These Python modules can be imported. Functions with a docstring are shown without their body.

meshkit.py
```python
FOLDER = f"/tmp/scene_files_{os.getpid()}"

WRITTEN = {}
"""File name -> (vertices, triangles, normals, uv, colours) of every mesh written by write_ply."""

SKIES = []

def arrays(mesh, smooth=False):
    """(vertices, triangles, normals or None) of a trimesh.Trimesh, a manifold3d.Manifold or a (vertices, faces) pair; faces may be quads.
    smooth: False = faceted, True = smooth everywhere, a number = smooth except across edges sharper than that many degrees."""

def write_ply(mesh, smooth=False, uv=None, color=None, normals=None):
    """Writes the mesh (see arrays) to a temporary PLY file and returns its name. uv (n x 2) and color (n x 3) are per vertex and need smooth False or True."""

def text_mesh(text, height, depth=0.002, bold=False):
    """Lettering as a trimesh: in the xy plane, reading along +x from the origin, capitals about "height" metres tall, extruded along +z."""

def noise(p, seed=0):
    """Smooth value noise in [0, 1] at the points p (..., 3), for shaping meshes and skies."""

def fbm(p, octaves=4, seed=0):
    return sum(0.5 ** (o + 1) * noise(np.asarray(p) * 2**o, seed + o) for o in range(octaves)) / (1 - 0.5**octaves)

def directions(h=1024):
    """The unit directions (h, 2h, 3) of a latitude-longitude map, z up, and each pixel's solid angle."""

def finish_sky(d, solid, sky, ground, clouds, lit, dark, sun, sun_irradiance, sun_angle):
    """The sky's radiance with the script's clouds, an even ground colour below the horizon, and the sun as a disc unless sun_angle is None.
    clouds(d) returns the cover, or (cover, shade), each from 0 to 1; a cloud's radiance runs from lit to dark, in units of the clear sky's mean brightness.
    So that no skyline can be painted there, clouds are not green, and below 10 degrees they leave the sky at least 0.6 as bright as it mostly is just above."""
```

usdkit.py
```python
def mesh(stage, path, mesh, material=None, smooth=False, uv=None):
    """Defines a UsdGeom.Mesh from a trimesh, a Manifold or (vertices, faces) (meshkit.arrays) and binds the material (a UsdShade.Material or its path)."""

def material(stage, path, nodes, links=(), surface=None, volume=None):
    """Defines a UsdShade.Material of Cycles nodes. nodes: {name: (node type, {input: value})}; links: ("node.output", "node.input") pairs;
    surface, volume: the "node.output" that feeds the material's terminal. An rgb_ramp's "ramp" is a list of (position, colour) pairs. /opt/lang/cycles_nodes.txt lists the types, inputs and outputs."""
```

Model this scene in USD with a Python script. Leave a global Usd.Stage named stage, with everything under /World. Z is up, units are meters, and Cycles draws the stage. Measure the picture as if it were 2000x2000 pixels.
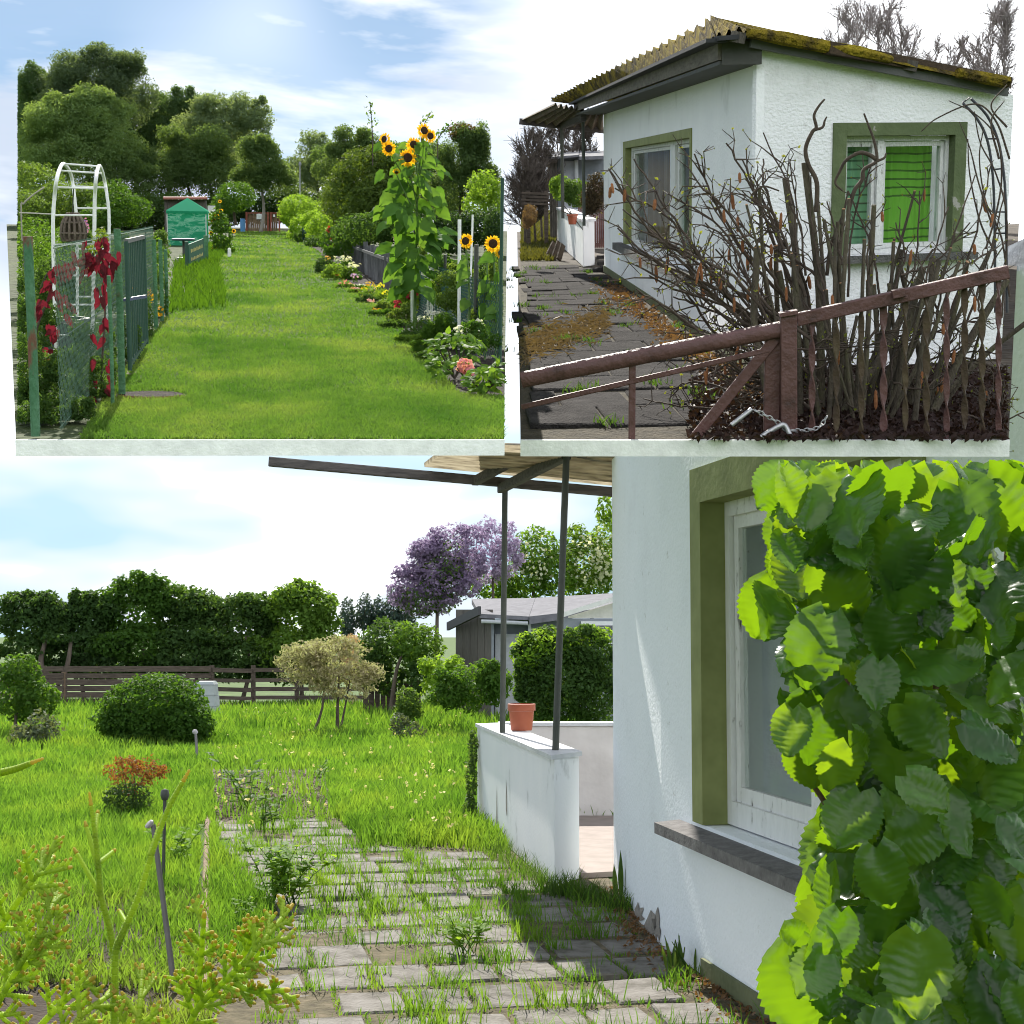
import math, random
import numpy as np
import usdkit
from meshkit import fbm, noise
from pxr import Gf, Sdf, Usd, UsdGeom, UsdLux, UsdShade

stage = Usd.Stage.CreateInMemory()
UsdGeom.SetStageUpAxis(stage, UsdGeom.Tokens.z)
UsdGeom.SetStageMetersPerUnit(stage, 1.0)
UsdGeom.Xform.Define(stage, '/World')
UsdGeom.Scope.Define(stage, '/World/Looks')

# ------------------------------------------------------------------ camera, sky, sun, exposure
HALF, LENS = 966.0, 3000.0            # half width and focal length in the same unit
EYE = np.array([0.0, 0.0, 1.6])
PITCH = math.atan((1197 - HALF) / LENS)
cam = UsdGeom.Camera.Define(stage, '/World/camera')
cam.CreateHorizontalApertureAttr(36.0)
cam.CreateVerticalApertureAttr(36.0)
cam.CreateFocalLengthAttr(36.0 * LENS / (2 * HALF))
cam.CreateClippingRangeAttr(Gf.Vec2f(0.05, 2000.0))
cam.CreateExposureAttr(1.0)
CF = np.array([0, math.cos(PITCH), math.sin(PITCH)])
CU = np.array([0, -math.sin(PITCH), math.cos(PITCH)])
CR = np.array([1.0, 0, 0])
m = Gf.Matrix4d(1)
for r, a in enumerate((CR, CU, -CF)):
    m.SetRow(r, Gf.Vec4d(*map(float, a), 0))
m.SetRow(3, Gf.Vec4d(*map(float, EYE), 1))
cam.AddTransformOp().Set(m)

SUN = np.array([-0.20, 0.95, 1.0]); SUN /= np.linalg.norm(SUN)
sun = UsdLux.DistantLight.Define(stage, '/World/sun')
sun.CreateIntensityAttr(1.15)
sun.CreateAngleAttr(0.55)
sun.CreateNormalizeAttr(True)
sun.CreateColorAttr(Gf.Vec3f(1.0, 0.95, 0.86))
zx = np.cross([0, 1, 0], SUN); zx /= np.linalg.norm(zx)
zy = np.cross(SUN, zx)
m = Gf.Matrix4d(1)
for r, a in enumerate((zx, zy, SUN)):
    m.SetRow(r, Gf.Vec4d(*map(float, a), 0))
sun.AddTransformOp().Set(m)

usdkit.material(stage, '/World/Looks/sky_look', {
    'co': ('texture_coordinate', {}),
    'sep': ('separate_xyz', {}),
    'sky': ('sky_texture', {'sky_type': 'single_scattering', 'sun_disc': False, 'sun_elevation': math.asin(SUN[2]), 'sun_rotation': math.atan2(SUN[0], SUN[1]), 'air_density': 1.0, 'aerosol_density': 0.6}),
    'pale': ('mix_color', {'blend_type': 'multiply', 'fac': 1.0, 'b': (0.42, 0.51, 0.54), 'use_clamp': False}),
    # small clouds: noise over the direction, flattened near the horizon
    'map': ('mapping', {'scale': (4.2, 4.2, 20.0), 'location': (0.62, 0.2, 0.33)}),
    'n': ('noise_texture', {'scale': 1.0, 'detail': 7.0, 'roughness': 0.52, 'distortion': 0.25}),
    'cov': ('rgb_ramp', {'ramp': [(0.0, (0.05, 0.05, 0.05)), (0.42, (0.06, 0.06, 0.06)), (0.52, (0.85, 0.85, 0.85)), (0.75, (0.95, 0.95, 0.95)), (1.0, (1, 1, 1))]}),
    'map2': ('mapping', {'scale': (4.2, 4.2, 20.0), 'location': (0.62, 0.2, 0.05)}),
    'n2': ('noise_texture', {'scale': 1.0, 'detail': 6.0, 'roughness': 0.5, 'distortion': 0.25}),
    'ccol': ('rgb_ramp', {'ramp': [(0.0, (7.5, 7.5, 7.5)), (0.42, (6.4, 6.5, 6.6)), (0.55, (3.7, 4.1, 4.8)), (1.0, (3.0, 3.4, 4.2))]}),
    'm1': ('mix_color', {'use_clamp': False}),
    # big banks of bright cloud, overcast at right; unseen ones added as fill light
    'nb': ('noise_texture', {'scale': 1.3, 'detail': 3.0, 'roughness': 0.5}),
    'mapb': ('mapping', {'rotation': (0.0, 0.0, 0.52)}),
    'bank': ('map_range', {'range_type': 'smoothstep', 'from_min': 0.47, 'from_max': 0.60, 'to_min': 0.0, 'to_max': 1.0, 'clamp': True}),
    # white haze low down
    'haze': ('map_range', {'range_type': 'smoothstep', 'from_min': 0.08, 'from_max': 0.22, 'to_min': 1.0, 'to_max': 0.0, 'clamp': True}),
    'mapl': ('mapping', {'location': (0.6, 0.0, 0.0), 'scale': (1.0, 1.0, 3.0)}),
    'lown': ('noise_texture', {'scale': 5.0, 'detail': 3.0}),
    'lowr': ('rgb_ramp', {'ramp': [(0.0, (2.4, 3.9, 5.4)), (0.42, (3.2, 4.5, 5.4)), (0.53, (4.8, 5.2, 5.6)), (0.62, (10.5, 10.9, 11.3)), (1.0, (11.5, 11.7, 12.0))]}),
    'm2': ('mix_color', {'use_clamp': False}),
    'm3': ('mix_color', {'use_clamp': False, 'b': (8.8, 9.0, 9.3)}),
    'bg': ('background_shader', {'strength': 0.1}),
}, [('co.generated', 'sep.vector'), ('co.generated', 'map.vector'), ('map.vector', 'n.vector'), ('n.fac', 'cov.fac'), ('co.generated', 'map2.vector'),
    ('map2.vector', 'n2.vector'), ('n2.fac', 'ccol.fac'), ('sky.color', 'pale.a'), ('cov.color', 'm1.fac'), ('pale.result', 'm1.a'), ('ccol.color', 'm1.b'),
    ('co.generated', 'mapb.vector'), ('mapb.vector', 'nb.vector'), ('nb.fac', 'bank.value'), ('bank.result', 'm3.fac'), ('m1.result', 'm3.a'),
    ('sep.z', 'haze.value'), ('haze.result', 'm2.fac'), ('co.generated', 'mapl.vector'), ('mapl.vector', 'lown.vector'),
    ('lown.fac', 'lowr.fac'), ('m3.result', 'm2.a'), ('lowr.color', 'm2.b'), ('m2.result', 'bg.color')], surface='bg.background')
dome = UsdLux.DomeLight.Define(stage, '/World/sky')
UsdShade.MaterialBindingAPI.Apply(dome.GetPrim()).Bind(UsdShade.Material.Get(stage, '/World/Looks/sky_look'))
dome.GetPrim().SetCustomDataByKey('kind', 'structure')

# ------------------------------------------------------------------ places: the big garden on the ground and two tilted model gardens before it


class Place:
    """A garden with level ground of its own: X right, Y away, Z up; model is its scale."""
    def __init__(s, cx, hz, roll, h, model):
        s.h, s.k = h, model
        f = s.ray(cx, hz); f /= np.linalg.norm(f)
        r = CR - CR.dot(f) * f; r /= np.linalg.norm(r)
        u = np.cross(r, f)
        c, n = math.cos(math.radians(roll)), math.sin(math.radians(roll))
        s.R, s.F, s.U = c * r + n * u, f, c * u - n * r

    @staticmethod
    def ray(px, py):
        return CF + (px - HALF) / LENS * CR - (py - HALF) / LENS * CU

    def pt(s, px, py, Y):
        q = s.ray(px, py)
        a, b, c = q.dot(s.R), q.dot(s.F), q.dot(s.U)
        return np.array([a / b * Y, Y, s.h + c / b * Y])

    def gr(s, px, py, z=0.0):
        q = s.ray(px, py)
        a, b, c = q.dot(s.R), q.dot(s.F), q.dot(s.U)
        Y = (z - s.h) * b / c
        return np.array([a / b * Y, Y, z])

    def matrix(s, loc=(0, 0, 0), rz=0.0, sc=1.0):
        A = np.stack([s.R, s.F, s.U], 1) * s.k
        o = EYE + A @ (np.asarray(loc, float) - [0, 0, s.h])
        c, n = math.cos(rz), math.sin(rz)
        A = A @ np.array([[c, -n, 0], [n, c, 0], [0, 0, 1]]) * sc
        g = Gf.Matrix4d(1)
        for i in range(3):
            g.SetRow(i, Gf.Vec4d(*map(float, A[:, i]), 0))
        g.SetRow(3, Gf.Vec4d(*map(float, o), 1))
        return g


P3 = Place(966, 1197, 0.0, 1.6, 1.0)
P1 = Place(490, 390, -0.9, 1.6, 0.062)
P2 = Place(1150, 325, 1.0, 1.6, 0.18)

used = {}


def fresh(parent, name):
    k = (parent, name)
    used[k] = used.get(k, -1) + 1
    return f'{parent}/{name}' + (f'_{used[k]:03d}' if used[k] else '')


def tag(prim, label=None, cat=None, group=None, kind=None):
    for k, v in (('label', label), ('category', cat), ('group', group), ('kind', kind)):
        if v:
            prim.SetCustomDataByKey(k, v)


class Thing:
    def __init__(s, pl, name, label, cat, base=(0, 0, 0), group=None, kind=None):
        s.base, s.pl = np.asarray(base, float), pl
        s.path = fresh('/World', name)
        x = UsdGeom.Xform.Define(stage, s.path)
        x.AddTransformOp().Set(pl.matrix(s.base))
        s.prim = x.GetPrim()
        tag(s.prim, label, cat, group, kind)

    def part(s, name, mesh, mat, under=None, label=None, smooth=False, kind=None):
        p = fresh(under or s.path, name)
        g = usdkit.mesh(stage, p, (np.asarray(mesh[0], float) - s.base, mesh[1]), mat, smooth=smooth)
        tag(g.GetPrim(), label, None, None, kind)
        return p

    def copy(s, loc, label, rz=0.0, sc=1.0, group=None):
        p = fresh('/World', s.path.split('/')[-1])
        x = UsdGeom.Xform.Define(stage, p)
        q = x.GetPrim()
        q.GetReferences().AddInternalReference(s.path)
        q.SetInstanceable(True)
        op = [o for o in x.GetOrderedXformOps()]
        (op[0] if op else x.AddTransformOp()).Set(s.pl.matrix(loc, rz, sc))
        was = s.prim.GetCustomData()
        tag(q, label, was['category'], group or was.get('group'))
        return q


def obj(pl, name, mesh, mat, label=None, cat=None, group=None, kind=None, base=(0, 0, 0), smooth=False):
    p = fresh('/World', name)
    g = usdkit.mesh(stage, p, (np.asarray(mesh[0], float) - np.asarray(base, float), mesh[1]), mat, smooth=smooth)
    g.AddTransformOp().Set(pl.matrix(base))
    tag(g.GetPrim(), label, cat, group, kind)
    return p


# ------------------------------------------------------------------ mesh helpers (all return vertices, triangles)
def cat(ms):
    vs, fs, n = [], [], 0
    for v, f in ms:
        v, f = np.asarray(v, float), np.asarray(f, int)
        if f.shape[1] == 4:
            f = np.vstack([f[:, [0, 1, 2]], f[:, [0, 2, 3]]])
        vs.append(v); fs.append(f + n); n += len(v)
    return np.vstack(vs), np.vstack(fs)


HEXF = np.array([[0, 3, 2, 1], [4, 5, 6, 7], [0, 1, 5, 4], [1, 2, 6, 5], [2, 3, 7, 6], [3, 0, 4, 7]])


def hexa(b, t):
    """Bottom four and top four corners, both anticlockwise from above."""
    return cat([(np.vstack([b, t]), HEXF)])


def box(x0, x1, y0, y1, z0, z1):
    q = [(x0, y0), (x1, y0), (x1, y1), (x0, y1)]
    return hexa([(*p, z0) for p in q], [(*p, z1) for p in q])


def beam(a, b, w, h, up=(0, 0, 1), bev=0.0):
    """A squared bar from a to b, w across and h along up."""
    a, b = np.asarray(a, float), np.asarray(b, float)
    t = (b - a) / np.linalg.norm(b - a)
    s = np.cross(t, up); s /= np.linalg.norm(s)
    u = np.cross(s, t)
    c = min(w, h) * bev
    prof = [(-w / 2 + c, -h / 2), (w / 2 - c, -h / 2), (w / 2, -h / 2 + c), (w / 2, h / 2 - c), (w / 2 - c, h / 2), (-w / 2 + c, h / 2), (-w / 2, h / 2 - c), (-w / 2, -h / 2 + c)] if c > 0 else \
        [(-w / 2, -h / 2), (w / 2, -h / 2), (w / 2, h / 2), (-w / 2, h / 2)]
    n = len(prof)
    v = [p + x * s + y * u for p in (a, b) for x, y in prof]
    f = [(i, n + i, n + (i + 1) % n) for i in range(n)] + [(i, n + (i + 1) % n, (i + 1) % n) for i in range(n)]
    f += [(0, i, i + 1) for i in range(1, n - 1)] + [(n, n + i + 1, n + i) for i in range(1, n - 1)]
    return np.array(v), np.array(f)


def tube(pts, rad, sides=6, cap=True):
    p = np.asarray(pts, float)
    n = len(p)
    r = np.broadcast_to(np.asarray(rad, float), (n,)) if np.ndim(rad) == 0 or len(rad) == n else np.interp(np.linspace(0, 1, n), np.linspace(0, 1, len(rad)), rad)
    t = np.gradient(p, axis=0)
    t /= np.linalg.norm(t, axis=1, keepdims=True) + 1e-12
    ref = np.array([0.31, 0.95, 0.05]) if abs(t[:, 2]).mean() > 0.5 else np.array([0.05, 0.1, 0.99])
    a = np.cross(t, ref); a /= np.linalg.norm(a, axis=1, keepdims=True) + 1e-12
    b = np.cross(t, a)
    g = np.arange(sides) * 2 * np.pi / sides
    v = (p[:, None] + r[:, None, None] * (np.cos(g)[None, :, None] * a[:, None] + np.sin(g)[None, :, None] * b[:, None])).reshape(-1, 3)
    f = []
    for i in range(n - 1):
        for j in range(sides):
            k = (j + 1) % sides
            f += [(i * sides + j, (i + 1) * sides + j, (i + 1) * sides + k), (i * sides + j, (i + 1) * sides + k, i * sides + k)]
    if cap:
        f += [(0, j, j + 1) for j in range(1, sides - 1)] + [((n - 1) * sides, (n - 1) * sides + j + 1, (n - 1) * sides + j) for j in range(1, sides - 1)]
    return v, np.array(f)


def lathe(prof, c=(0, 0, 0), n=20, axis=None):
    """Profile of (radius, height) turned about the vertical through c, or about axis."""
    g = np.arange(n) * 2 * np.pi / n
    v = np.array([(r * math.cos(a), r * math.sin(a), z) for r, z in prof for a in g])
    f = []
    for i in range(len(prof) - 1):
        for j in range(n):
            k = (j + 1) % n
            f += [(i * n + j, i * n + k, (i + 1) * n + k), (i * n + j, (i + 1) * n + k, (i + 1) * n + j)]
    if axis is not None:
        z = np.asarray(axis, float) / np.linalg.norm(axis)
        x = np.cross([0.3, 0.2, 0.93], z); x /= np.linalg.norm(x)
        v = v @ np.stack([x, np.cross(z, x), z])
    return v + np.asarray(c, float), np.array(f)


def smoothpath(pts, n=12):
    """Catmull-Rom through the points."""
    p = np.asarray(pts, float)
    p = np.vstack([2 * p[0] - p[1], p, 2 * p[-1] - p[-2]])
    out = []
    for i in range(1, len(p) - 2):
        for t in np.linspace(0, 1, n, endpoint=False):
            a, b, c, d = p[i - 1:i + 3]
            out.append(0.5 * (2 * b + (c - a) * t + (2 * a - 5 * b + 4 * c - d) * t * t + (3 * b - a - 3 * c + d) * t ** 3))
    return np.array(out + [p[-2]])


def poly(pts, zs=None):
    """A flat sheet over an outline (ear clipping)."""
    import trimesh
    from shapely import Polygon
    p = np.asarray(pts, float)
    v, f = trimesh.creation.triangulate_polygon(Polygon(p[:, :2]), engine='earcut')
    return np.column_stack([v, np.full(len(v), p[0, 2] if zs is None else zs)]), f


def unit(v):
    return v / (np.linalg.norm(v, axis=-1, keepdims=True) + 1e-12)


def leaves(pos, nrm, size, rng, aspect=0.55, hang=0.0):
    """Separate pointed leaves at pos facing about nrm; size a number or array."""
    n = len(pos)
    nrm = unit(nrm)
    d = rng.normal(size=(n, 3)) + [0, 0, -hang]
    t = unit(d - (d * nrm).sum(1, keepdims=True) * nrm)
    s = np.cross(nrm, t)
    L = (np.broadcast_to(size, (n,)) * rng.uniform(0.65, 1.25, n))[:, None]
    W = L * aspect * 0.5
    v = np.stack([pos - t * L * 0.5, pos + s * W - t * L * 0.08 + nrm * L * 0.08, pos + t * L * 0.5, pos - s * W - t * L * 0.08 + nrm * L * 0.08], 1).reshape(-1, 3)
    b = np.arange(n)[:, None] * 4
    return v, np.vstack([b + [0, 1, 2], b + [0, 2, 3]])


def view_x(pl, q):
    w = (q - [0, 0, pl.h]) @ np.stack([pl.R, pl.F, pl.U])
    return HALF + LENS * w[:, 0] / (w @ CF)


def tufted(blobs, seed, n=6, lo=.28, hi=.5):
    r_ = np.random.default_rng(seed)
    out = []
    for (x, y, rx, ry, Y) in blobs:
        out.append((x, y, rx * .84, ry * .84, Y))
        for _ in range(n):
            a = r_.uniform(-.3, 3.44); k = r_.uniform(lo, hi); g = r_.uniform(.68, .98)
            out.append((x + rx * g * math.cos(a), y - ry * g * math.sin(a), rx * k, ry * k * r_.uniform(.7, 1.1), Y - r_.uniform(-.3, .5) * rx * Y / LENS))
    return out


def crown(pl, blobs, px=5.0, k=3.2, seed=1, aspect=0.55, clump=0.5, shell=0.5, rough=0.35, flat=0.6, up=0.35, hang=0.0):
    """Leaves through the volume of some ellipsoids (px, py, rx, ry, Y): uneven outline, gaps and clumps."""
    rng = np.random.default_rng(seed)
    out = []
    for (x, y, rx, ry, Y) in blobs:
        u = Y / LENS
        c = pl.pt(x, y, Y)
        rad = np.array([rx * u, 0.5 * (rx + ry) * u, ry * u])
        n = int(k * math.pi * rx * ry / (px * px * aspect * 0.5))
        d = unit(rng.normal(size=(n, 3)))
        r = shell + (1 - shell) * rng.random(n) ** 0.6
        lump = fbm(d * 2.3 + seed * 7.1 + x, 3, seed)
        q = c + d * rad * (r * (1 - rough + 2 * rough * lump))[:, None]
        keep = fbm((q - c) / rad.mean() * 3.1 + seed * 3.3, 3, seed + 5) > clump * 0.62 + 0.10 * (rng.random(n) - 0.5)
        if pl is not P3:
            vx = view_x(pl, q)
            keep &= ((vx > 34) & (vx < 948)) if pl is P1 else ((vx > 986) & (vx < 1899))
        q, d = q[keep], d[keep]
        q[:, 2] = np.maximum(q[:, 2], 0.02 + 0.05 * rng.random(len(q)))
        nr = d * flat + rng.normal(size=d.shape) * 0.55 + [0, 0, up]
        out.append(leaves(q, nr, px * u * 1.15, rng, aspect, hang))
    return cat(out)


def blades(pos, h, w, rng, lean=0.35, seg=2):
    """Grass blades rooted at pos."""
    n = len(pos)
    a = rng.uniform(0, 2 * np.pi, n)
    h = (np.broadcast_to(h, (n,)) * rng.uniform(0.5, 1.3, n))[:, None]
    w = np.broadcast_to(w, (n,))[:, None]
    s = np.stack([np.cos(a), np.sin(a), 0 * a], 1)
    b = rng.uniform(0, 2 * np.pi, n)
    l = np.stack([np.cos(b), np.sin(b), 0 * b], 1) * h * (lean * rng.uniform(0.2, 1.5, n))[:, None]
    z = np.array([0, 0, 1.0])
    mid = pos + z * h * 0.55 + l * 0.35
    v = np.stack([pos - s * w / 2, pos + s * w / 2, mid + s * w * 0.4, mid - s * w * 0.4, pos + z * h * 0.95 + l], 1).reshape(-1, 3)
    i = np.arange(n)[:, None] * 5
    return v, np.vstack([i + [0, 1, 2], i + [0, 2, 3], i + [3, 2, 4]])


def bigleaf(pos, tip, nrm, L, W, steps=12, cols=6, teeth=0.10, pleat=0.035, bend=0.2, fold=0.25, shape='hazel', rng=None, twist=0.0):
    """One broad leaf as a surface: stalk end at pos, pointing along tip, toothed edge, veins as folds."""
    tip = unit(np.asarray(tip, float)); nrm = np.asarray(nrm, float)
    nrm = unit(nrm - nrm.dot(tip) * tip); sd = np.cross(tip, nrm)
    v = []
    ph = rng.random() if rng is not None else 0.3
    for i in range(steps + 1):
        t = i / steps
        if shape == 'hazel':
            w = (math.sin(math.pi * t ** 0.72) ** 0.55) * (1 - 0.25 * max(0, t - 0.7) / 0.3) if 0 < t < 1 else (0.36 if t == 0 else 0.0)
        elif shape == 'heart':
            w = (math.sin(math.pi * t ** 0.55) ** 0.8) if 0 < t < 1 else (0.35 if t == 0 else 0.0)
        else:
            w = math.sin(math.pi * t ** 0.8) if 0 < t < 1 else 0.0
        back = -0.10 if t == 0 else 0.0
        for j in range(-cols // 2, cols // 2 + 1):
            q = 2 * j / cols
            edge = abs(q) == 1
            ww = w * (1 + (teeth * (1 if i % 2 else -0.6) if edge else 0))
            y = t + 0.05 * abs(q) * (1 - t) * 0 - (0.16 * abs(q) * (1 - t) ** 3 if shape != 'lance' else 0) + (teeth * 0.35 if edge and i % 2 else 0)
            vein = pleat * math.sin((t - 0.40 * abs(q) + ph * 0.1) * 2 * math.pi * steps / 2.75) * min(1, 0.3 + 1.5 * abs(q)) * (1 if abs(q) < 1 else 0.5)
            zz = fold * abs(q) * w * 0.5 * W / L - bend * t * t - 0.10 * (q * w) ** 2 + vein + 0.04 * math.sin(4 * q + 6 * t + 9 * ph) + 0.012 * math.sin(9 * q - 11 * t + 5 * ph)
            v.append(np.asarray(pos) + L * (y * tip + zz * nrm) + 0.5 * W * ww * q * (sd + twist * t * nrm))
    n = cols + 1
    f = []
    for i in range(steps):
        for j in range(cols):
            a = i * n + j
            f += [(a, a + 1, a + n + 1), (a, a + n + 1, a + n)]
    return np.array(v), np.array(f)


def wavysheet(a, b, z0, z1, amp, waves, rows=6, cols=60, seed=0, n=None):
    """A hanging cloth between plan points a and b, folded; n is the way the folds push."""
    a, b = np.asarray(a, float), np.asarray(b, float)
    d = b - a
    n = np.array([-d[1], d[0]]) / np.linalg.norm(d)
    v = []
    for i in range(rows + 1):
        w = i / rows
        for j in range(cols + 1):
            t = j / cols
            g = amp * (math.sin(2 * math.pi * waves * t + 1.5 * math.sin(5 * t + seed)) + 0.4 * math.sin(2 * math.pi * waves * 2.3 * t + seed)) * (0.7 + 0.3 * math.sin(3 * w + 4 * t))
            p = a + d * t + n * g
            v.append((*p, z1 + (z0 - z1) * w))
    m_ = cols + 1
    f = []
    for i in range(rows):
        for j in range(cols):
            k = i * m_ + j
            f += [(k, k + m_, k + m_ + 1), (k, k + m_ + 1, k + 1)]
    return np.array(v), np.array(f)


class Wall:
    """An upright plane over plan points a, b seen from the eye of a place; s runs along, o comes out towards the viewer."""
    def __init__(s, pl, a, b, out):
        s.pl, s.a = pl, np.asarray(a, float)[:2]
        d = np.asarray(b, float)[:2] - s.a
        s.len = np.linalg.norm(d); s.t = d / s.len
        n = np.array([s.t[1], -s.t[0]])
        s.n = n if n.dot(out) > 0 else -n

    def hit(s, px, py):
        q = s.pl.pt(px, py, 1.0)
        d2, dz = q[:2], q[2] - s.pl.h
        k = s.a.dot(s.n) / d2.dot(s.n)
        return (d2 * k - s.a).dot(s.t), s.pl.h + dz * k

    def p(s, u, z, o=0.0):
        q = s.a + s.t * u + s.n * o
        return np.array([q[0], q[1], z])

    def box(s, u0, u1, z0, z1, o0, o1, z0b=None, z1b=None):
        """z0b, z1b: other heights at the u1 end."""
        z0b = z0 if z0b is None else z0b
        z1b = z1 if z1b is None else z1b
        b = [s.p(u0, z0, o1), s.p(u1, z0b, o1), s.p(u1, z0b, o0), s.p(u0, z0, o0)]
        t = [s.p(u0, z1, o1), s.p(u1, z1b, o1), s.p(u1, z1b, o0), s.p(u0, z1, o0)]
        v, f = hexa(b, t)
        e1, e2 = b[1] - b[0], b[3] - b[0]
        return (v, f) if np.cross(e1, e2)[2] > 0 else (v, f[:, ::-1])


# ------------------------------------------------------------------ materials
def look(name, stops, scale=6.0, rough=0.8, bump=0.3, detail=6.0, stretch=(1, 1, 1), spec=0.3, metallic=0.0, bscale=None, dist=0.01, island=0.0, extra=None):
    """Noise-coloured surface with a fine relief; stops are (position, colour)."""
    nodes = {'co': ('texture_coordinate', {}), 'mp': ('mapping', {'scale': stretch}), 'n': ('noise_texture', {'scale': scale, 'detail': detail, 'roughness': 0.6}), 'r': ('rgb_ramp', {'ramp': stops}),
             'bn': ('noise_texture', {'scale': bscale or scale * 5, 'detail': 4.0}), 'b': ('bump', {'strength': bump, 'distance': dist}),
             'p': ('principled_bsdf', {'roughness': rough, 'specular_ior_level': spec, 'metallic': metallic})}
    links = [('co.object', 'mp.vector'), ('mp.vector', 'n.vector'), ('mp.vector', 'bn.vector'), ('bn.fac', 'b.height'), ('b.normal', 'p.normal'), ('n.fac', 'r.fac')]
    if extra:                                   # fine dark specks and scratches: (scale, colour factor)
        nodes |= {'sn': ('noise_texture', {'scale': extra[0], 'detail': 8.0, 'roughness': 0.75}), 'sr': ('rgb_ramp', {'ramp': [(0.30, extra[1]), (0.37, (1, 1, 1))]}), 'sm': ('mix_color', {'blend_type': 'multiply', 'fac': 1.0})}
        links += [('mp.vector', 'sn.vector'), ('sn.fac', 'sr.fac'), ('r.color', 'sm.a'), ('sr.color', 'sm.b')]
    if island:
        nodes |= {'g': ('geometry', {}), 'oi': ('object_info', {}), 'ad': ('math', {'math_type': 'add'}), 'mr': ('map_range', {'from_min': 0.0, 'from_max': 2.0, 'to_min': 1 - island, 'to_max': 1 + island}), 'mu': ('mix_color', {'blend_type': 'multiply', 'fac': 1.0, 'use_clamp': False})}
        links += [('g.random_per_island', 'ad.value1'), ('oi.random', 'ad.value2'), ('ad.value', 'mr.value'), ('r.color', 'mu.a'), ('mr.result', 'mu.b'), ('mu.result', 'p.base_color')]
    else:
        links += [('sm.result' if extra else 'r.color', 'p.base_color')]
    return usdkit.material(stage, '/World/Looks/' + name, nodes, links, surface='p.BSDF')


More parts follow.
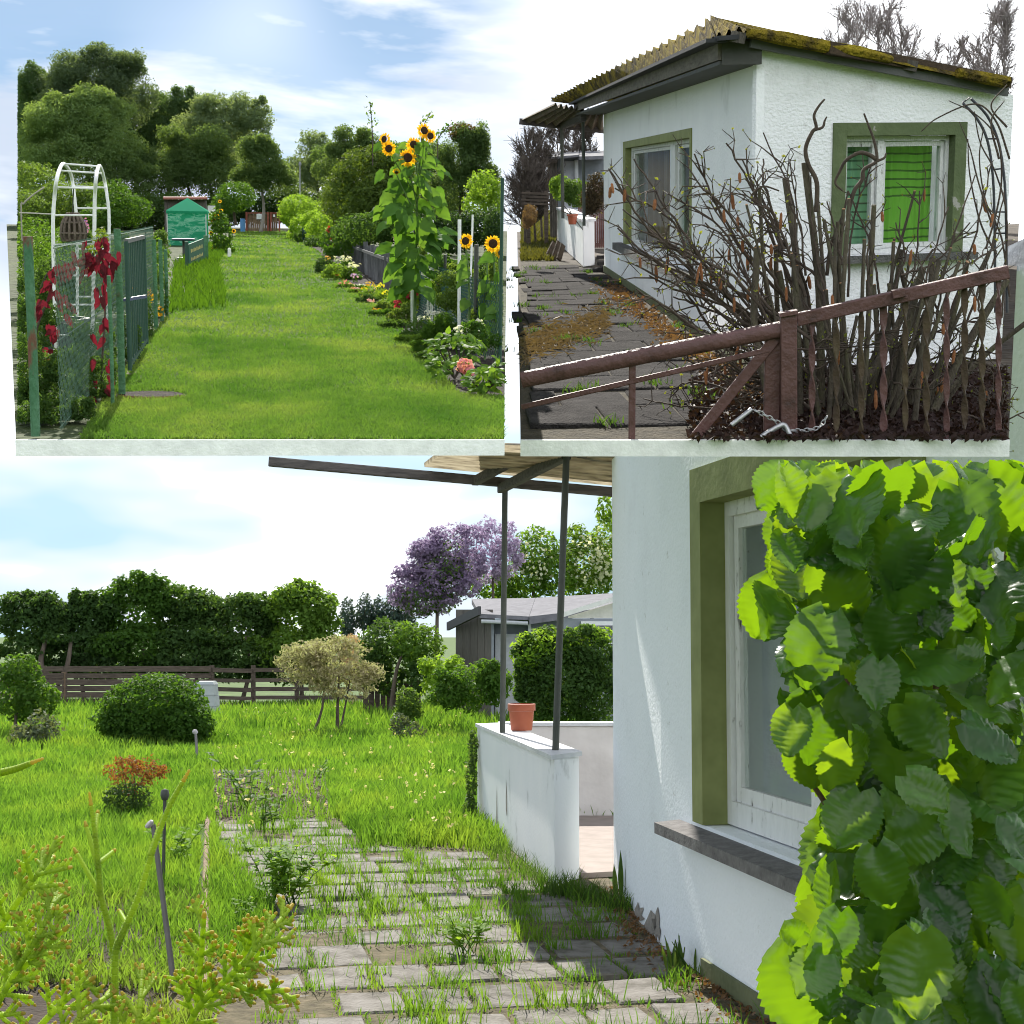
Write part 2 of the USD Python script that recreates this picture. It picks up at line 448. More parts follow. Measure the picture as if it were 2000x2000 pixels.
def leaf_look(name, cols, trans=None, fac=0.4, rough=0.6, spec=0.15, scale=None, patch=None):
    """Leaf: gloss and body over light passing through; colours vary from leaf to leaf."""
    n = len(cols)
    ramp = [((i + 0.5) / n, c) for i, c in enumerate(cols)]
    tr = [((i + 0.5) / n, trans if trans and np.ndim(trans[0]) == 0 else (min(1, c[0] * 2.6), min(1, c[1] * 2.3), c[2] * 0.9)) for i, c in enumerate(cols)]
    nodes = {'g': ('geometry', {}), 'oi': ('object_info', {}), 'ad': ('math', {'math_type': 'add'}), 'fr': ('math', {'math_type': 'fraction'}), 'r': ('rgb_ramp', {'ramp': ramp}), 'r2': ('rgb_ramp', {'ramp': tr}),
             'p': ('principled_bsdf', {'roughness': rough, 'specular_ior_level': spec}), 't': ('translucent_bsdf', {}), 'x': ('mix_closure', {'fac': fac})}
    links = [('g.random_per_island', 'ad.value1'), ('oi.random', 'ad.value2'), ('ad.value', 'fr.value1'), ('fr.value', 'r.fac'), ('fr.value', 'r2.fac'), ('p.BSDF', 'x.closure1'), ('t.BSDF', 'x.closure2')]
    if patch:                                   # whole patches drier or greener than others: (noise scale, low colour factor, high colour factor)
        nodes |= {'co': ('texture_coordinate', {}), 'mp': ('mapping', {'scale': (1.0, 0.5, 0.0)}), 'pn': ('noise_texture', {'scale': patch[0], 'detail': 6.0, 'roughness': 0.65}), 'pr': ('rgb_ramp', {'ramp': [(0.36, patch[1]), (0.5, (1, 1, 1)), (0.64, patch[2])]}),
                  'm1': ('mix_color', {'blend_type': 'multiply', 'fac': 1.0}), 'm2': ('mix_color', {'blend_type': 'multiply', 'fac': 1.0})}
        links += [('co.object', 'mp.vector'), ('mp.vector', 'pn.vector'), ('pn.fac', 'pr.fac'), ('r.color', 'm1.a'), ('pr.color', 'm1.b'), ('r2.color', 'm2.a'), ('pr.color', 'm2.b'), ('m1.result', 'p.base_color'), ('m2.result', 't.color')]
    else:
        links += [('r.color', 'p.base_color'), ('r2.color', 't.color')]
    return usdkit.material(stage, '/World/Looks/' + name, nodes, links, surface='x.closure')


def plain(name, c, rough=0.6, spec=0.3, metallic=0.0):
    d = tuple(x * 0.8 for x in c)
    return look(name, [(0.3, d), (0.7, c)], 9.0, rough, 0.15, spec=spec, metallic=metallic)


WHITE_WALL = look('white_render', [(0.28, (0.76, 0.79, 0.83)), (0.45, (0.80, 0.835, 0.875)), (0.75, (0.83, 0.86, 0.90))], 2.2, 0.9, 0.8, bscale=45.0, dist=0.006, spec=0.1, extra=(9.0, (.62, .60, .56)))
BOARD = plain('white_board', (0.93, 0.93, 0.93), 0.6)
GLASS = usdkit.material(stage, '/World/Looks/window_glass', {'t': ('transparent_bsdf', {'color': (0.93, 0.96, 0.95)}), 'g': ('glossy_bsdf', {'roughness': 0.04, 'color': (0.9, 0.9, 0.9)}), 'x': ('mix_closure', {'fac': 0.035})},
                        [('t.BSDF', 'x.closure1'), ('g.BSDF', 'x.closure2')], surface='x.closure')
DARK_IN = plain('room_shade', (0.06, 0.055, 0.05), 0.9)  # shade of the rooms put into the colour
BARK = look('bark', [(0.3, (0.045, 0.035, 0.028)), (0.7, (0.13, 0.105, 0.08))], 14, 0.9, 0.6, stretch=(1, 1, 0.3))
SOIL = look('dark_soil', [(0.3, (0.022, 0.016, 0.011)), (0.7, (0.065, 0.047, 0.034))], 7, 0.95, 0.8, dist=0.03)
WOOD_GREY = look('weathered_wood', [(0.25, (0.055, 0.048, 0.042)), (0.6, (0.13, 0.115, 0.10)), (0.8, (0.20, 0.18, 0.16))], 5, 0.85, 0.5, stretch=(6, 6, 1), island=0.25)
STEEL = plain('dark_steel', (0.05, 0.055, 0.05), 0.5, 0.5)
GREEN_FRAME = look('olive_paint', [(0.30, (0.18, 0.20, 0.07)), (0.7, (0.26, 0.285, 0.11))], 5, 0.75, 0.25)
FRAME_WHITE = look('flaking_white_paint', [(0.27, (0.06, 0.05, 0.045)), (0.33, (0.35, 0.34, 0.33)), (0.38, (0.68, 0.68, 0.68)), (0.8, (0.78, 0.78, 0.78))], 7, 0.6, 0.5, stretch=(3, 3, 1.0), dist=0.01)
CONCRETE = look('rough_concrete', [(0.30, (0.085, 0.078, 0.066)), (0.42, (0.15, 0.138, 0.122)), (0.55, (0.215, 0.20, 0.185)), (0.8, (0.28, 0.262, 0.25))], 7, 0.92, 0.9, bscale=55, dist=0.012, island=0.22, detail=11)
TERRACOTTA = look('terracotta_plastic', [(0.3, (0.33, 0.085, 0.045)), (0.7, (0.42, 0.12, 0.065))], 6, 0.5, 0.1)
# ================================================================== THE GARDEN ON THE GROUND (lower picture)
p3, g3 = P3.pt, P3.gr
rng = np.random.default_rng(3)

GRASSY = look('grass_ground', [(0.3, (0.03, 0.045, 0.012)), (0.5, (0.055, 0.10, 0.018)), (0.75, (0.09, 0.15, 0.025))], 1.2, 0.95, 0.6, dist=0.03)
BLADE = leaf_look('grass_blade', [(0.045, 0.125, 0.016), (0.062, 0.155, 0.022), (0.085, 0.17, 0.03), (0.05, 0.135, 0.016), (0.17, 0.16, 0.06)], trans=(.24, .44, .03), fac=0.42, rough=0.7, spec=.08, patch=(1.1, (.55, .66, .6), (1.35, 1.12, 1.1)))
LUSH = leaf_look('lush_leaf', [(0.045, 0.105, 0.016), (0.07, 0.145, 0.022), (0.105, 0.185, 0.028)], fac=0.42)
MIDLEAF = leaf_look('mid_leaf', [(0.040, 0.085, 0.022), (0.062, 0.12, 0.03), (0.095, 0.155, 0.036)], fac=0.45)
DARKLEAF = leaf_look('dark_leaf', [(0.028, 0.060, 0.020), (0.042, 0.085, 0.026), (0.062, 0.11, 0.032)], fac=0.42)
GREYLEAF = leaf_look('grey_leaf', [(0.06, 0.085, 0.05), (0.09, 0.12, 0.07), (0.12, 0.15, 0.10)], fac=0.3)
BRIGHT = leaf_look('bright_leaf', [(0.08, 0.17, 0.012), (0.12, 0.22, 0.018), (0.16, 0.26, 0.03)], trans=(.38, .58, .04), fac=0.45)
REDDISH = leaf_look('reddish_leaf', [(0.15, 0.07, 0.025), (0.21, 0.085, 0.04), (0.12, 0.11, 0.03), (0.25, 0.12, 0.06)], fac=0.35)
STRAWLEAF = leaf_look('straw_leaf', [(0.26, 0.32, 0.11), (0.36, 0.34, 0.18), (0.40, 0.27, 0.19), (0.22, 0.33, 0.07)], trans=(.46, .50, .18), fac=0.38)
LILAC = leaf_look('lilac_blossom', [(0.24, 0.18, 0.29), (0.33, 0.25, 0.38), (0.43, 0.35, 0.48), (0.06, 0.11, 0.035)], trans=(.44, .34, .50), fac=0.4)
CREAM = leaf_look('cream_blossom', [(0.55, 0.56, 0.42), (0.70, 0.70, 0.58)], fac=0.35)
FARLEAF = leaf_look('far_leaf', [(0.030, 0.055, 0.050), (0.045, 0.075, 0.062)], fac=0.25)

# ground, kerbed bed, path
a = 900.0
obj(P3, 'ground', (np.array([(-a, -60, -0.012), (a, -60, -0.012), (a, a, -0.012), (-a, a, -0.012)]), np.array([(0, 1, 2), (0, 2, 3)])), GRASSY, kind='structure')

AX = np.array([-0.18, 1.0]); AX /= np.linalg.norm(AX)         # along the path
AC = np.array([AX[1], -AX[0]])                                 # across it
PSOIL = look('path_soil', [(0.3, (0.045, 0.035, 0.022)), (0.5, (0.10, 0.085, 0.05)), (0.7, (0.17, 0.135, 0.09))], 9, 0.95, 0.7, dist=0.02)
path_path = obj(P3, 'path', poly([(-1.35, 5.0, -0.006), (2.2, 5.0, -0.006), (1.0, 7.8, -0.006), (0.72, 9.6, -0.006), (0.62, 10.9, -0.006), (0.25, 11.0, -0.006), (-0.2, 13.0, -0.006), (-1.1, 14.0, -0.006), (-1.75, 15.2, -0.006), (-2.3, 15.2, -0.006)]), PSOIL, kind='structure')

# the slabs: staggered courses of concrete flags, each its own piece
HW = 0.30; HD = 0.50
origin = g3(700, 1890)[:2]
tufts, slab_c, nslab = [], [], 0


def inside_path(q):
    px, py = HALF + LENS * q[0] / q[1], 1197 + 1.6 * LENS / q[1]
    if not (1540 < py < 2050):
        return False
    left = np.interp(py, [1540, 1600, 1700, 1800, 1950, 2050], [415, 420, 520, 530, 500, 470])
    right = np.interp(py, [1540, 1588, 1596, 1640, 1700, 1760, 1830, 1950, 2050], [640, 690, 880, 960, 1130, 1215, 1280, 1420, 1470])
    return left < px < right


for i in range(-6, 21):
    for j in range(-9, 9):
        sh = (0.5 if i % 2 else 0.0) * HW + 0.06 * math.sin(i * 2.3)
        c = origin + AX * (i * HD) + AC * (j * HW + sh)
        if not inside_path(c):
            continue
        if rng.random() < 0.07 and c[1] > 8.2:
            tufts.append(c); continue
        w, d = HW * 0.5 - rng.uniform(0.008, 0.024), HD * 0.5 - rng.uniform(0.022, 0.065)
        ro = rng.normal(0, 0.02)
        z = -0.004 + rng.normal(0, 0.006)
        tx, ty = rng.normal(0, 0.02, 2)
        pr = []
        for sx, sy, dz, k in [(-1, -1, -0.05, 1), (1, -1, -0.05, 1), (1, 1, -0.05, 1), (-1, 1, -0.05, 1), (-1, -1, 0, 1), (1, -1, 0, 1), (1, 1, 0, 1), (-1, 1, 0, 1), (-1, -1, 0.008, .955), (1, -1, 0.008, .955), (1, 1, 0.008, .955), (-1, 1, 0.008, .955)]:
            x, y = sx * w * k * (1 + 0.05 * math.sin(i * 7 + j * 3 + sx * 2 + sy)), sy * d * k * (1 + 0.07 * math.sin(i * 5 + j * 11 + sy + sx * 3))
            q = c + AC * (x * math.cos(ro) - y * math.sin(ro)) + AX * (x * math.sin(ro) + y * math.cos(ro))
            pr.append((*q, z + dz + tx * x + ty * y))
        f = []
        for b in (0, 4):
            f += [(b + k, b + (k + 1) % 4, b + 4 + (k + 1) % 4, b + 4 + k) for k in range(4)]
        f += [(8, 9, 10, 11)]
        g = usdkit.mesh(stage, fresh(path_path, 'slab'), (np.array(pr), np.array(f)), CONCRETE)
        nslab += 1; slab_c.append(c)
        for _ in range(rng.integers(1, 6)):
            if rng.random() < 0.66 or c[1] > 9.0:
                tufts.append(c - AX * HD / 2 * (1 if rng.random() < .6 else 0) + AC * (HW / 2 * (rng.choice([-1, 1]) if rng.random() < .6 else rng.uniform(-1, 1))) + rng.normal(0, 0.02, 2))
pos, hh, ww = [], [], []
for t in tufts:
    n = rng.integers(10, 46)
    sz = rng.uniform(0.6, 1.5) * (1.0 if rng.random() < .85 else 1.7)
    q = t + np.outer(rng.normal(0, 0.055 * sz, n), AC) + np.outer(rng.normal(0, 0.03, n), AX)
    pos.append(np.column_stack([q, np.full(n, 0.0)])); hh.append(np.full(n, 0.09 * sz)); ww.append(np.full(n, 0.006))
for c in slab_c:
    for (da, dc, n) in ((HD / 2, 0, 12), (-HD / 2, 0, 12), (0, HW / 2, 16), (0, -HW / 2, 16)):
        if rng.random() < .2:
            continue
        n = int(n * rng.uniform(.4, 1.5))
        q = c + AX * da + AC * dc + np.outer(rng.uniform(-.5, .5, n) * (HW if da else .03), AC) + np.outer(rng.uniform(-.5, .5, n) * (HD if dc else .05), AX)
        pos.append(np.column_stack([q, np.full(n, 0.0)])); hh.append(np.full(n, 0.030)); ww.append(np.full(n, 0.007))
joint = np.vstack(pos)
obj(P3, 'joint_grass', blades(joint, np.concatenate(hh), np.concatenate(ww), rng, 0.5), BLADE, 'tufts of grass growing in the joints of the paved path', 'grass', kind='stuff')

# lawn blades over the garden
pos, hh, ww = [], [], []
for (y0, y1, n, h, w) in ((8.0, 12, 36000, 0.11, 0.009), (12, 18, 46000, 0.12, 0.013), (18, 26, 34000, 0.15, 0.02), (26, 36, 20000, 0.22, 0.03)):
    Y = rng.uniform(y0, y1, n); X = rng.uniform(-0.35, 0.09, n) * Y
    px, py = HALF + LENS * X / Y, 1197 + 1.6 * LENS / Y
    bare = np.array([inside_path((x, y)) for x, y in zip(X, Y)])
    par = (X > -0.3 - 0.16 * (Y - 13.8)) & (Y < 14.0) & (py > 1500)
    patch = (py > 1450) & (py < 1560) & (px > 400 + 0.15 * (py - 1450)) & (px < 615 + 0.2 * (py - 1450)) & (rng.random(n) < 0.80)
    soil = (py > 1660) & (px < 400) & (fbm(np.column_stack([X, Y, 0 * X]) * 1.6, 3, 8) < 0.56) & (rng.random(n) < .75)
    kerb = (px > 384) & (px < 402) & (py > 1550)
    right = (px > 690) & (py > 1600)
    ok = ~(bare | par | patch | soil | kerb | right)
    q = np.column_stack([X, Y, 0 * X])[ok]
    lump = fbm(q * [1.1, .7, 1], 3, 4)
    pos.append(q); hh.append(h * (0.35 + 1.3 * lump)); ww.append(np.full(len(q), w))
obj(P3, 'lawn_grass', blades(np.vstack(pos), np.concatenate(hh), np.concatenate(ww), rng, 0.4), BLADE, 'long uncut sunny grass of the garden lawn', 'grass', kind='stuff')
# near bed of weeds at the left: thin grass over dark soil
obj(P3, 'soil_patch', poly([(-3.5, 6.0, -0.008), (-1.42, 6.0, -0.008), (-1.60, 8.5, -0.008), (-2.0, 10.4, -0.008), (-3.6, 10.0, -0.008)]), SOIL, kind='structure')
n = 9000
Y = rng.uniform(6.2, 10.4, n); X = rng.uniform(-0.34, -0.185, n) * Y
q = np.column_stack([X, Y, 0 * X]); q = q[fbm(q * 2.1, 3, 17) > 0.50]
obj(P3, 'weedy_grass', blades(q, 0.11, 0.010, rng, 0.6), BLADE, 'thin weedy grass over dark soil left of the path', 'grass', kind='stuff')
q = np.column_stack([rng.uniform(400, 612, 900), rng.uniform(1458, 1545, 900)])
q = np.array([g3(x, y, 0.004) for x, y in q])
MULCH = look('dry_mulch', [(0.3, (0.10, 0.075, 0.06)), (0.7, (0.26, 0.20, 0.17))], 30, 0.95, 0.5, island=0.4)
ch = [beam(a, a + np.array([rng.normal(0, .09), rng.normal(0, .09), rng.uniform(0, .03)]), 0.012, 0.008) for a in q]
obj(P3, 'twig_litter', cat(ch), MULCH, 'dry twigs and bark litter on the bare bed at the far end of the path', 'twig litter', kind='stuff')
obj(P3, 'bare_bed', poly([g3(392, 1450, -0.007), g3(590, 1452, -0.007), g3(640, 1560, -0.007), g3(400, 1568, -0.007)]), look('bare_earth', [(0.3, (0.08, 0.062, 0.045)), (0.7, (0.19, 0.155, 0.125))], 8, 0.95, 0.7, dist=0.02), kind='structure')
# fallen leaves along the wall
n = 700
Y = rng.uniform(5.6, 10.2, n)
xw = np.interp(Y, [5.3, 6.81, 7.67, 8.3, 9.02, 9.74, 10.83], [1.35, 1.058, .869, .772, .713, .685, .664])
q = np.column_stack([xw - np.abs(rng.normal(0, 0.09, n)) - 0.01, Y, rng.uniform(0.005, .02, n)])
LITTER = leaf_look('leaf_litter', [(0.13, 0.07, 0.04), (0.20, 0.12, 0.07), (0.09, 0.05, 0.035)], fac=0.15)
obj(P3, 'leaf_litter', leaves(q, rng.normal(size=q.shape) + [0, 0, 1.2], 0.035, rng), LITTER, 'brown leaf litter along the foot of the white house wall', 'leaf litter', kind='stuff')
# kerb boards
t = Thing(P3, 'bed_edging', 'flush reddish boards edging the left side of the paved path', 'edging', g3(390, 1700))
EDGEW = look('edging_wood', [(0.3, (0.13, 0.09, 0.06)), (0.7, (0.28, 0.20, 0.14))], 8, 0.9, 0.5, island=0.2)
for y0, y1 in ((1545, 1600), (1602, 1680), (1684, 1790), (1795, 1930)):
    x0, x1 = 392 - (y0 - 1545) * .03, 392 - (y1 - 1545) * .03
    t.part('board', beam(g3(x0, y0, 0.01), g3(x1, y1, 0.01), 0.045, 0.06, bev=.15), EDGEW)

# ---------------------------------------------------------------- the house
plan = [(1.60, 4.0), (0.772, 8.3), (0.713, 9.02), (0.685, 9.74), (0.66, 10.45)]
HW3 = Wall(P3, plan[1], plan[0], (-1, 0))
FELT0 = plain('dark_ceiling', (.06, .06, .065), .9)
house = Thing(P3, 'garden_house', 'white rendered garden house with an olive framed window behind the leafy hazel', 'house', (0.66, 10.45, 0))
WL, WR, WB, WT = HW3.hit(1320, 1300)[0], 3.05, 0.705, 2.30
s1 = HW3.len
parts = [HW3.box(0, WL + .04, 0.0, 2.75, -0.3, 0), HW3.box(WR - .04, s1, 0.0, 2.75, -0.3, 0), HW3.box(WL + .04, WR - .04, 0.0, WB - .003, -0.3, 0), HW3.box(WL + .04, WR - .04, WT - .04, 2.75, -0.3, 0)]
# the rounded far part
v = []
q = plan[1:]
for i, (x, y) in enumerate(q):
    v += [(x, y, 0), (x, y, 2.75)]
for (x, y) in ((3.2, 10.9), (3.2, 8.0), (1.08, 8.36)):
    v += [(x, y, 0), (x, y, 2.75)]
k = len(v) // 2
f = [(2 * i, 2 * i + 1, 2 * ((i + 1) % k) + 1, 2 * ((i + 1) % k)) for i in range(k)]
parts.append((np.array(v, float), np.array(f)))
house.part('wall', cat(parts), WHITE_WALL)
house.part('ceiling', cat([poly([(x, y, z) for x, y in ((1.75, 4.2), (1.10, 7.6), (1.1, 8.34), (3.1, 8.0), (3.4, 4.2))]) for z in (2.50, 2.54)]), FELT0)  # out of view, keeps daylight out of the room behind the window
# plinth band, worn patches of render
PLINTH = look('plinth_green', [(0.3, (0.10, 0.115, 0.055)), (0.7, (0.16, 0.175, 0.09))], 6, 0.85, 0.4)
house.part('plinth', HW3.box(0.7, s1, 0.0, 0.085, 0.003, 0.02), PLINTH)
PLASTER = look('bare_plaster', [(0.3, (0.20, 0.185, 0.165)), (0.7, (0.34, 0.31, 0.28))], 16, 0.95, 0.6)
for (x, y, w, h, sd) in ((1226, 1748, 34, 50, 1), (1240, 1748, 16, 70, 2), (1206, 1726, 24, 40, 3)):
    r_ = np.random.default_rng(sd)
    W_ = Wall(P3, plan[1], plan[2], (-1, 0)) if x < 1246 else HW3
    if x < 1200:
        W_ = Wall(P3, plan[2], plan[3], (-1, 0))
    if x < 1180:
        W_ = Wall(P3, plan[3], plan[4], (-1, 0))
    c = [W_.hit(x + w * .5 * math.cos(a_) * r_.uniform(.35, 1.3), y + h * .5 * math.sin(a_) * r_.uniform(.35, 1.3)) for a_ in np.linspace(0, 2 * np.pi, 15)[:-1]]
    cu = np.mean(c, axis=0)
    v = np.array([W_.p(u_, z_, 0.004) for u_, z_ in c] + [W_.p(*cu, 0.004)])
    house.part('bare_patch', (v, np.array([(i_, (i_ + 1) % 14, 14) for i_ in range(14)])), PLASTER)
# window
win = house.part('window', cat([HW3.box(WL - .09, WL + .07, WB, WT + .10, -0.21, 0.014), HW3.box(WR - .07, WR + .09, WB, WT + .10, -0.21, 0.014), HW3.box(WL + .07, WR - .07, WT - .07, WT + .10, -0.21, 0.014)]), GREEN_FRAME, label='olive painted window surround')
a0, a1, b0, b1 = WL + .07, WR - .07, WB + .005, WT - .07
fr = cat([HW3.box(a0, a0 + .06, b0, b1, -0.19, -0.11), HW3.box(a1 - .11, a1, b0, b1, -0.19, -0.11), HW3.box(a0 + .06, a1 - .11, b1 - .07, b1, -0.19, -0.11), HW3.box(a0 + .06, a1 - .11, b0, b0 + .11, -0.19, -0.11),
          HW3.box(a0 + .065, a0 + .125, b0 + .11, b1 - .07, -0.175, -0.135), HW3.box(a0 + .125, a1 - .12, b1 - .13, b1 - .07, -0.175, -0.135), HW3.box(a0 + .125, a1 - .12, b0 + .11, b0 + .18, -0.175, -0.135), HW3.box(1.75, 1.95, b0 + .18, b1 - .13, -0.178, -0.13)])
house.part('frame', fr, FRAME_WHITE, win)
house.part('pane', HW3.box(a0 + .125, 1.75, b0 + .18, b1 - .13, -0.158, -0.154), GLASS, win)
house.part('pane', HW3.box(1.95, a1 - .12, b0 + .18, b1 - .13, -0.158, -0.154), GLASS, win)
CURT = leaf_look('pale_green_curtain', [(0.16, 0.26, 0.19), (0.19, 0.30, 0.22)], fac=0.3)
c0, c1 = HW3.p(a0 + 1.35, 0, -.26)[:2], HW3.p(a1, 0, -.26)[:2]
house.part('curtain', wavysheet(c0, c1, b0 + .05, b1 - .02, 0.03, 9), CURT, win, smooth=True)
house.part('inner_wall', HW3.box(a0 - .1, a1 + .1, b0 - .1, b1 + .1, -1.2, -1.1), DARK_IN)  # dark sheet behind the panes, coloured as room shade
# sill
u0 = HW3.hit(1282, 1550)[0]
sl = HW3.box(u0, WR + .2, WB - .085, WB - .012, -0.1, 0.13, )
sl[0][[4, 5]] += [0, 0, -0.02]
house.part('sill', sl, look('sill_stone', [(0.3, (0.10, 0.095, 0.095)), (0.7, (0.20, 0.19, 0.19))], 20, 0.95, 0.8, bscale=60, dist=.008))

# ---------------------------------------------------------------- parapet, terrace, pergola
A, B, C, D = np.array([0.27, 10.26]), np.array([0.443, 10.62]), np.array([-0.10, 14.0]), np.array([-0.30, 13.9])
WEATHER = look('weathered_white', [(0.22, (0.12, 0.115, 0.10)), (0.31, (0.44, 0.45, 0.45)), (0.40, (0.72, 0.735, 0.75)), (0.8, (0.78, 0.785, 0.79))], 1.9, 0.9, 0.4, detail=9, bscale=50, stretch=(1.6, 1.6, 1), dist=.004)
par = Thing(P3, 'parapet_wall', 'low white parapet wall with grey coping carrying the two porch posts', 'wall', (*A, 0))
ptop = 0.80
z3 = lambda q, z: (q[0], q[1], z)
par.part('wall', hexa([z3(A, 0), z3(B, 0), z3(C, 0), z3(D, 0)], [z3(A, ptop), z3(B, ptop), z3(C, ptop), z3(D, ptop)]), WEATHER)
COPE = look('coping', [(0.3, (0.42, 0.43, 0.45)), (0.7, (0.60, 0.61, 0.63))], 5, 0.55, 0.2)
e = 0.02
A2, B2, C2, D2 = A + [-e, -e], B + [e, -e], C + [e, e], D + [-e, e]
par.part('coping', hexa([z3(q, ptop + .001) for q in (A2, B2, C2, D2)], [z3(q, ptop + .03) for q in (A2, B2, C2, D2)]), COPE)
STREAK = look('dirt_streak', [(0.3, (0.16, 0.15, 0.13)), (0.7, (0.33, 0.31, 0.28))], 9, 0.95, 0.3)
PW = Wall(P3, A, D, (-1, 0))
for x, y0, y1, w in ((938, 1480, 1610, 3.5), (956, 1470, 1540, 2.5), (925, 1540, 1600, 3)):
    (u_, zt), (_, zb) = PW.hit(x, y0), PW.hit(x, y1)
    ww_ = w * 12.5 / 3000 * 3
    v = np.array([PW.p(u_ - ww_, zb + .02, .003), PW.p(u_ - ww_ * .4, zb, .003), PW.p(u_ + ww_ * .7, zb + .05, .003), PW.p(u_ + ww_ * .8, (zb + zt) / 2, .003), PW.p(u_ + ww_ * .15, zt, .003), PW.p(u_ - ww_ * .5, (zb + zt) / 2 + .04, .003)])
    par.part('dirt_streak', (v, np.array([(0, 1, 2), (0, 2, 3), (0, 3, 4), (0, 4, 5)])), STREAK)
rear = Thing(P3, 'rear_parapet', 'white wall at the back of the porch behind the flower pot', 'wall', (-.1, 14, 0))
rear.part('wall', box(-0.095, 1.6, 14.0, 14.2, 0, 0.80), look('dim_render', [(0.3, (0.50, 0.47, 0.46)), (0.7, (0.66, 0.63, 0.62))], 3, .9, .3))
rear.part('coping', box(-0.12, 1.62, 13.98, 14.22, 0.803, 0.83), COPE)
obj(P3, 'porch_floor', hexa([(.46, 10.64, -.004), (1.2, 10.92, -.004), (1.2, 13.99, -.004), (-.09, 13.99, -.004)], [(.46, 10.64, .03), (1.2, 10.92, .03), (1.2, 13.99, .03), (-.09, 13.99, .03)]), look('porch_tiles', [(0.3, (0.22, 0.185, 0.165)), (0.7, (0.30, 0.25, 0.225))], 6, .8, .2), kind='structure')

STEELP = look('porch_post_paint', [(0.3, (0.055, 0.06, 0.052)), (0.7, (0.085, 0.09, 0.078))], 6, .55, .2)
pg = Thing(P3, 'porch_roof', 'weathered corrugated porch roof on two thin dark posts', 'porch', (0.29, 10.8, 0.83))
for (xb, yb, xt, yt, Y, r) in ((948, 1382, 953, 905, 12.6, .024), (1048, 1410, 1069, 850, 10.72, .024)):
    b_, t_ = p3(xb, yb, Y), p3(xt, yt, Y)
    b_[2] = 0.83
    pg.part('post', tube([b_, t_], r, 10), STEELP, smooth=40)
OLDW = look('old_beam', [(0.3, (0.05, 0.045, 0.045)), (0.7, (0.12, 0.105, 0.10))], 6, .85, .5, stretch=(1, 6, 6))
pg.part('beam', beam(p3(508, 871, 12.6), p3(1240, 936, 12.6), 0.07, 0.075, bev=.1), OLDW)
pg.part('beam', beam(p3(1069, 858, 10.72), p3(945, 922, 12.6), 0.06, 0.07, bev=.1), OLDW)
pg.part('rafter', beam(p3(1010, 846, 11.6), p3(896, 908, 12.58), 0.06, 0.07, bev=.1), OLDW)
pg.part('rafter', beam(p3(1180, 872, 11.3), p3(1095, 855, 10.7), 0.05, 0.06), OLDW)
FIBRE = usdkit.material(stage, '/World/Looks/corrugated_sheet', {'co': ('texture_coordinate', {}), 'n': ('noise_texture', {'scale': 5.0, 'detail': 6.0}), 'r': ('rgb_ramp', {'ramp': [(0.3, (0.16, 0.13, 0.09)), (0.5, (0.36, 0.31, 0.22)), (0.75, (0.52, 0.46, 0.34))]}),
    'p': ('principled_bsdf', {'roughness': 0.7}), 't': ('translucent_bsdf', {}), 'x': ('mix_closure', {'fac': 0.45})}, [('co.object', 'n.vector'), ('n.fac', 'r.fac'), ('r.color', 'p.base_color'), ('r.color', 't.color'), ('p.BSDF', 'x.closure1'), ('t.BSDF', 'x.closure2')], surface='x.closure')


def corrugated(q00, q10, q01, q11, waves, amp, nu=None, nv=6, rag=0.0, seed=0, nrm=None):
    """Corrugated sheet over four corners (u along the wave, v along the ridges)."""
    r_ = np.random.default_rng(seed)
    nu = nu or waves * 6
    q00, q10, q01, q11 = map(lambda z: np.asarray(z, float), (q00, q10, q01, q11))
    nn = nrm if nrm is not None else unit(np.cross(q10 - q00, q01 - q00))
    v = []
    jag = r_.normal(0, rag, (nu + 1,)) if rag else np.zeros(nu + 1)
    for j in range(nv + 1):
        for i in range(nu + 1):
            s, t = i / nu, j / nv
            if j == nv: t += jag[i]
            p_ = q00 * (1 - s) * (1 - t) + q10 * s * (1 - t) + q01 * (1 - s) * t + q11 * s * t
            v.append(p_ + nn * amp * math.sin(2 * math.pi * waves * s))
    f = [(j * (nu + 1) + i, j * (nu + 1) + i + 1, (j + 1) * (nu + 1) + i + 1, (j + 1) * (nu + 1) + i) for j in range(nv) for i in range(nu)]
    return np.array(v), np.array(f)


up3 = np.array([0, 0, 1.0])
pg.part('roof_sheet', corrugated(p3(800, 882, 12.8) + up3 * .02, p3(840, 846, 10.6), p3(1240, 922, 12.8), p3(1330, 862, 10.5), 26, 0.022, nv=3, nrm=up3), FIBRE, smooth=60)
pg.part('roof_sheet', corrugated(p3(905, 893, 12.5) + up3 * .05, p3(900, 838, 10.2), p3(1240, 915, 12.5), p3(1340, 850, 10.2), 22, 0.022, nv=3, nrm=up3), FIBRE, smooth=60)

# flower pot on the parapet
pc = np.array([*g3(984, 1378, .83)[:2], .831])
u = pc[1] / LENS
pot = Thing(P3, 'flower_pot', 'terracotta flower pot standing on the white parapet', 'flower pot', pc)
pot.part('body', lathe([(0.001, 0), (19 * u, 0), (20 * u, 2 * u), (23.5 * u, 36 * u), (20 * u, 36 * u), (17 * u, 6 * u), (.001, 5 * u)], pc, 24), TERRACOTTA, smooth=35)
pot.part('rim', lathe([(23.0 * u, 36.2 * u), (26 * u, 37 * u), (26 * u, 49 * u), (22.5 * u, 49.5 * u), (21.5 * u, 37 * u)], pc, 24), TERRACOTTA, smooth=35)

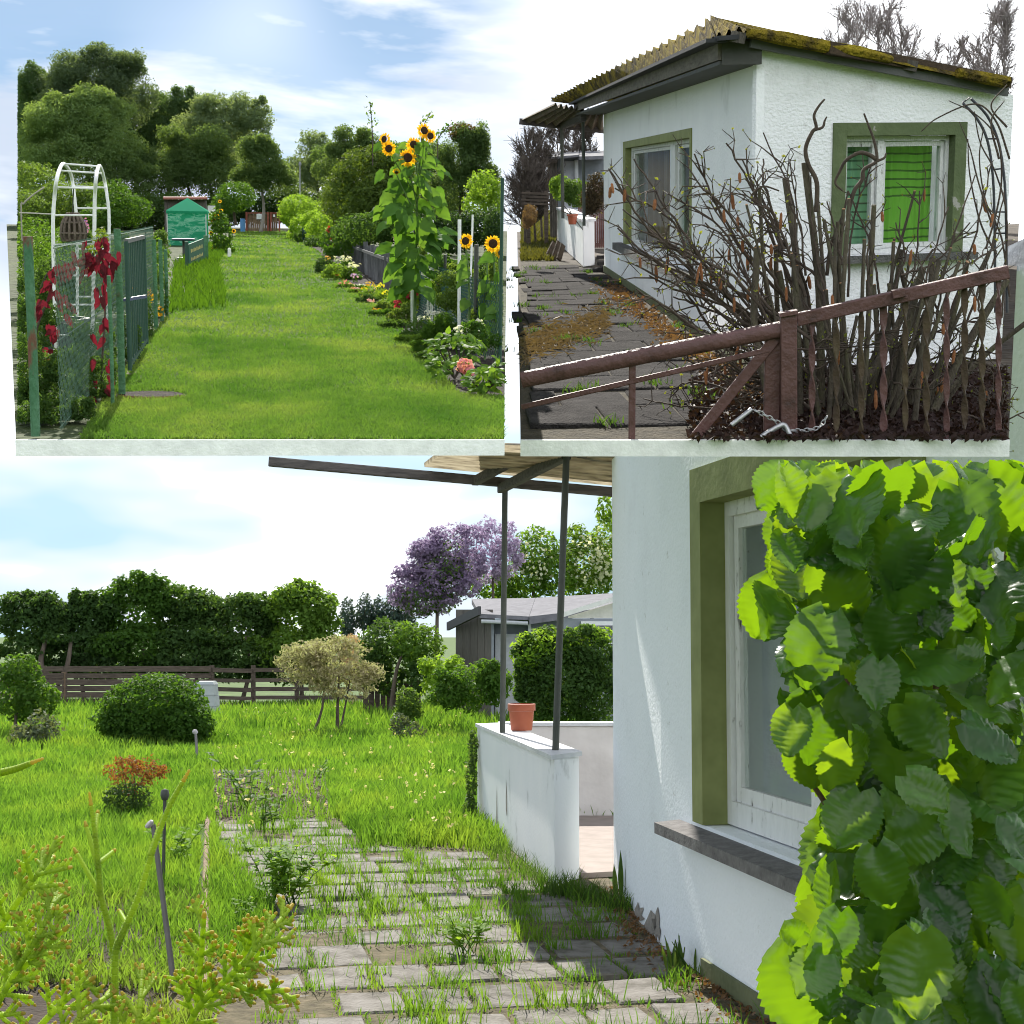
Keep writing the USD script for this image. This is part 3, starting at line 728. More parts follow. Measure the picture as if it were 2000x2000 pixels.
# plants by parapet and wall
t = Thing(P3, 'ivy', 'narrow dark ivy climbing the far end of the white parapet', 'ivy', (-.33, 13.9, 0))
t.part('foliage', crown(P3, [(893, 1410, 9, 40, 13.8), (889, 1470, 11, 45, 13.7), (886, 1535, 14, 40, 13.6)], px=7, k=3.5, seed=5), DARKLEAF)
q = np.column_stack([rng.normal(0, 1, 900), rng.normal(0, 1, 900)])
base = np.array([g3(x, y) for x, y in zip(np.linspace(930, 1185, 900), np.interp(np.linspace(930, 1185, 900), [930, 1045, 1090, 1185], [1605, 1690, 1690, 1720]))])
obj(P3, 'wall_grass', blades(base + np.column_stack([q * [.05, .06], 0 * q[:, 0]]), 0.12, 0.006, rng, .5), MIDLEAF, 'dark grass strip along the foot of the white parapet', 'grass', kind='stuff')  # darker leaf colour than the lawn blades
c = g3(1172, 1700)
t = Thing(P3, 'bulb_plant', 'single bulb plant with two tall leaves against the house corner', 'plant', c)
for dx, h_, ln in ((0, 0.30, .0), (.035, .34, .04), (-.03, .22, -.05)):
    t.part('leaf', bigleaf(c + [dx, 0, 0], (ln, -.02, 1), (0, -1, .1), h_, .035, 6, 2, 0, 0, .1, .2, 'lance'), MIDLEAF)
t = Thing(P3, 'bulb_plant', 'clump of upright green bulb leaves at the foot of the wall under the hazel', 'plant', g3(1282, 1835))
c = g3(1282, 1835)
r_ = np.random.default_rng(8)
for i in range(13):
    t.part('leaf', bigleaf(c + [r_.normal(0, .035), r_.normal(0, .05), 0], (r_.normal(0, .22), r_.normal(0, .15), 1), (r_.normal(0, .3), -1, .1), r_.uniform(.12, .2), .016, 6, 2, 0, 0, .15, .2, 'lance'), MIDLEAF)


def stemplant(pl, name, label, x, y, hpx, wpx, stems, seed, mat=BRIGHT, lw=0.35, group=None, n=16):
    r_ = np.random.default_rng(seed)
    c = pl.gr(x, y); u = c[1] / LENS
    t = Thing(pl, name, label, 'plant', c, group)
    st, lv = [], []
    for k in range(stems):
        b_ = c + [r_.normal(0, wpx * .22) * u, r_.normal(0, wpx * .3) * u, 0]
        tp = c + [r_.normal(0, wpx * .55) * u, r_.normal(0, wpx * .4) * u, hpx * u * r_.uniform(.6, 1.05)]
        st.append(tube([b_, (b_ + tp) / 2 + [0, 0, .1 * hpx * u], tp], [1.2 * u, .5 * u], 4))
        for m_ in range(n):
            w_ = r_.uniform(.15, 1.0); a_ = r_.uniform(0, 6.28)
            q_ = b_ + (tp - b_) * w_ + [0, 0, .1 * hpx * u * math.sin(3.1 * w_)]
            lv.append(bigleaf(q_, (math.cos(a_), math.sin(a_), r_.uniform(.1, .9)), (0, -.2, 1), hpx * u * lw * r_.uniform(.5, 1) * (1.15 - .5 * w_), hpx * u * lw * .32, 4, 2, 0, 0, .3, .25, 'lance'))
    t.part('stem', cat(st), LUSH)
    t.part('foliage', cat(lv), mat)
    return t


stemplant(P3, 'weed_plant', 'biggest leafy weed standing in the middle of the paved path', 530, 1712, 120, 90, 15, 11, BRIGHT, .30, n=20)
stemplant(P3, 'weed_plant', 'slender weed at the far end of the paving', 510, 1575, 95, 46, 5, 12, LUSH, .25)
stemplant(P3, 'weed_plant', 'tall grassy weed growing from the bark litter', 458, 1530, 110, 40, 5, 13, LUSH, .3, n=8)
stemplant(P3, 'weed_plant', 'pale weed beside the board edging left of the path', 345, 1640, 90, 60, 6, 14, BRIGHT, .26)
stemplant(P3, 'weed_plant', 'low bright weed left of the biggest weed', 468, 1745, 55, 40, 4, 15, BRIGHT, .35, n=9)
stemplant(P3, 'weed_plant', 'small weed in the paving right of the litter bed', 600, 1470, 40, 26, 3, 16, LUSH, .35, n=8)
stemplant(P3, 'weed_plant', 'bright clump of blades in the sunny paving near the shadow', 880, 1800, 75, 55, 12, 17, BRIGHT, .55, n=5)
# ---------------------------------------------------------------- shrubs and trees
def shrub(pl, name, label, blobs, mat, px=6, k=3.3, seed=1, stems=(), trunk=None, cat_='shrub', group=None, bmat=None, tuft=0, **kw):
    """stems: (px, py, px, py, Y, radius in px) from foot to head."""
    x, y, Y = blobs[0][0], blobs[0][1], blobs[0][4]
    b_ = pl.pt(x, y, Y); b_[2] = 0
    if stems:
        b_ = pl.pt(stems[0][0], stems[0][1], stems[0][4]); b_[2] = 0
    t = Thing(pl, name, label, cat_, b_, group)
    r_ = np.random.default_rng(seed)
    for (x0, y0, x1, y1, Yk, r) in stems:
        a_, e_ = pl.pt(x0, y0, Yk), pl.pt(x1, y1, Yk)
        a_[2] = max(0, a_[2]) if a_[2] > .4 else 0
        u = Yk / LENS
        m_ = (a_ + e_) / 2 + r_.normal(0, 1.6 * r * u, 3)
        t.part('trunk' if r > 3 else 'stem', tube(smoothpath([a_, m_, e_], 4), [r * u, r * u * .75, r * u * .45], 6), bmat or BARK, smooth=True)
    if tuft:
        blobs = tufted(blobs, seed, *(tuft if isinstance(tuft, tuple) else (tuft,)))
    t.part('crown' if cat_ == 'tree' else 'foliage', crown(pl, blobs, px, k, seed, **kw), mat)
    return t


shrub(P3, 'ball_shrub', 'rounded clipped green shrub standing on the lawn', [(292, 1345, 104, 74, 23.6), (250, 1368, 62, 40, 23.4), (340, 1366, 62, 40, 23.4)], LUSH, px=8, k=7, seed=21, rough=.30, shell=.62, clump=.3)
shrub(P3, 'small_tree', 'small leafy tree cut off by the left border', [(35, 1305, 52, 56, 24.5), (70, 1320, 40, 40, 24.3), (40, 1268, 38, 34, 24.5)], LUSH, px=9, k=4, seed=22, stems=[(44, 1420, 42, 1310, 24.5, 5)], cat_='tree')
shrub(P3, 'grey_shrub', 'grey-green leafy shrub under the small tree at the left border', [(78, 1385, 40, 42, 23), (50, 1400, 38, 34, 22.8)], GREYLEAF, px=9, k=4, seed=23)
shrub(P3, 'straw_shrub', 'sparse shrub with straw and pinkish shoots on two thin trunks', [(620, 1258, 84, 46, 25.5), (650, 1290, 62, 40, 25.3), (565, 1262, 46, 34, 25.5), (625, 1222, 46, 24, 25.5), (690, 1280, 34, 30, 25.4)], STRAWLEAF, px=7, k=4.6, seed=24, stems=[(590, 1390, 612, 1270, 25.5, 3.2), (637, 1385, 640, 1270, 25.5, 4), (640, 1360, 662, 1270, 25.5, 2.5)], aspect=.4, clump=.85, hang=.6, tuft=5, rough=.7)
shrub(P3, 'reddish_shrub', 'low reddish brown shrub in the grass left of the path', [(250, 1470, 52, 34, 14.3), (235, 1450, 30, 24, 14.2), (280, 1452, 30, 30, 14.3)], REDDISH, px=7, k=1.7, seed=25, tuft=4, clump=.8, rough=.7, stems=[(248, 1535, 235, 1470, 14.3, 2.5), (252, 1535, 270, 1470, 14.3, 2.5), (255, 1535, 252, 1460, 14.3, 2)], aspect=.4)
shrub(P3, 'low_shrub', 'dark green base shrub under the reddish twigs', [(240, 1508, 46, 32, 14.25)], DARKLEAF, px=7, k=3.5, seed=26)
shrub(P3, 'low_shrub', 'small dark cone shaped shrub before the brown fence', [(770, 1325, 24, 30, 26), (770, 1342, 28, 20, 26)], MIDLEAF, px=7, k=4, seed=27)
shrub(P3, 'low_shrub', 'small pale weedy shrub in the lawn below the dark cone shrub', [(770, 1378, 36, 20, 24), (755, 1362, 20, 16, 24)], GREYLEAF, px=7, k=2.2, seed=28)
shrub(P3, 'round_shrub', 'bright green round shrub left of the porch posts', [(888, 1296, 66, 52, 25.5), (850, 1310, 36, 36, 25.3), (935, 1290, 36, 46, 25.4)], LUSH, px=8, k=4, seed=29, rough=.4, tuft=(9, .16, .34))
shrub(P3, 'round_shrub', 'smaller bright shrub behind the round one, by the shed', [(830, 1268, 38, 34, 27), (815, 1298, 24, 30, 26.8)], BRIGHT, px=8, k=3.4, seed=30, tuft=4)
hd = [(1062, 1282, 90, 100, 18.6), (1012, 1250, 44, 58, 18.4), (1020, 1310, 48, 66, 18.5), (1110, 1240, 60, 56, 18.6), (1115, 1310, 60, 70, 18.6)]
hdg = shrub(P3, 'clipped_hedge', 'dark clipped block of hedge behind the flower pot', hd, MIDLEAF, px=8, k=4.5, seed=31, rough=.25, shell=.65, clump=.25, tuft=(12, .12, .25))
hdg.part('fresh_growth', crown(P3, [(1040, 1212, 66, 30, 18.5), (1000, 1230, 34, 36, 18.3), (1110, 1200, 52, 20, 18.6)], 8, 3, 32), BRIGHT, label='bright fresh growth on top of the hedge')
shrub(P3, 'garden_shrub', 'dark leafy shrub in front of the shed corner', [(725, 1215, 48, 50, 31), (705, 1240, 30, 34, 31)], MIDLEAF, px=8, k=4, seed=33)
shrub(P3, 'garden_shrub', 'light leafy shrub beside the shed wall', [(795, 1225, 42, 54, 30.5), (770, 1210, 40, 40, 30.6)], LUSH, px=8, k=3.4, seed=34, stems=[(735, 1340, 760, 1230, 30.5, 5)])
hs = [('far left hedge tree with a forked trunk', [(60, 1175, 62, 56, 36), (40, 1150, 46, 34, 36), (95, 1160, 40, 40, 36), (60, 1220, 70, 34, 35.8)], MIDLEAF, [(105, 1290, 88, 1200, 35.5, 8), (108, 1290, 135, 1200, 35.5, 7)]),
      ('second hedge tree from the left behind the fence', [(160, 1185, 62, 56, 36.3), (150, 1152, 34, 34, 36.3), (180, 1160, 40, 40, 36.2), (165, 1230, 70, 40, 36)], MIDLEAF, []),
      ('tallest pale topped hedge tree behind the ball shrub', [(265, 1165, 66, 66, 36.5), (252, 1116, 36, 34, 36.5), (300, 1130, 46, 40, 36.5), (280, 1105, 22, 22, 36.4), (265, 1225, 80, 44, 36)], LUSH, []),
      ('dark hedge tree above the compost bin', [(365, 1190, 66, 60, 36.6), (350, 1150, 46, 38, 36.6), (390, 1160, 36, 36, 36.6), (365, 1235, 76, 42, 36)], MIDLEAF, []),
      ('hedge tree above the open slatted fence', [(455, 1185, 66, 60, 36.4), (440, 1150, 44, 34, 36.4), (485, 1160, 40, 36, 36.3), (460, 1236, 74, 40, 36)], MIDLEAF, []),
      ('right hand hedge tree beside the far woods', [(570, 1170, 66, 56, 36.2), (580, 1135, 44, 32, 36.2), (555, 1118, 18, 24, 36.2), (608, 1200, 42, 50, 36), (545, 1226, 70, 46, 35.8)], LUSH, []),
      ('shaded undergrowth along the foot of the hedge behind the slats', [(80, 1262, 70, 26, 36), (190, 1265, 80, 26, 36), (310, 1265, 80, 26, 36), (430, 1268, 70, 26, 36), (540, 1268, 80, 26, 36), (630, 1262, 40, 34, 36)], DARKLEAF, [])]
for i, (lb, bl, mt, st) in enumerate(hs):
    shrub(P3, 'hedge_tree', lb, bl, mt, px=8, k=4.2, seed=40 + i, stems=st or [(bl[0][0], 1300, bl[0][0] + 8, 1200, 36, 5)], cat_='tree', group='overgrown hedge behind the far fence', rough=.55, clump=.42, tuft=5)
shrub(P3, 'dry_reeds', 'tan dry reeds between the straw shrub and the shed', [(668, 1240, 26, 44, 35)], leaf_look('reed', [(0.33, 0.24, 0.15), (0.42, 0.31, 0.20)], fac=.2), px=7, k=4, seed=50, aspect=.2, hang=1.5)
lil = shrub(P3, 'lilac_tree', 'large lilac tree full of purple blossom above the shed', [(855, 1028, 50, 46, 37), (805, 1078, 56, 46, 37), (772, 1108, 38, 40, 37), (842, 1100, 56, 44, 37), (885, 1070, 30, 44, 37), (800, 1140, 60, 30, 37)], LILAC, px=7, k=2.6, seed=51, tuft=6, rough=.6, stems=[(835, 1330, 826, 1120, 37, 6)], cat_='tree', aspect=.6)
lil.part('foliage', crown(P3, [(835, 1080, 60, 70, 37.3), (800, 1130, 56, 36, 37)], 7, 2, 52), DARKLEAF, label='green leaves among the lilac blossom')
shrub(P3, 'lilac_tree', 'second smaller lilac behind the left porch post', [(938, 1020, 40, 38, 38), (910, 1075, 40, 40, 38), (955, 1060, 30, 40, 38)], LILAC, px=7, k=2.0, seed=53, tuft=5, rough=.6, stems=[(930, 1330, 930, 1090, 38, 5)], cat_='tree', aspect=.6)
shrub(P3, 'blossom_tree', 'leafy green tree with white blossom between the two posts', [(1012, 1045, 46, 50, 39), (985, 1095, 56, 40, 39), (1045, 1080, 46, 50, 39), (940, 1110, 50, 30, 39)], LUSH, px=8, k=3.6, seed=54, stems=[(1010, 1330, 1010, 1090, 39, 6)], cat_='tree')
t = shrub(P3, 'blossom_tree', 'white flowering tree right of the posts next to the house corner', [(1105, 1060, 48, 60, 39.5), (1150, 1040, 40, 70, 39.5), (1085, 1020, 30, 34, 39.5), (1110, 1100, 50, 30, 39.5)], LUSH, px=8, k=3.0, seed=55, stems=[(1110, 1330, 1110, 1100, 39.5, 6)], cat_='tree')
t.part('blossom', crown(P3, [(1108, 1060, 46, 56, 39.2), (1145, 1050, 36, 60, 39.2)], 7, 0.8, 56, aspect=.8), CREAM)
t.part('blossom', crown(P3, [(1010, 1060, 40, 46, 38.7)], 7, 0.5, 57, aspect=.8), CREAM)
shrub(P3, 'hanging_branch', 'leafy twigs hanging beside the porch roof at the house corner', [(1140, 960, 18, 26, 16), (1150, 985, 10, 20, 16)], LUSH, px=10, k=2.4, seed=58, hang=1)
shrub(P3, 'garden_shrub', 'low tangle of leaves before the dark board fence', [(700, 1275, 34, 30, 31.2), (735, 1285, 30, 34, 31.2), (790, 1285, 26, 34, 30)], MIDLEAF, px=8, k=3, seed=59, tuft=4)
n = 130
q = np.array([g3(x, y) for x, y in zip(rng.uniform(395, 900, n), 1350 + 250 * rng.random(n) ** 1.6)])
q[:, 2] = .12 + .1 * rng.random(n)
q = q[~((q[:, 0] > -.3 - .16 * (q[:, 1] - 13.8)) & (q[:, 1] < 14.2))]
obj(P3, 'lawn_flowers', leaves(np.repeat(q, 3, 0) + rng.normal(0, .008, (len(q) * 3, 3)), rng.normal(size=(len(q) * 3, 3)) + [0, -.4, 1], .032, rng, .9), leaf_look('lawn_blossom', [(.62, .46, .03), (.66, .50, .04), (.62, .62, .58)], fac=.2), 'small yellow and white wild flowers dotted over the lawn', 'flowers', kind='stuff')
for i, (x, y, rx, ry) in enumerate(((655, 1160, 16, 42), (688, 1150, 18, 38), (715, 1152, 16, 38), (742, 1146, 18, 44), (765, 1160, 18, 40), (436, 1130, 14, 18), (400, 1126, 18, 18), (470, 1130, 16, 22), (535, 1130, 18, 22))):
    shrub(P3, 'far_tree', ('blue-green far tree, number order %d' % i) if 0 else ['narrow far tree right beside the hedge', 'second far tree from the hedge end', 'middle far tree of the wood strip', 'far tree against the lilac', 'far tree half behind the lilac', 'distant tree peeping over the hedge, rounder', 'distant low tree top over the hedge, leftmost', 'distant tree top left of the right hedge tree', 'distant tree top touching the right hedge tree'][i],
          [(x, y + 8, rx, ry, 140), (x + 3, y + ry * .5, rx * 1.1, ry * .5, 140)], FARLEAF, px=6, k=3.5, seed=60 + i, stems=[(x, 1228, x, y, 140, 2)], cat_='tree', group='far wood beyond the hedge')

# ---------------------------------------------------------------- slatted fence
DARKW = look('dark_fence_wood', [(0.3, (0.045, 0.034, 0.027)), (0.7, (0.11, 0.085, 0.068))], 5, .9, .5, stretch=(1, 6, 6), island=.3)
fy = 34.6
xs = [(-30, 122), (122, 400), (400, 478), (478, 560), (560, 700)]
for k, (xa, xb) in enumerate(xs):
    lab = ['solid brown end panel of the far fence at the left border', 'long fence panel partly hidden by the ball shrub', 'open slatted fence panel right of the compost bin', 'open slatted fence panel left of the straw shrub', 'last slatted fence panel behind the straw shrub'][k]
    t = Thing(P3, 'slat_fence', lab, 'fence', (*p3(xa, 1335, fy)[:2], 0), 'weathered horizontal slat fence at the back of the garden')
    ys = [1262, 1275, 1287, 1299, 1311, 1323] if k < 2 else [1264, 1283, 1300, 1316, 1330]
    for i_, y in enumerate(ys):
        a_, b_ = p3(xa + 2, y, fy), p3(xb - 2, y + (2 if k == 2 else 0), fy)
        t.part('slat', beam(a_, b_, .025, (.115 if k < 2 else .085) * (1 + .1 * math.sin(i_ * 3 + k)), bev=.1), DARKW)
    for x in ((xa, xb) if k == 0 else (xb,)):
        b_ = p3(x, 1330, fy + .06); b_[2] = 0
        t.part('post', beam(b_, p3(x, 1255 if x != 122 else 1268, fy + .06), .09, .09, up=(0, 1, 0)), DARKW if x != 122 else EDGEW)
t = Thing(P3, 'board_fence', 'low dark brown board fence left of the round shrubs', 'fence', (*p3(690, 1340, 31.5)[:2], 0))
for i, x in enumerate(range(690, 800, 11)):
    b_ = p3(x, 1330, 31.5); b_[2] = 0
    t.part('board', beam(b_, p3(x, 1282 + 4 * math.sin(i * 2.1), 31.5), .10, .02, up=(0, 1, 0)), DARKW)
# compost bin and concrete strip
c = g3(388, 1352); u = c[1] / LENS
t = Thing(P3, 'compost_bin', 'pale grey tapered plastic compost bin behind the ball shrub', 'compost bin', c)
GREYP = plain('grey_plastic', (0.33, 0.36, 0.37), .5)
def taper(c, w0, w1, d0, d1, z0, z1):
    return hexa([c + [-w0, -d0, z0], c + [w0, -d0, z0], c + [w0, d0, z0], c + [-w0, d0, z0]], [c + [-w1, -d1, z1], c + [w1, -d1, z1], c + [w1, d1, z1], c + [-w1, d1, z1]])
for i in range(3):
    z0, z1 = i * 20 * u, (i + 1) * 20 * u - .006
    t.part('side_panel', taper(c, (24 - i * 2.2) * u, (22.4 - i * 2.2) * u, .28 - .02 * i, .26 - .02 * i, z0, z1), GREYP)
t.part('lid', taper(c, 19 * u, 15 * u, .23, .19, 60 * u, 66 * u), GREYP)
obj(P3, 'concrete_strip', box(*sorted((g3(405, 1350)[0], g3(505, 1350)[0])), 31.2, 32.3, -.01, .05), CONCRETE, 'pale concrete strip lying before the slatted fence', 'concrete strip')
# stakes
for (x0, y0, x1, y1, lab) in ((371, 1437, 369, 1382, 'short metal stake with a white cap by the ball shrub'), (330, 1872, 283, 1556, 'long leaning metal stake with a pale cap near the conifer sprigs')):
    b_ = g3(x0, y0); u = b_[1] / LENS
    e_ = p3(x1, y1, b_[1] + .1)
    t = Thing(P3, 'garden_stake', lab, 'stake', b_)
    r = 3.0 if y1 < 1400 else 6
    t.part('rod', tube(smoothpath([b_, b_ * .6 + e_ * .4 + [.006, 0, 0], e_ + [6 * u * (y1 > 1400), 0, 0]], 6), [r * u, r * u * .8], 8), plain('stake_metal_%d' % x0, (.16, .15, .15), .5, metallic=.3), smooth=True)
    t.part('cap', lathe([(.001, -3 * u), (r * 1.2 * u, -3 * u), (r * 1.7 * u, 2 * u), (r * 1.4 * u, 5 * u), (.001, 7 * u)], e_, 10, axis=(-.8, -.3, .8)), plain('stake_cap_%d' % x0, (.36, .34, .36), .5), smooth=40)
b_ = g3(322, 1600); b_ = np.array([*p3(309, 1600, 10.2)[:2], 0])
t = Thing(P3, 'garden_stake', 'thin post with a round dark knob behind the conifer sprigs', 'stake', b_)
e_ = p3(311, 1500, 10.2)
t.part('rod', tube([b_, e_], .012, 6), STEEL)
t.part('knob', lathe([(.001, -.03), (.02, -.03), (.03, 0), (.024, .03), (.001, .04)], e_, 10), STEEL, smooth=True)

# ---------------------------------------------------------------- neighbour's shed
sh = Thing(P3, 'neighbour_shed', 'grey wooden shed with a flat felt roof and a pale door', 'shed', (*p3(860, 1250, 29)[:2], 0))
SY = 29.0
def q3(x, y, Y=SY): return p3(x, y, Y)
for i in range(5):
    xa, xb = 860 + i * 13.5, 873 + i * 13.5
    Ya, Yb = SY + 2.4 - i * .48, SY + 2.4 - (i + 1) * .48
    ya, yb = 1172 - 9 * i / 5, 1170 - 9 * (i + 1) / 5
    a_, b_ = q3(xa, 1200, Ya), q3(xb, 1200, Yb)
    ta, tb = q3(xa, 1150 + 0 * ya, Ya)[2], q3(xb, 1150, Yb)[2]
    n_ = np.array([.03, .03, 0])
    sh.part('board', hexa([(a_[0], a_[1], 0), (b_[0], b_[1], 0), (b_[0] + .03, b_[1] + .04, 0), (a_[0] + .03, a_[1] + .04, 0)], [(a_[0], a_[1], ta), (b_[0], b_[1], tb), (b_[0] + .03, b_[1] + .04, tb), (a_[0] + .03, a_[1] + .04, ta)]), WOOD_GREY)
BLUEG = look('grey_blue_paint', [(.3, (.16, .18, .21)), (.7, (.23, .25, .28))], 4, .8, .2)
fx = lambda x: q3(x, 1200, SY)[0]
ztop = q3(960, 1168, SY)[2]
sh.part('wall', cat([box(fx(927), fx(932), SY, SY + 2.4, 0, ztop), box(fx(996), fx(1180), SY, SY + 2.4, 0, ztop), box(fx(932), fx(996), SY + .3, SY + 2.4, 0, ztop - .001)]), BLUEG)
dr = sh.part('door', box(fx(934), fx(994), SY + .22, SY + .27, 0, q3(960, 1196)[2]), plain('pale_door', (.45, .47, .50), .6), label='pale door in a dark recess')
sh.part('handle', box(fx(986), fx(989), SY + .19, SY + .219, q3(0, 1226)[2], q3(0, 1220)[2]), STEEL, dr)
FELT = look('roof_felt', [(.3, (.10, .10, .115)), (.7, (.16, .16, .18))], 6, .9, .3)
rf = cat([hexa([q3(905, 1166, SY - .3), q3(998, 1170, SY - .3), q3(1010, 1138, SY + 2.7), q3(890, 1140, SY + 2.7)], [q3(905, 1158, SY - .3), q3(998, 1163, SY - .3), q3(1010, 1128, SY + 2.7), q3(890, 1130, SY + 2.7)]),
          hexa([q3(998.5, 1178, SY - .35), q3(1190, 1150, SY - .35), q3(1190, 1125, SY + 2.7), q3(1010.5, 1138, SY + 2.7)], [q3(998.5, 1163, SY - .35), q3(1190, 1142, SY - .35), q3(1190, 1117, SY + 2.7), q3(1010.5, 1128, SY + 2.7)])])
sh.part('roof', rf, FELT)
sh.part('barge_board', beam(q3(845, 1182, SY + 2.6), q3(905, 1152, SY - .33), .05, .16), plain('black_board', (.05, .05, .055), .7))
sh.part('gutter', tube([q3(908, 1172, SY - .36), q3(996, 1176, SY - .36)], .035, 8), plain('pale_gutter', (.4, .42, .44), .5), smooth=40)
sh.part('downpipe', tube([q3(999, 1178, SY - .06), q3(1001, 1270, SY - .06)], .03, 8), plain('white_pipe', (.6, .62, .65), .5), smooth=40)
nb = Thing(P3, 'neighbour_house', 'pale gabled bungalow behind the clipped hedge', 'house', (*p3(1080, 1260, 27)[:2], 0))
NY = 27.4
a_, b_, c_ = p3(1072, 1163, NY), p3(1230, 1118, NY), p3(1230, 1163, NY)
nb.part('gable', hexa([p3(1072, 1166, NY), p3(1235, 1166, NY), p3(1235, 1166, NY + .4), p3(1072, 1166, NY + .4)], [p3(1072, 1163, NY), p3(1235, 1114, NY), p3(1235, 1114, NY + .4), p3(1072, 1163, NY + .4)]), plain('cream_gable', (.55, .54, .50), .7))
nb.part('verge', beam(p3(1062, 1160, NY - .1), p3(1240, 1104, NY - .1), .1, .08), plain('white_verge', (.62, .62, .60), .6))
w_ = nb.part('window', box(p3(1092, 0, NY)[0], p3(1160, 0, NY)[0], NY - .06, NY - .002, p3(0, 1215, NY)[2], p3(0, 1172, NY)[2]), plain('white_window', (.65, .66, .68), .5))
nb.part('pane', box(p3(1099, 0, NY)[0], p3(1156, 0, NY)[0], NY - .075, NY - .063, p3(0, 1212, NY)[2], p3(0, 1180, NY)[2]), plain('dark_pane', (.05, .06, .07), .1, .5), w_)
nb.part('wall', box(p3(1060, 0, NY)[0], p3(1240, 0, NY)[0], NY, NY + .38, 0, p3(0, 1166.3, NY)[2]), BLUEG)

# ---------------------------------------------------------------- conifer sprigs close by at the left
def scaly(name, stops, tr):
    return usdkit.material(stage, '/World/Looks/' + name, {'co': ('texture_coordinate', {}), 'n': ('noise_texture', {'scale': 60.0, 'detail': 4.0}), 'r': ('rgb_ramp', {'ramp': stops}), 'p': ('principled_bsdf', {'roughness': .55, 'specular_ior_level': .25}), 't': ('translucent_bsdf', {'color': tr}), 'x': ('mix_closure', {'fac': .45})},
                           [('co.object', 'n.vector'), ('n.fac', 'r.fac'), ('r.color', 'p.base_color'), ('p.BSDF', 'x.closure1'), ('t.BSDF', 'x.closure2')], surface='x.closure')


THUJA = scaly('thuja', [(0.3, (0.22, 0.34, 0.03)), (0.6, (0.34, 0.45, 0.04)), (0.8, (0.48, 0.50, 0.08))], (.66, .84, .08))
THTIP = scaly('thuja_tip', [(0.3, (0.38, 0.34, 0.05)), (0.7, (0.46, 0.34, 0.07))], (.70, .58, .08))
TWIG = look('red_twig', [(.3, (.16, .07, .03)), (.7, (.25, .13, .05))], 30, .7, .3)


def lumpy(a_, b_, r0, r1, seed):
    """One scaly shoot of a conifer between two points."""
    n_ = max(4, int(np.linalg.norm(b_ - a_) / (1.25 * r0)))
    q_ = np.linspace(a_, b_, 2 * n_ + 1)
    rr = np.linspace(r0, r1, 2 * n_ + 1) * np.where(np.arange(2 * n_ + 1) % 2, 1.12, .70)
    rr[-1] *= .5
    return tube(q_, rr, 6)


def sprig(label, stems, Y0, seed):
    r_ = np.random.default_rng(seed)
    b_ = p3(*stems[0][0], Y0)
    t = Thing(P3, 'conifer_sprig', label, 'conifer branch', b_)
    for st in stems:
        pts = [p3(x, y, Y0 + .02 * math.sin(i + seed)) for i, (x, y) in enumerate(st)]
        pa = smoothpath(pts, 5)
        u = Y0 / LENS
        sh_, tp = [], []
        for i in range(len(pa) - 1):
            f_ = i / (len(pa) - 1)
            sh_.append(lumpy(pa[i], pa[i + 1], 6.6 * u * (1 - .3 * f_), 6.2 * u * (1 - .3 * f_), i))
        tp.append(lumpy(pa[-1], pa[-1] + unit(pa[-1] - pa[-2]) * 16 * u, 5.2 * u, 3 * u, 1))
        L_ = np.linalg.norm(np.diff(pa, axis=0), axis=1).sum() / u
        nb_ = int(L_ / 30)
        for k in range(nb_):
            f_ = (k + .8) / (nb_ + .4)
            i = int(f_ * (len(pa) - 1)); d_ = unit(pa[min(i + 1, len(pa) - 1)] - pa[max(i - 1, 0)])
            sd = np.cross(d_, [0, 1, 0]) * (1 if k % 2 else -1)
            ln = (70 * (1 - .55 * f_) + 14) * u * r_.uniform(.6, 1.15)
            e_ = pa[i] + unit(d_ * .9 + sd * .85 + [0, r_.normal(0, .35), 0]) * ln
            sh_.append(lumpy(pa[i], e_, 4.9 * u, 4.2 * u, k))
            tp.append(lumpy(e_, e_ + unit(e_ - pa[i]) * 8 * u, 4.1 * u, 2.4 * u, k))
            for w_ in (.25, .45, .65, .85):
                m_ = pa[i] + (e_ - pa[i]) * w_
                e2 = m_ + unit((e_ - pa[i]) / np.linalg.norm(e_ - pa[i]) + np.cross(unit(e_ - pa[i]), [0, 1, 0]) * r_.choice([-1, 1]) * .9 + [0, r_.normal(0, .3), 0]) * ln * .34
                sh_.append(lumpy(m_, e2, 4.2 * u, 3.6 * u, k)); tp.append(lumpy(e2, e2 + unit(e2 - m_) * 6 * u, 3.6 * u, 2 * u, k))
        t.part('shoot', cat(sh_), THUJA, smooth=True)
        t.part('shoot_tip', cat(tp), THTIP, smooth=True)
    return t


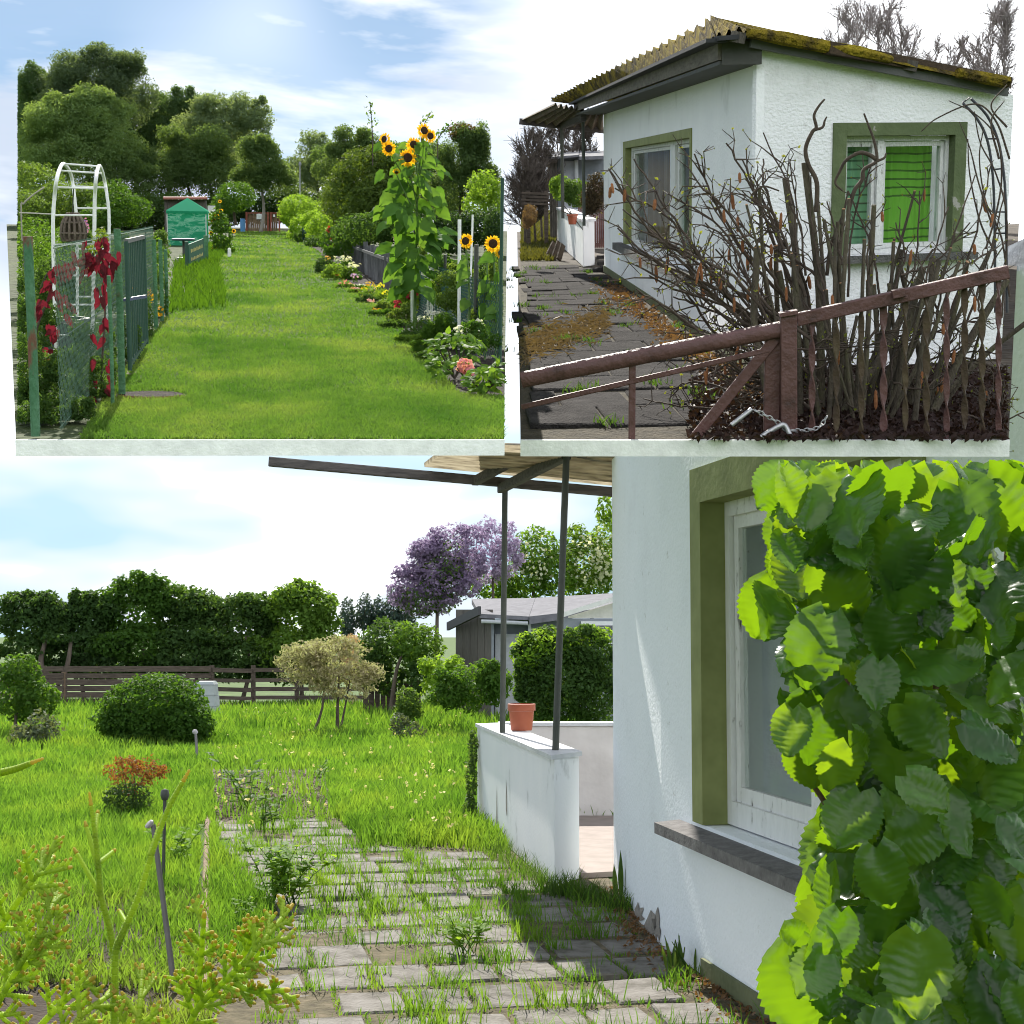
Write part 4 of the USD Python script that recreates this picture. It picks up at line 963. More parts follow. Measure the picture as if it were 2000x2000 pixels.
def bare(label, pts, r, Y0, mids=()):
    t = Thing(P3, 'conifer_sprig', label, 'conifer branch', p3(*pts[0], Y0))
    u = Y0 / LENS
    pa = smoothpath([p3(x, y, Y0) for x, y in pts], 6)
    sh_ = [lumpy(pa[i], pa[i + 1], r * u * (1 - .35 * i / len(pa)), r * u * (1 - .35 * (i + 1) / len(pa)), i) for i in range(len(pa) - 1)]
    t.part('shoot', cat(sh_), THUJA, smooth=True)
    t.part('shoot_tip', lumpy(pa[-1], pa[-1] + unit(pa[-1] - pa[-2]) * 26 * u, r * u * .6, r * u * .35, 1), THTIP, smooth=True)
    sd = []
    for (x0, y0, x1, y1) in mids:
        sd.append(lumpy(p3(x0, y0, Y0), p3(x1, y1, Y0 + .008), 5.5 * u, 4.2 * u, 2))
        t.part('shoot_tip', lumpy(p3(x1, y1, Y0 + .008), p3(x1 + .14 * (x1 - x0), y1 + .14 * (y1 - y0), Y0 + .009), 4.4 * u, 2.4 * u, 2), THTIP, smooth=True)
    if sd:
        t.part('side_shoot', cat(sd), THUJA, smooth=True)
    return t


bare('tall bare conifer shoot with a reddish middle reaching up and right', [(215, 1960), (217, 1880), (218, 1800), (232, 1760), (262, 1690), (290, 1600), (318, 1525), (345, 1475)], 8, .43, [(282, 1615, 300, 1560), (240, 1745, 226, 1720)])
bare('slim upright conifer shoot forking left of the tall one', [(216, 1806), (205, 1745), (190, 1690), (186, 1640), (180, 1580), (172, 1520)], 7.5, .44, [(190, 1690, 145, 1610), (186, 1640, 163, 1560), (184, 1630, 214, 1606), (178, 1580, 184, 1535)])
sprig('conifer spray rising to the right in front of the paving', [[(330, 1990), (375, 1900), (425, 1850), (480, 1795), (545, 1715)], [(430, 1848), (480, 1870), (540, 1868)], [(372, 1905), (378, 1820), (385, 1730)], [(440, 1838), (470, 1780), (482, 1735)]], .42, 71)
sprig('dense conifer spray filling the lower left corner', [[(-40, 1960), (20, 1850), (80, 1750), (110, 1680)], [(-30, 1800), (20, 1720), (70, 1650), (98, 1620)], [(-30, 1905), (40, 1830), (120, 1755)], [(30, 1985), (110, 1900), (170, 1850)]], .44, 72)
sprig('conifer spray along the lower border between the others', [[(110, 1990), (150, 1920), (210, 1875)], [(250, 1990), (262, 1920), (268, 1830)]], .43, 73)
bare('lone conifer shoot at the left border above the spray', [(-20, 1462), (25, 1452), (58, 1440)], 8, .45)

# ---------------------------------------------------------------- leafy hazel at the right
HAZEL = usdkit.material(stage, '/World/Looks/hazel_leaf', {
    'oi': ('object_info', {}), 'co': ('texture_coordinate', {}), 'n': ('noise_texture', {'scale': 90.0, 'detail': 4.0}), 'b': ('bump', {'strength': 0.35, 'distance': 0.002}),
    'r': ('rgb_ramp', {'ramp': [(0.0, (0.010, 0.036, 0.007)), (0.5, (0.022, 0.068, 0.010)), (1.0, (0.045, 0.11, 0.014))]}),
    'r2': ('rgb_ramp', {'ramp': [(0.0, (0.16, 0.36, 0.006)), (0.5, (0.27, 0.50, 0.008)), (1.0, (0.42, 0.62, 0.012))]}),
    'p': ('principled_bsdf', {'roughness': 0.30, 'specular_ior_level': 0.6}), 't': ('translucent_bsdf', {}), 'x': ('mix_closure', {'fac': 0.36})},
    [('oi.random', 'r.fac'), ('oi.random', 'r2.fac'), ('co.object', 'n.vector'), ('n.fac', 'b.height'), ('b.normal', 'p.normal'), ('r.color', 'p.base_color'), ('r2.color', 't.color'), ('p.BSDF', 'x.closure1'), ('t.BSDF', 'x.closure2')], surface='x.closure')
hz = Thing(P3, 'hazel_bush', 'leafy hazel bush with broad toothed leaves before the house window', 'bush', (0.30, 1.0, 0))
r_ = np.random.default_rng(91)
EDGE_Y = [860, 900, 960, 1000, 1060, 1180, 1240, 1300, 1370, 1430, 1500, 1560, 1600, 1640, 1700, 1760, 1830, 1910]
EDGE_X = [1470, 1405, 1475, 1415, 1420, 1430, 1485, 1480, 1445, 1450, 1450, 1545, 1500, 1530, 1520, 1475, 1420, 1490]
stems_h = [[(1720, 2300), (1735, 1950), (1745, 1650), (1760, 1350), (1800, 1050), (1830, 880)], [(1700, 2300), (1690, 2000), (1660, 1700), (1610, 1400), (1590, 1150), (1540, 940)], [(1760, 2300), (1800, 1900), (1850, 1500), (1890, 1200), (1900, 1000)], [(1690, 2000), (1620, 1800), (1540, 1660)], [(1660, 1700), (1560, 1520), (1500, 1440)], [(1745, 1650), (1680, 1350), (1660, 1050)]]
for i, st in enumerate(stems_h):
    pts = [p3(x, y, 1.10 + .02 * math.sin(i * 2 + k)) for k, (x, y) in enumerate(st)]
    if st[0][1] > 2200:
        pts[0][2] = 0.0
    hz.part('branch', tube(smoothpath(pts, 5), [.0055 if st[0][1] > 2200 else .003, .0012], 7), look('hazel_bark_%d' % i, [(.3, (.09, .055, .03)), (.7, (.16, .10, .055))], 20, .8, .4), smooth=True)
nl, lvs = 0, []
grid = []
y = 880.0
while y < 1960:
    x = np.interp(y, EDGE_Y, EDGE_X) + 32
    while x < 1990:
        grid.append((x + r_.normal(0, 14), y + r_.normal(0, 14)))
        x += 66
    y += 58
for lay, (Yl, keep) in enumerate(((1.12, .9), (1.03, .85), (.95, .6), (.90, .22))):
    for (x, y) in grid:
        if r_.random() > keep:
            continue
        if x < np.interp(y, EDGE_Y, EDGE_X) + 16:
            continue
        x_, y_ = x + r_.normal(0, 16), y + r_.normal(0, 20)
        if y_ < 893 - 40 * (lay == 0):
            y_ = 893
        sz = r_.choice([94, 116, 138, 166, 66], p=[.28, .3, .18, .09, .15]) * Yl / LENS
        c = p3(x_, y_ - 45, Yl + r_.normal(0, .018))
        kind = r_.random()
        tip = np.array([r_.normal(-.15, .55), r_.normal(-.05, .35), -1.0 + r_.normal(0, .45)])
        if kind < .5:      # blade hanging towards the viewer
            nr = np.array([r_.normal(-.15, .45), -1.0, .45 + r_.normal(0, .35)])
        elif kind < .8:    # tilted up to the sky
            nr = np.array([r_.normal(0, .5), -.45, 1.0]); tip[2] *= .45; tip[1] -= .4
        else:              # back towards the viewer
            nr = np.array([r_.normal(.2, .5), .9, .6])
        lf = bigleaf(c, tip, nr, sz, sz * r_.uniform(.80, .98), 24, 8, .06, .013, r_.uniform(.05, .35), r_.uniform(.05, .4), 'hazel', r_)
        top_z = 1.6 + (1197 - 866) / LENS * lf[0][:, 1]
        lf[0][:, 2] -= max(0.0, (lf[0][:, 2] - top_z).max())
        slack = r_.uniform(-10, 52)
        vx, vy = HALF + LENS * lf[0][:, 0] / lf[0][:, 1], 1197 - LENS * (lf[0][:, 2] - 1.6) / lf[0][:, 1]
        lf[0][:, 0] += max(0.0, (np.interp(vy, EDGE_Y, EDGE_X) - slack - vx).max()) * c[1] / LENS
        lvs.append((c[1], nl, lf))
        nl += 1
lvs.sort(key=lambda e: e[:2])
for _, _, lf in lvs[:300]:
    hz.part('leaf', lf, HAZEL, smooth=True)
if len(lvs) > 300:
    hz.part('inner_leaves', cat([lf for _, _, lf in lvs[300:]]), HAZEL, smooth=True, kind='stuff')
# ================================================================== THE WINTER HOUSE (upper right picture): a model garden on a white board
p2, g2 = P2.pt, P2.gr
rng = np.random.default_rng(12)
NEAR2 = g2(1442, 831)[1]


def board(pl, name, label, x0, x1, ynear, far, lip):
    """The white board that carries a model garden: a thin slab under its ground with an upright front."""
    a_, b_ = pl.gr(x0, ynear), pl.gr(x1, ynear)
    fa, fb = a_ * far / a_[1], b_ * far / b_[1]
    th = (pl.pt(x0, ynear, a_[1])[2] - pl.pt(x0, ynear + lip, a_[1])[2])
    dn = np.array([0, 0, -th]); s_ = np.array([0, 0, -.02])
    e = np.array([0, -.03, 0])
    t = Thing(pl, name, label, 'display board', (*((a_ + b_) / 2)[:2], -th))
    t.part('slab', hexa([a_ + dn, b_ + dn, fb + dn, fa + dn], [a_ + s_, b_ + s_, fb + s_, fa + s_]), BOARD)
    t.part('front_strip', hexa([a_ + dn + e * 1.1, b_ + dn + e * 1.1, b_ + dn + e * .1, a_ + dn + e * .1], [a_ + e * 1.1 + [0, 0, .004], b_ + e * 1.1 + [0, 0, .004], b_ + e * .1 + [0, 0, .004], a_ + e * .1 + [0, 0, .004]]), BOARD)
    return a_, b_, fa, fb


a_, b_, fa, fb = board(P2, 'display_board', 'white board carrying the model of the house in winter', 982, 1903, 830, 46.0, 29)
WETG = look('winter_ground', [(.3, (.035, .027, .02)), (.55, (.075, .058, .042)), (.75, (.11, .085, .06))], 1.3, .95, .7, detail=8, dist=.02)
obj(P2, 'bed_ground', (np.array([a_, b_, fb, fa]) + [0, 0, -.016], np.array([(0, 1, 2), (0, 2, 3)])), WETG, kind='structure')
# winter lawn at the far left
LAWNW = look('winter_lawn', [(.3, (.05, .05, .02)), (.55, (.09, .08, .035)), (.75, (.12, .10, .05))], 2, .95, .6, dist=.03)
l0 = [g2(982, 493), g2(1045, 491), g2(1052, 440), g2(1130, 420), g2(1130, 395), g2(982, 395)]
obj(P2, 'lawn', poly(np.array(l0) + [0, 0, -.006]), LAWNW, kind='structure')
n = 5000
q = np.array([g2(x, y) for x, y in zip(rng.uniform(983, 1048, n), rng.uniform(398, 492, n))])
WBL = leaf_look('winter_blade', [(.065, .07, .02), (.10, .09, .035), (.045, .065, .016)], fac=.3)
obj(P2, 'winter_grass', blades(q, .10, .035, rng, .5), WBL, 'short yellowish winter grass at the far left beyond the paving', 'grass', kind='stuff')
# flags
FLAG = look('damp_shaded_flags', [(.28, (.024, .022, .022)), (.5, (.045, .041, .040)), (.75, (.075, .069, .067))], 5, .95, .6, spec=.08, bscale=50, dist=.012, island=.25, detail=9)  # damp tone taken darker, overcast shade put into the colour
flags = obj(P2, 'paved_yard', poly(np.array([g2(982, 829.5), g2(1560, 829.5), g2(1420, 712), g2(1330, 642), g2(1150, 527), g2(1135, 505), g2(1050, 492), g2(982, 493)]) + [0, 0, -.008]), look('yard_soil', [(.3, (.035, .03, .02)), (.7, (.085, .07, .045))], 8, .95, .7), kind='structure')
wl_a, wl_b = g2(1142, 512)[:2], g2(1420, 705)[:2]           # foot of the left wall
ax = unit(wl_a - wl_b); ac = np.array([ax[1], -ax[0]])
o2 = g2(1000, 829)[:2]
weed2 = []
for i in range(-4, 22):
    for j in range(-3, 8):
        c = o2 + ax * i * .86 + ac * (j * .52 + .26 * (i % 2))
        px = 1150 + 0
        d_ = c - EYE[:2]
        v_ = P2.matrix((c[0], c[1], 0)).ExtractTranslation()
        w_ = np.array([v_[0], v_[1], v_[2]]) - EYE
        X_, Y_ = HALF + LENS * w_[0] / w_.dot(CF), HALF - LENS * w_.dot(CU) / w_.dot(CF)
        if not (496 < Y_ < 850 and 940 < X_ < np.interp(Y_, [496, 527, 642, 712, 830], [1085, 1130, 1300, 1380, 1460])):
            continue
        if c[1] < NEAR2 + .42:
            continue
        w, d = .26 - rng.uniform(.005, .02), .43 - rng.uniform(.01, .035)
        if c[0] - .27 < g2(984, Y_)[0]:
            w = max(.06, (c[0] + w - g2(984, Y_)[0] - .06) / 2); c = c + ac * (.26 - w)
        ro = rng.normal(0, .02); z = .008 + rng.normal(0, .006); tx, ty = rng.normal(0, .012, 2)
        pr = []
        for zz, k in ((-.04, 1), (0, 1), (.008, .96)):
            for sx, sy in ((-1, -1), (1, -1), (1, 1), (-1, 1)):
                x, y = sx * w * k, sy * d * k
                q = c + ac * (x * math.cos(ro) - y * math.sin(ro)) + ax * (x * math.sin(ro) + y * math.cos(ro))
                pr.append((*q, z + zz + tx * x + ty * y))
        f = [(b + k, b + (k + 1) % 4, b + 4 + (k + 1) % 4, b + 4 + k) for b in (0, 4) for k in range(4)] + [(8, 9, 10, 11)]
        usdkit.mesh(stage, fresh(flags, 'flag'), (np.array(pr), np.array(f)), FLAG)
        if rng.random() < .75:
            weed2.append(c + ac * .26 * rng.choice([-1, 1]) + ax * rng.uniform(-.4, .4))
pos = np.vstack([np.column_stack([t + rng.normal(0, .05, (k, 2)), np.zeros(k)]) for t, k in zip(weed2, rng.integers(8, 40, len(weed2)))])
obj(P2, 'joint_grass', blades(pos, .075, .012, rng, .7), MIDLEAF, 'small tufts of grass in the joints of the dark winter paving', 'grass', kind='stuff')
STRAW = leaf_look('straw', [(.25, .19, .12), (.19, .14, .085), (.31, .24, .155)], fac=.1)
q = np.array([g2(x, y, .03) for x, y in zip(np.clip(rng.normal(1080, 52, 1500), 983, 1200), np.zeros(1500))] if 0 else [g2(x, 655 - (x - 985) * .33 + dy, .03) for x, dy in zip(rng.uniform(985, 1150, 1300), rng.normal(0, 15, 1300))])
obj(P2, 'straw_litter', leaves(q, rng.normal(size=q.shape) * .4 + [0, 0, 1], .13, rng, .12), STRAW, 'pale straw scattered over the winter paving', 'straw', kind='stuff')
t_ = rng.uniform(0, 1, 1500)
fx_, fy_ = np.interp(t_, [0, .5, 1], [1150, 1290, 1480]), np.interp(t_, [0, .5, 1], [535, 640, 760])
q = np.array([g2(x - abs(rng.normal(0, 22)) + 6, y + rng.normal(0, 10), .02) for x, y in zip(fx_, fy_)])
obj(P2, 'leaf_litter', leaves(q, rng.normal(size=q.shape) + [0, 0, 1], .07, rng), LITTER, 'brown fallen leaves along the foot of the left house wall', 'leaf litter', kind='stuff')
q = np.array([g2(x, y, .03) for x, y in zip(rng.uniform(1300, 1900, 4200), rng.uniform(690, 828, 4200))])
obj(P2, 'dead_leaves', leaves(q, rng.normal(size=q.shape) + [0, 0, 1], .07, rng), leaf_look('dead_leaf', [(.05, .03, .025), (.09, .05, .04), (.035, .02, .018)], fac=.1), 'dark dead leaves under the bare bush behind the railing', 'leaf litter', kind='stuff')

# ---------------------------------------------------------------- house
L2, C2_ = g2(1140, 512)[:2], g2(1420, 706)[:2]
WLf = Wall(P2, C2_, L2, (-1, -.2))
e_r = p2(1902, 400, C2_[1] + .9)[:2]
WRt = Wall(P2, C2_, e_r, (0, -1))
h2 = Thing(P2, 'winter_house', 'white rendered house with a mossy corrugated roof behind the bare bush', 'house', (*C2_, 0))


def holed(W, s0, s1_, z0, zt0, zt1, hole, th, o=0.0):
    """A wall with a rectangular opening (u0, u1, z0, z1); its top runs from zt0 to zt1."""
    u0, u1, h0, h1 = hole
    zt = lambda u: zt0 + (zt1 - zt0) * (u - s0) / (s1_ - s0)
    return cat([W.box(s0, u0, z0, zt(s0), -th, o, z1b=zt(u0)), W.box(u1, s1_, z0, zt(u1), -th, o, z1b=zt(s1_)), W.box(u0, u1, z0, h0, -th, o), W.box(u0, u1, h1, zt(u0), -th, o, z1b=zt(u1))])


zLc, zLf = WLf.hit(1414, 118)[1], WLf.hit(1124, 214)[1]
zR0, zR1 = WRt.hit(1420, 88)[1], WRt.hit(1902, 179)[1]
uL0, zL1 = WLf.hit(1306, 247); uL1, _ = WLf.hit(1177, 262)
zL1 = 0.5 * (WLf.hit(1306, 247)[1] + WLf.hit(1177, 264)[1]); zL0 = WLf.hit(1187, 463)[1]
uR0, zRt = WRt.hit(1576, 232); uR1, zRb = WRt.hit(1816, 474)
holeL = (uL0 + .10, uL1 - .35, zL0, zL1 - .09)
holeR = (uR0 + .10, uR1 - .12, zRb, zRt - .10)
STUCCO = look('scratch_stucco', [(.26, (.66, .655, .66)), (.40, (.82, .82, .845)), (.75, (.88, .88, .905))], 2.0, .95, .55, extra=(14.0, (.62, .60, .58)), bscale=34, dist=.008, stretch=(1, 1, 1.4), detail=8, spec=.1)
SMOOTHW = look('winter_render', [(.26, (.66, .66, .68)), (.40, (.85, .85, .88)), (.75, (.90, .90, .925))], 1.6, .9, .4, bscale=40, dist=.006, spec=.1)
h2.part('wall', holed(WLf, 0.0, WLf.len, 0, zLc, zLf, (holeL[0] - .03, holeL[1] + .03, holeL[2], holeL[3] + .03), .06), SMOOTHW)
h2.part('wall', holed(WRt, -.004, WRt.len, 0, zR0, zR1, (holeR[0] - .03, holeR[1] + .03, holeR[2], holeR[3] + .03), .06), STUCCO)
h2.part('inner_wall', cat([WRt.box(.6, WRt.len, 0.1, 2.0, -1.6, -1.5), WLf.box(1.0, WLf.len - .6, .1, 2.2, -1.3, -1.2)]), DARK_IN)  # backs the panes; its dark colour stands in for shade indoors
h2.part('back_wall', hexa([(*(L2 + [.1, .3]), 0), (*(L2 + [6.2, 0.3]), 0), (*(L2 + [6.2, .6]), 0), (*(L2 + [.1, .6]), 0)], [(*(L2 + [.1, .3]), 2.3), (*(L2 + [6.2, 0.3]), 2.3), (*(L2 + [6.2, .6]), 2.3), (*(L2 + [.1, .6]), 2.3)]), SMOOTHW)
h2.part('ceiling', hexa([(*(C2_ + [.3, .5]), 2.15), (*(e_r + [0, .5]), 2.15), (*(L2 + [6.2, 0]), 2.15), (*(L2 + [.5, 0]), 2.15)], [(*(C2_ + [.3, .5]), 2.2), (*(e_r + [0, .5]), 2.2), (*(L2 + [6.2, 0]), 2.2), (*(L2 + [.5, 0]), 2.2)]), DARK_IN)  # unseen, shuts the sky out above the curtains
GREENR = look('chipped_green_paint', [(.28, (.075, .10, .045)), (.60, (.105, .135, .062)), (.655, (.12, .15, .07)), (.67, (.30, .29, .26)), (.8, (.36, .34, .31))], 3.2, .8, .35, detail=8)
CURT_G = usdkit.material(stage, '/World/Looks/striped_curtain', {
    'co': ('texture_coordinate', {}), 's': ('separate_xyz', {}), 'wz': ('noise_texture', {'scale': 3.0}), 'ma': ('math', {'math_type': 'multiply_add', 'value2': 0.03}), 'mu': ('math', {'math_type': 'multiply', 'value2': 92.0}), 'si': ('math', {'math_type': 'sine'}),
    'r': ('rgb_ramp', {'ramp': [(0.0, (0, 0, 0)), (0.72, (0, 0, 0)), (0.80, (1, 1, 1)), (1.0, (1, 1, 1))]}), 'band': ('math', {'math_type': 'multiply', 'value2': 9.0}), 'bs': ('math', {'math_type': 'sine'}), 'gt': ('math', {'math_type': 'greater_than', 'value2': -0.55}), 'an': ('math', {'math_type': 'multiply'}),
    'mx': ('mix_color', {'a': (0.27, 0.66, 0.07), 'b': (0.07, 0.20, 0.03)}), 'p': ('principled_bsdf', {'roughness': 0.8}), 't': ('translucent_bsdf', {}), 'x': ('mix_closure', {'fac': 0.25})},
    [('co.object', 's.vector'), ('co.object', 'wz.vector'), ('wz.fac', 'ma.value1'), ('s.z', 'ma.value3'), ('ma.value', 'mu.value1'), ('mu.value', 'si.value1'), ('si.value', 'r.fac'), ('s.z', 'band.value1'), ('band.value', 'bs.value1'), ('bs.value', 'gt.value1'), ('r.color', 'an.value1'), ('gt.value', 'an.value2'), ('an.value', 'mx.fac'),
     ('mx.result', 'p.base_color'), ('mx.result', 't.color'), ('p.BSDF', 'x.closure1'), ('t.BSDF', 'x.closure2')], surface='x.closure')
CURT_P = leaf_look('grey_green_curtain', [(.36, .46, .32), (.42, .52, .37)], fac=.3)
CURT_B = leaf_look('brown_curtain', [(.12, .075, .03), (.15, .09, .035)], fac=.2)


def window2(W, hole, su, frame_m, mull, label, olive):
    u0, u1, z0, z1 = hole
    w_ = h2.part('window', cat([W.box(u0 - su[0], u0, z0, z1 + su[2], -.12, .014), W.box(u1, u1 + su[1], z0, z1 + su[2], -.12, .014), W.box(u0, u1, z1, z1 + su[2], -.12, .016)]), olive, label=label)
    k = (u1 - u0) / 1.0
    f_ = .034 * su[3]
    fz = .042
    fr_ = [W.box(u0 + .002, u0 + f_, z0, z1 - .002, -.16, -.07), W.box(u1 - f_, u1 - .002, z0, z1 - .002, -.16, -.07), W.box(u0 + f_, u1 - f_, z1 - fz, z1 - .002, -.16, -.07), W.box(u0 + f_, u1 - f_, z0, z0 + fz, -.16, -.07), W.box(mull[0], mull[1], z0 + fz, z1 - fz, -.165, -.06)]
    sash = []
    for (a, b) in ((u0 + f_, mull[0]), (mull[1], u1 - f_)):
        sash += [W.box(a + .004, a + f_, z0 + fz + .004, z1 - fz - .004, -.145, -.09), W.box(b - f_, b - .004, z0 + fz + .004, z1 - fz - .004, -.145, -.09), W.box(a + f_, b - f_, z1 - fz * 2, z1 - fz - .004, -.143, -.092), W.box(a + f_, b - f_, z0 + fz + .004, z0 + fz * 2, -.143, -.092)]
        h2.part('pane', W.box(a + f_, b - f_, z0 + fz * 2, z1 - fz * 2, -.122, -.118), GLASS, w_)
    h2.part('frame', cat(fr_), frame_m, w_)
    h2.part('sash', cat(sash), frame_m, w_)
    return w_


m0, m1 = WRt.hit(1662, 350)[0], WRt.hit(1674, 350)[0]
wr = window2(WRt, holeR, (.12, .11, .10, 1.0), FRAME_WHITE, (m0, m1), 'chipped green window surround of the right window', GREENR)
z0, z1 = holeR[2] + .02, holeR[3] - .03
c0, c1 = WRt.p(holeR[0] - .06, 0, -.24)[:2], WRt.p(m0 + .10, 0, -.24)[:2]
CURT_T = leaf_look('teal_curtain', [(.17, .36, .19), (.21, .42, .23)], fac=.25)
h2.part('curtain', wavysheet(WRt.p(m1 - .05, 0, -.25)[:2], WRt.p(holeR[1] - .04, 0, -.25)[:2], z0, z1, .022, 8, seed=2), CURT_G, wr, label='bright green striped curtain', smooth=True)
h2.part('curtain', wavysheet(c0, c1, z0, z1, .02, 5, seed=5), usdkit.material(stage, '/World/Looks/pale_striped_curtain', {
    'co': ('texture_coordinate', {}), 's': ('separate_xyz', {}), 'mu': ('math', {'math_type': 'multiply', 'value2': 92.0}), 'si': ('math', {'math_type': 'sine'}), 'r': ('rgb_ramp', {'ramp': [(0.0, (.22, .44, .27)), (.72, (.22, .44, .27)), (.8, (.07, .15, .09)), (1, (.07, .15, .09))]}), 'p': ('principled_bsdf', {'roughness': .8})},
    [('co.object', 's.vector'), ('s.z', 'mu.value1'), ('mu.value', 'si.value1'), ('si.value', 'r.fac'), ('r.color', 'p.base_color')], surface='p.BSDF'), wr, label='pale green striped curtain', smooth=True)
m0, m1 = WLf.hit(1263, 350)[0], WLf.hit(1254, 350)[0]
wl = window2(WLf, holeL, (.10, .35, .09, 4.5), FRAME_WHITE, (m0, m1), 'olive window surround of the left window', GREEN_FRAME)
h2.part('curtain', wavysheet(WLf.p(holeL[0] + .1, 0, -.26)[:2], WLf.p(m0 + 1.6, 0, -.26)[:2], holeL[2], holeL[3], .05, 9, seed=3), CURT_P, wl, label='grey-green curtain', smooth=True)
h2.part('curtain', wavysheet(WLf.p(m0 + 1.75, 0, -.26)[:2], WLf.p(holeL[1] - .5, 0, -.26)[:2], holeL[2], holeL[3], .05, 3, seed=4), CURT_B, wl, label='brown curtain', smooth=True)
SILL = look('mossy_sill', [(.3, (.085, .085, .08)), (.7, (.16, .155, .15))], 14, .9, .7)
ua, ub = WLf.hit(1316, 503)[0], WLf.hit(1172, 466)[0]
h2.part('sill', WLf.box(ua, ub, holeL[2] - .10, holeL[2] - .004, -.1, .13), SILL)
ua, ub = WRt.hit(1560, 480)[0], WRt.hit(1832, 480)[0]
h2.part('sill', WRt.box(ua, ub, holeR[2] - .06, holeR[2] - .004, -.1, .10), SILL)
h2.part('plinth', WLf.box(.02, WLf.len, 0, .10, .003, .02), PLINTH)

# roof: dark edge box on the left, corrugated sheets covered in moss
MOSS = usdkit.material(stage, '/World/Looks/mossy_sheet', {'co': ('texture_coordinate', {}), 'n': ('noise_texture', {'scale': 3.4, 'detail': 9.0, 'roughness': 0.68}), 'r': ('rgb_ramp', {'ramp': [(0.32, (0.035, 0.027, 0.016)), (0.42, (0.10, 0.075, 0.022)), (0.52, (0.27, 0.20, 0.022)), (0.72, (0.44, 0.34, 0.03))]}),
    'n2': ('noise_texture', {'scale': 26.0, 'detail': 6.0}), 'b': ('bump', {'strength': 1.0, 'distance': 0.03}), 'p': ('principled_bsdf', {'roughness': 0.95, 'specular_ior_level': 0.1})}, [('co.object', 'n.vector'), ('co.object', 'n2.vector'), ('n.fac', 'r.fac'), ('n2.fac', 'b.height'), ('b.normal', 'p.normal'), ('r.color', 'p.base_color')], surface='p.BSDF')
FELTB = plain('black_felt', (.035, .036, .04), .8)
Cn, Cf = C2_[1], L2[1]
En = p2(1357, 108, Cn - .1); Ef = p2(1084, 213, Cf)
ob = lambda x0, y0, x1, y1, Yn, Yf: (p2(x0, y0, Yn), p2(x1, y1, Yf))
FASC = look('grey_fascia', [(.3, (.10, .088, .075)), (.55, (.165, .145, .125)), (.75, (.22, .195, .17))], 5, .85, .4, stretch=(5, 1, 5))
fa0, fa1 = p2(1358, 96, Cn - .05), p2(1084, 203, Cf)
h2.part('fascia', beam(fa0, fa1, .03, .135), FASC)
wn, wf = WLf.p(0, 0)[:2], WLf.p(WLf.len, 0)[:2]
sb0, sb1 = p2(1357, 115, Cn - .05), p2(1086, 214, Cf)
h2.part('soffit', hexa([(sb0[0], sb0[1], sb0[2] - .03), (wn[0] + .02, wn[1], sb0[2] - .03), (wf[0] + .02, wf[1], sb1[2] - .03), (sb1[0], sb1[1], sb1[2] - .03)], [(sb0[0], sb0[1], sb0[2] + .0), (wn[0] + .02, wn[1], sb0[2]), (wf[0] + .02, wf[1], sb1[2]), (sb1[0], sb1[1], sb1[2])]), plain('soffit_grey', (.085, .085, .08), .8))
h2.part('fascia_end', hexa([(fa0[0] + .016, fa0[1] - .02, sb0[2] - .031), (wn[0] + .03, fa0[1] - .02, sb0[2] - .031), (wn[0] + .03, fa0[1] + .01, sb0[2] - .031), (fa0[0] + .016, fa0[1] + .01, sb0[2] - .031)], [(fa0[0] + .016, fa0[1] - .02, fa0[2] + .07), (wn[0] + .03, fa0[1] - .02, fa0[2] + .07), (wn[0] + .03, fa0[1] + .01, fa0[2] + .07), (fa0[0] + .016, fa0[1] + .01, fa0[2] + .07)]), plain('fascia_end_grey', (.075, .075, .07), .8))
rg = [p2(1352, 74, Cn - .15), p2(1084, 194, Cf + .2), p2(1340, 40, Cn + 1.1), p2(1040, 189, Cf + 1.8)]
h2.part('roof_edge', hexa([p2(1350, 80, Cn - .2), p2(1424, 70, Cn - .1), p2(1424, 70, Cf), p2(1080, 197, Cf)], [p2(1350, 71, Cn - .2), p2(1424, 60, Cn - .1), p2(1424, 60, Cf), p2(1080, 192, Cf)]) if 0 else cat([beam(p2(1352, 76, Cn - .2), p2(1082, 196, Cf), .16, .03), beam(p2(1352, 73, Cn - .2), p2(1425, 68, Cn - .08), .1, .035)]), FELTB)
up2 = np.array([0, 0, 1.0])
left_sheet = corrugated(rg[0], rg[1], rg[2], rg[3], 30, .035, nv=5, rag=.05, seed=4, nrm=unit(np.array([-.3, -.25, 1.0])))
h2.part('roof_sheet', left_sheet, MOSS, smooth=70)
r00, r01 = p2(1408, 66, Cn - .2), p2(1340, 38, Cn + 1.1)
r10, r11 = p2(1902, 172, e_r[1] - .2), p2(1902, 160, e_r[1] + 6)
h2.part('roof_sheet', corrugated(r00 + up2 * .03, r01 + up2 * .01, r10 + up2 * .03, p2(1902, 158, e_r[1] + 1.2), 5, .03, nv=26, nrm=up2), MOSS, smooth=70)
h2.part('roof_sheet', corrugated(r01 - up2 * .02, rg[3], p2(1902, 161, e_r[1] + 1.2) - up2 * .05, p2(1700, 190, Cf + 1.8), 30, .03, nv=6, nrm=up2), MOSS, smooth=70)
h2.part('roof_sheet', corrugated(rg[0] + up2 * .02, r00 + up2 * .05, rg[2] + up2 * .01, r01 + up2 * .02, 3, .03, nv=5, nrm=up2), MOSS, smooth=70)
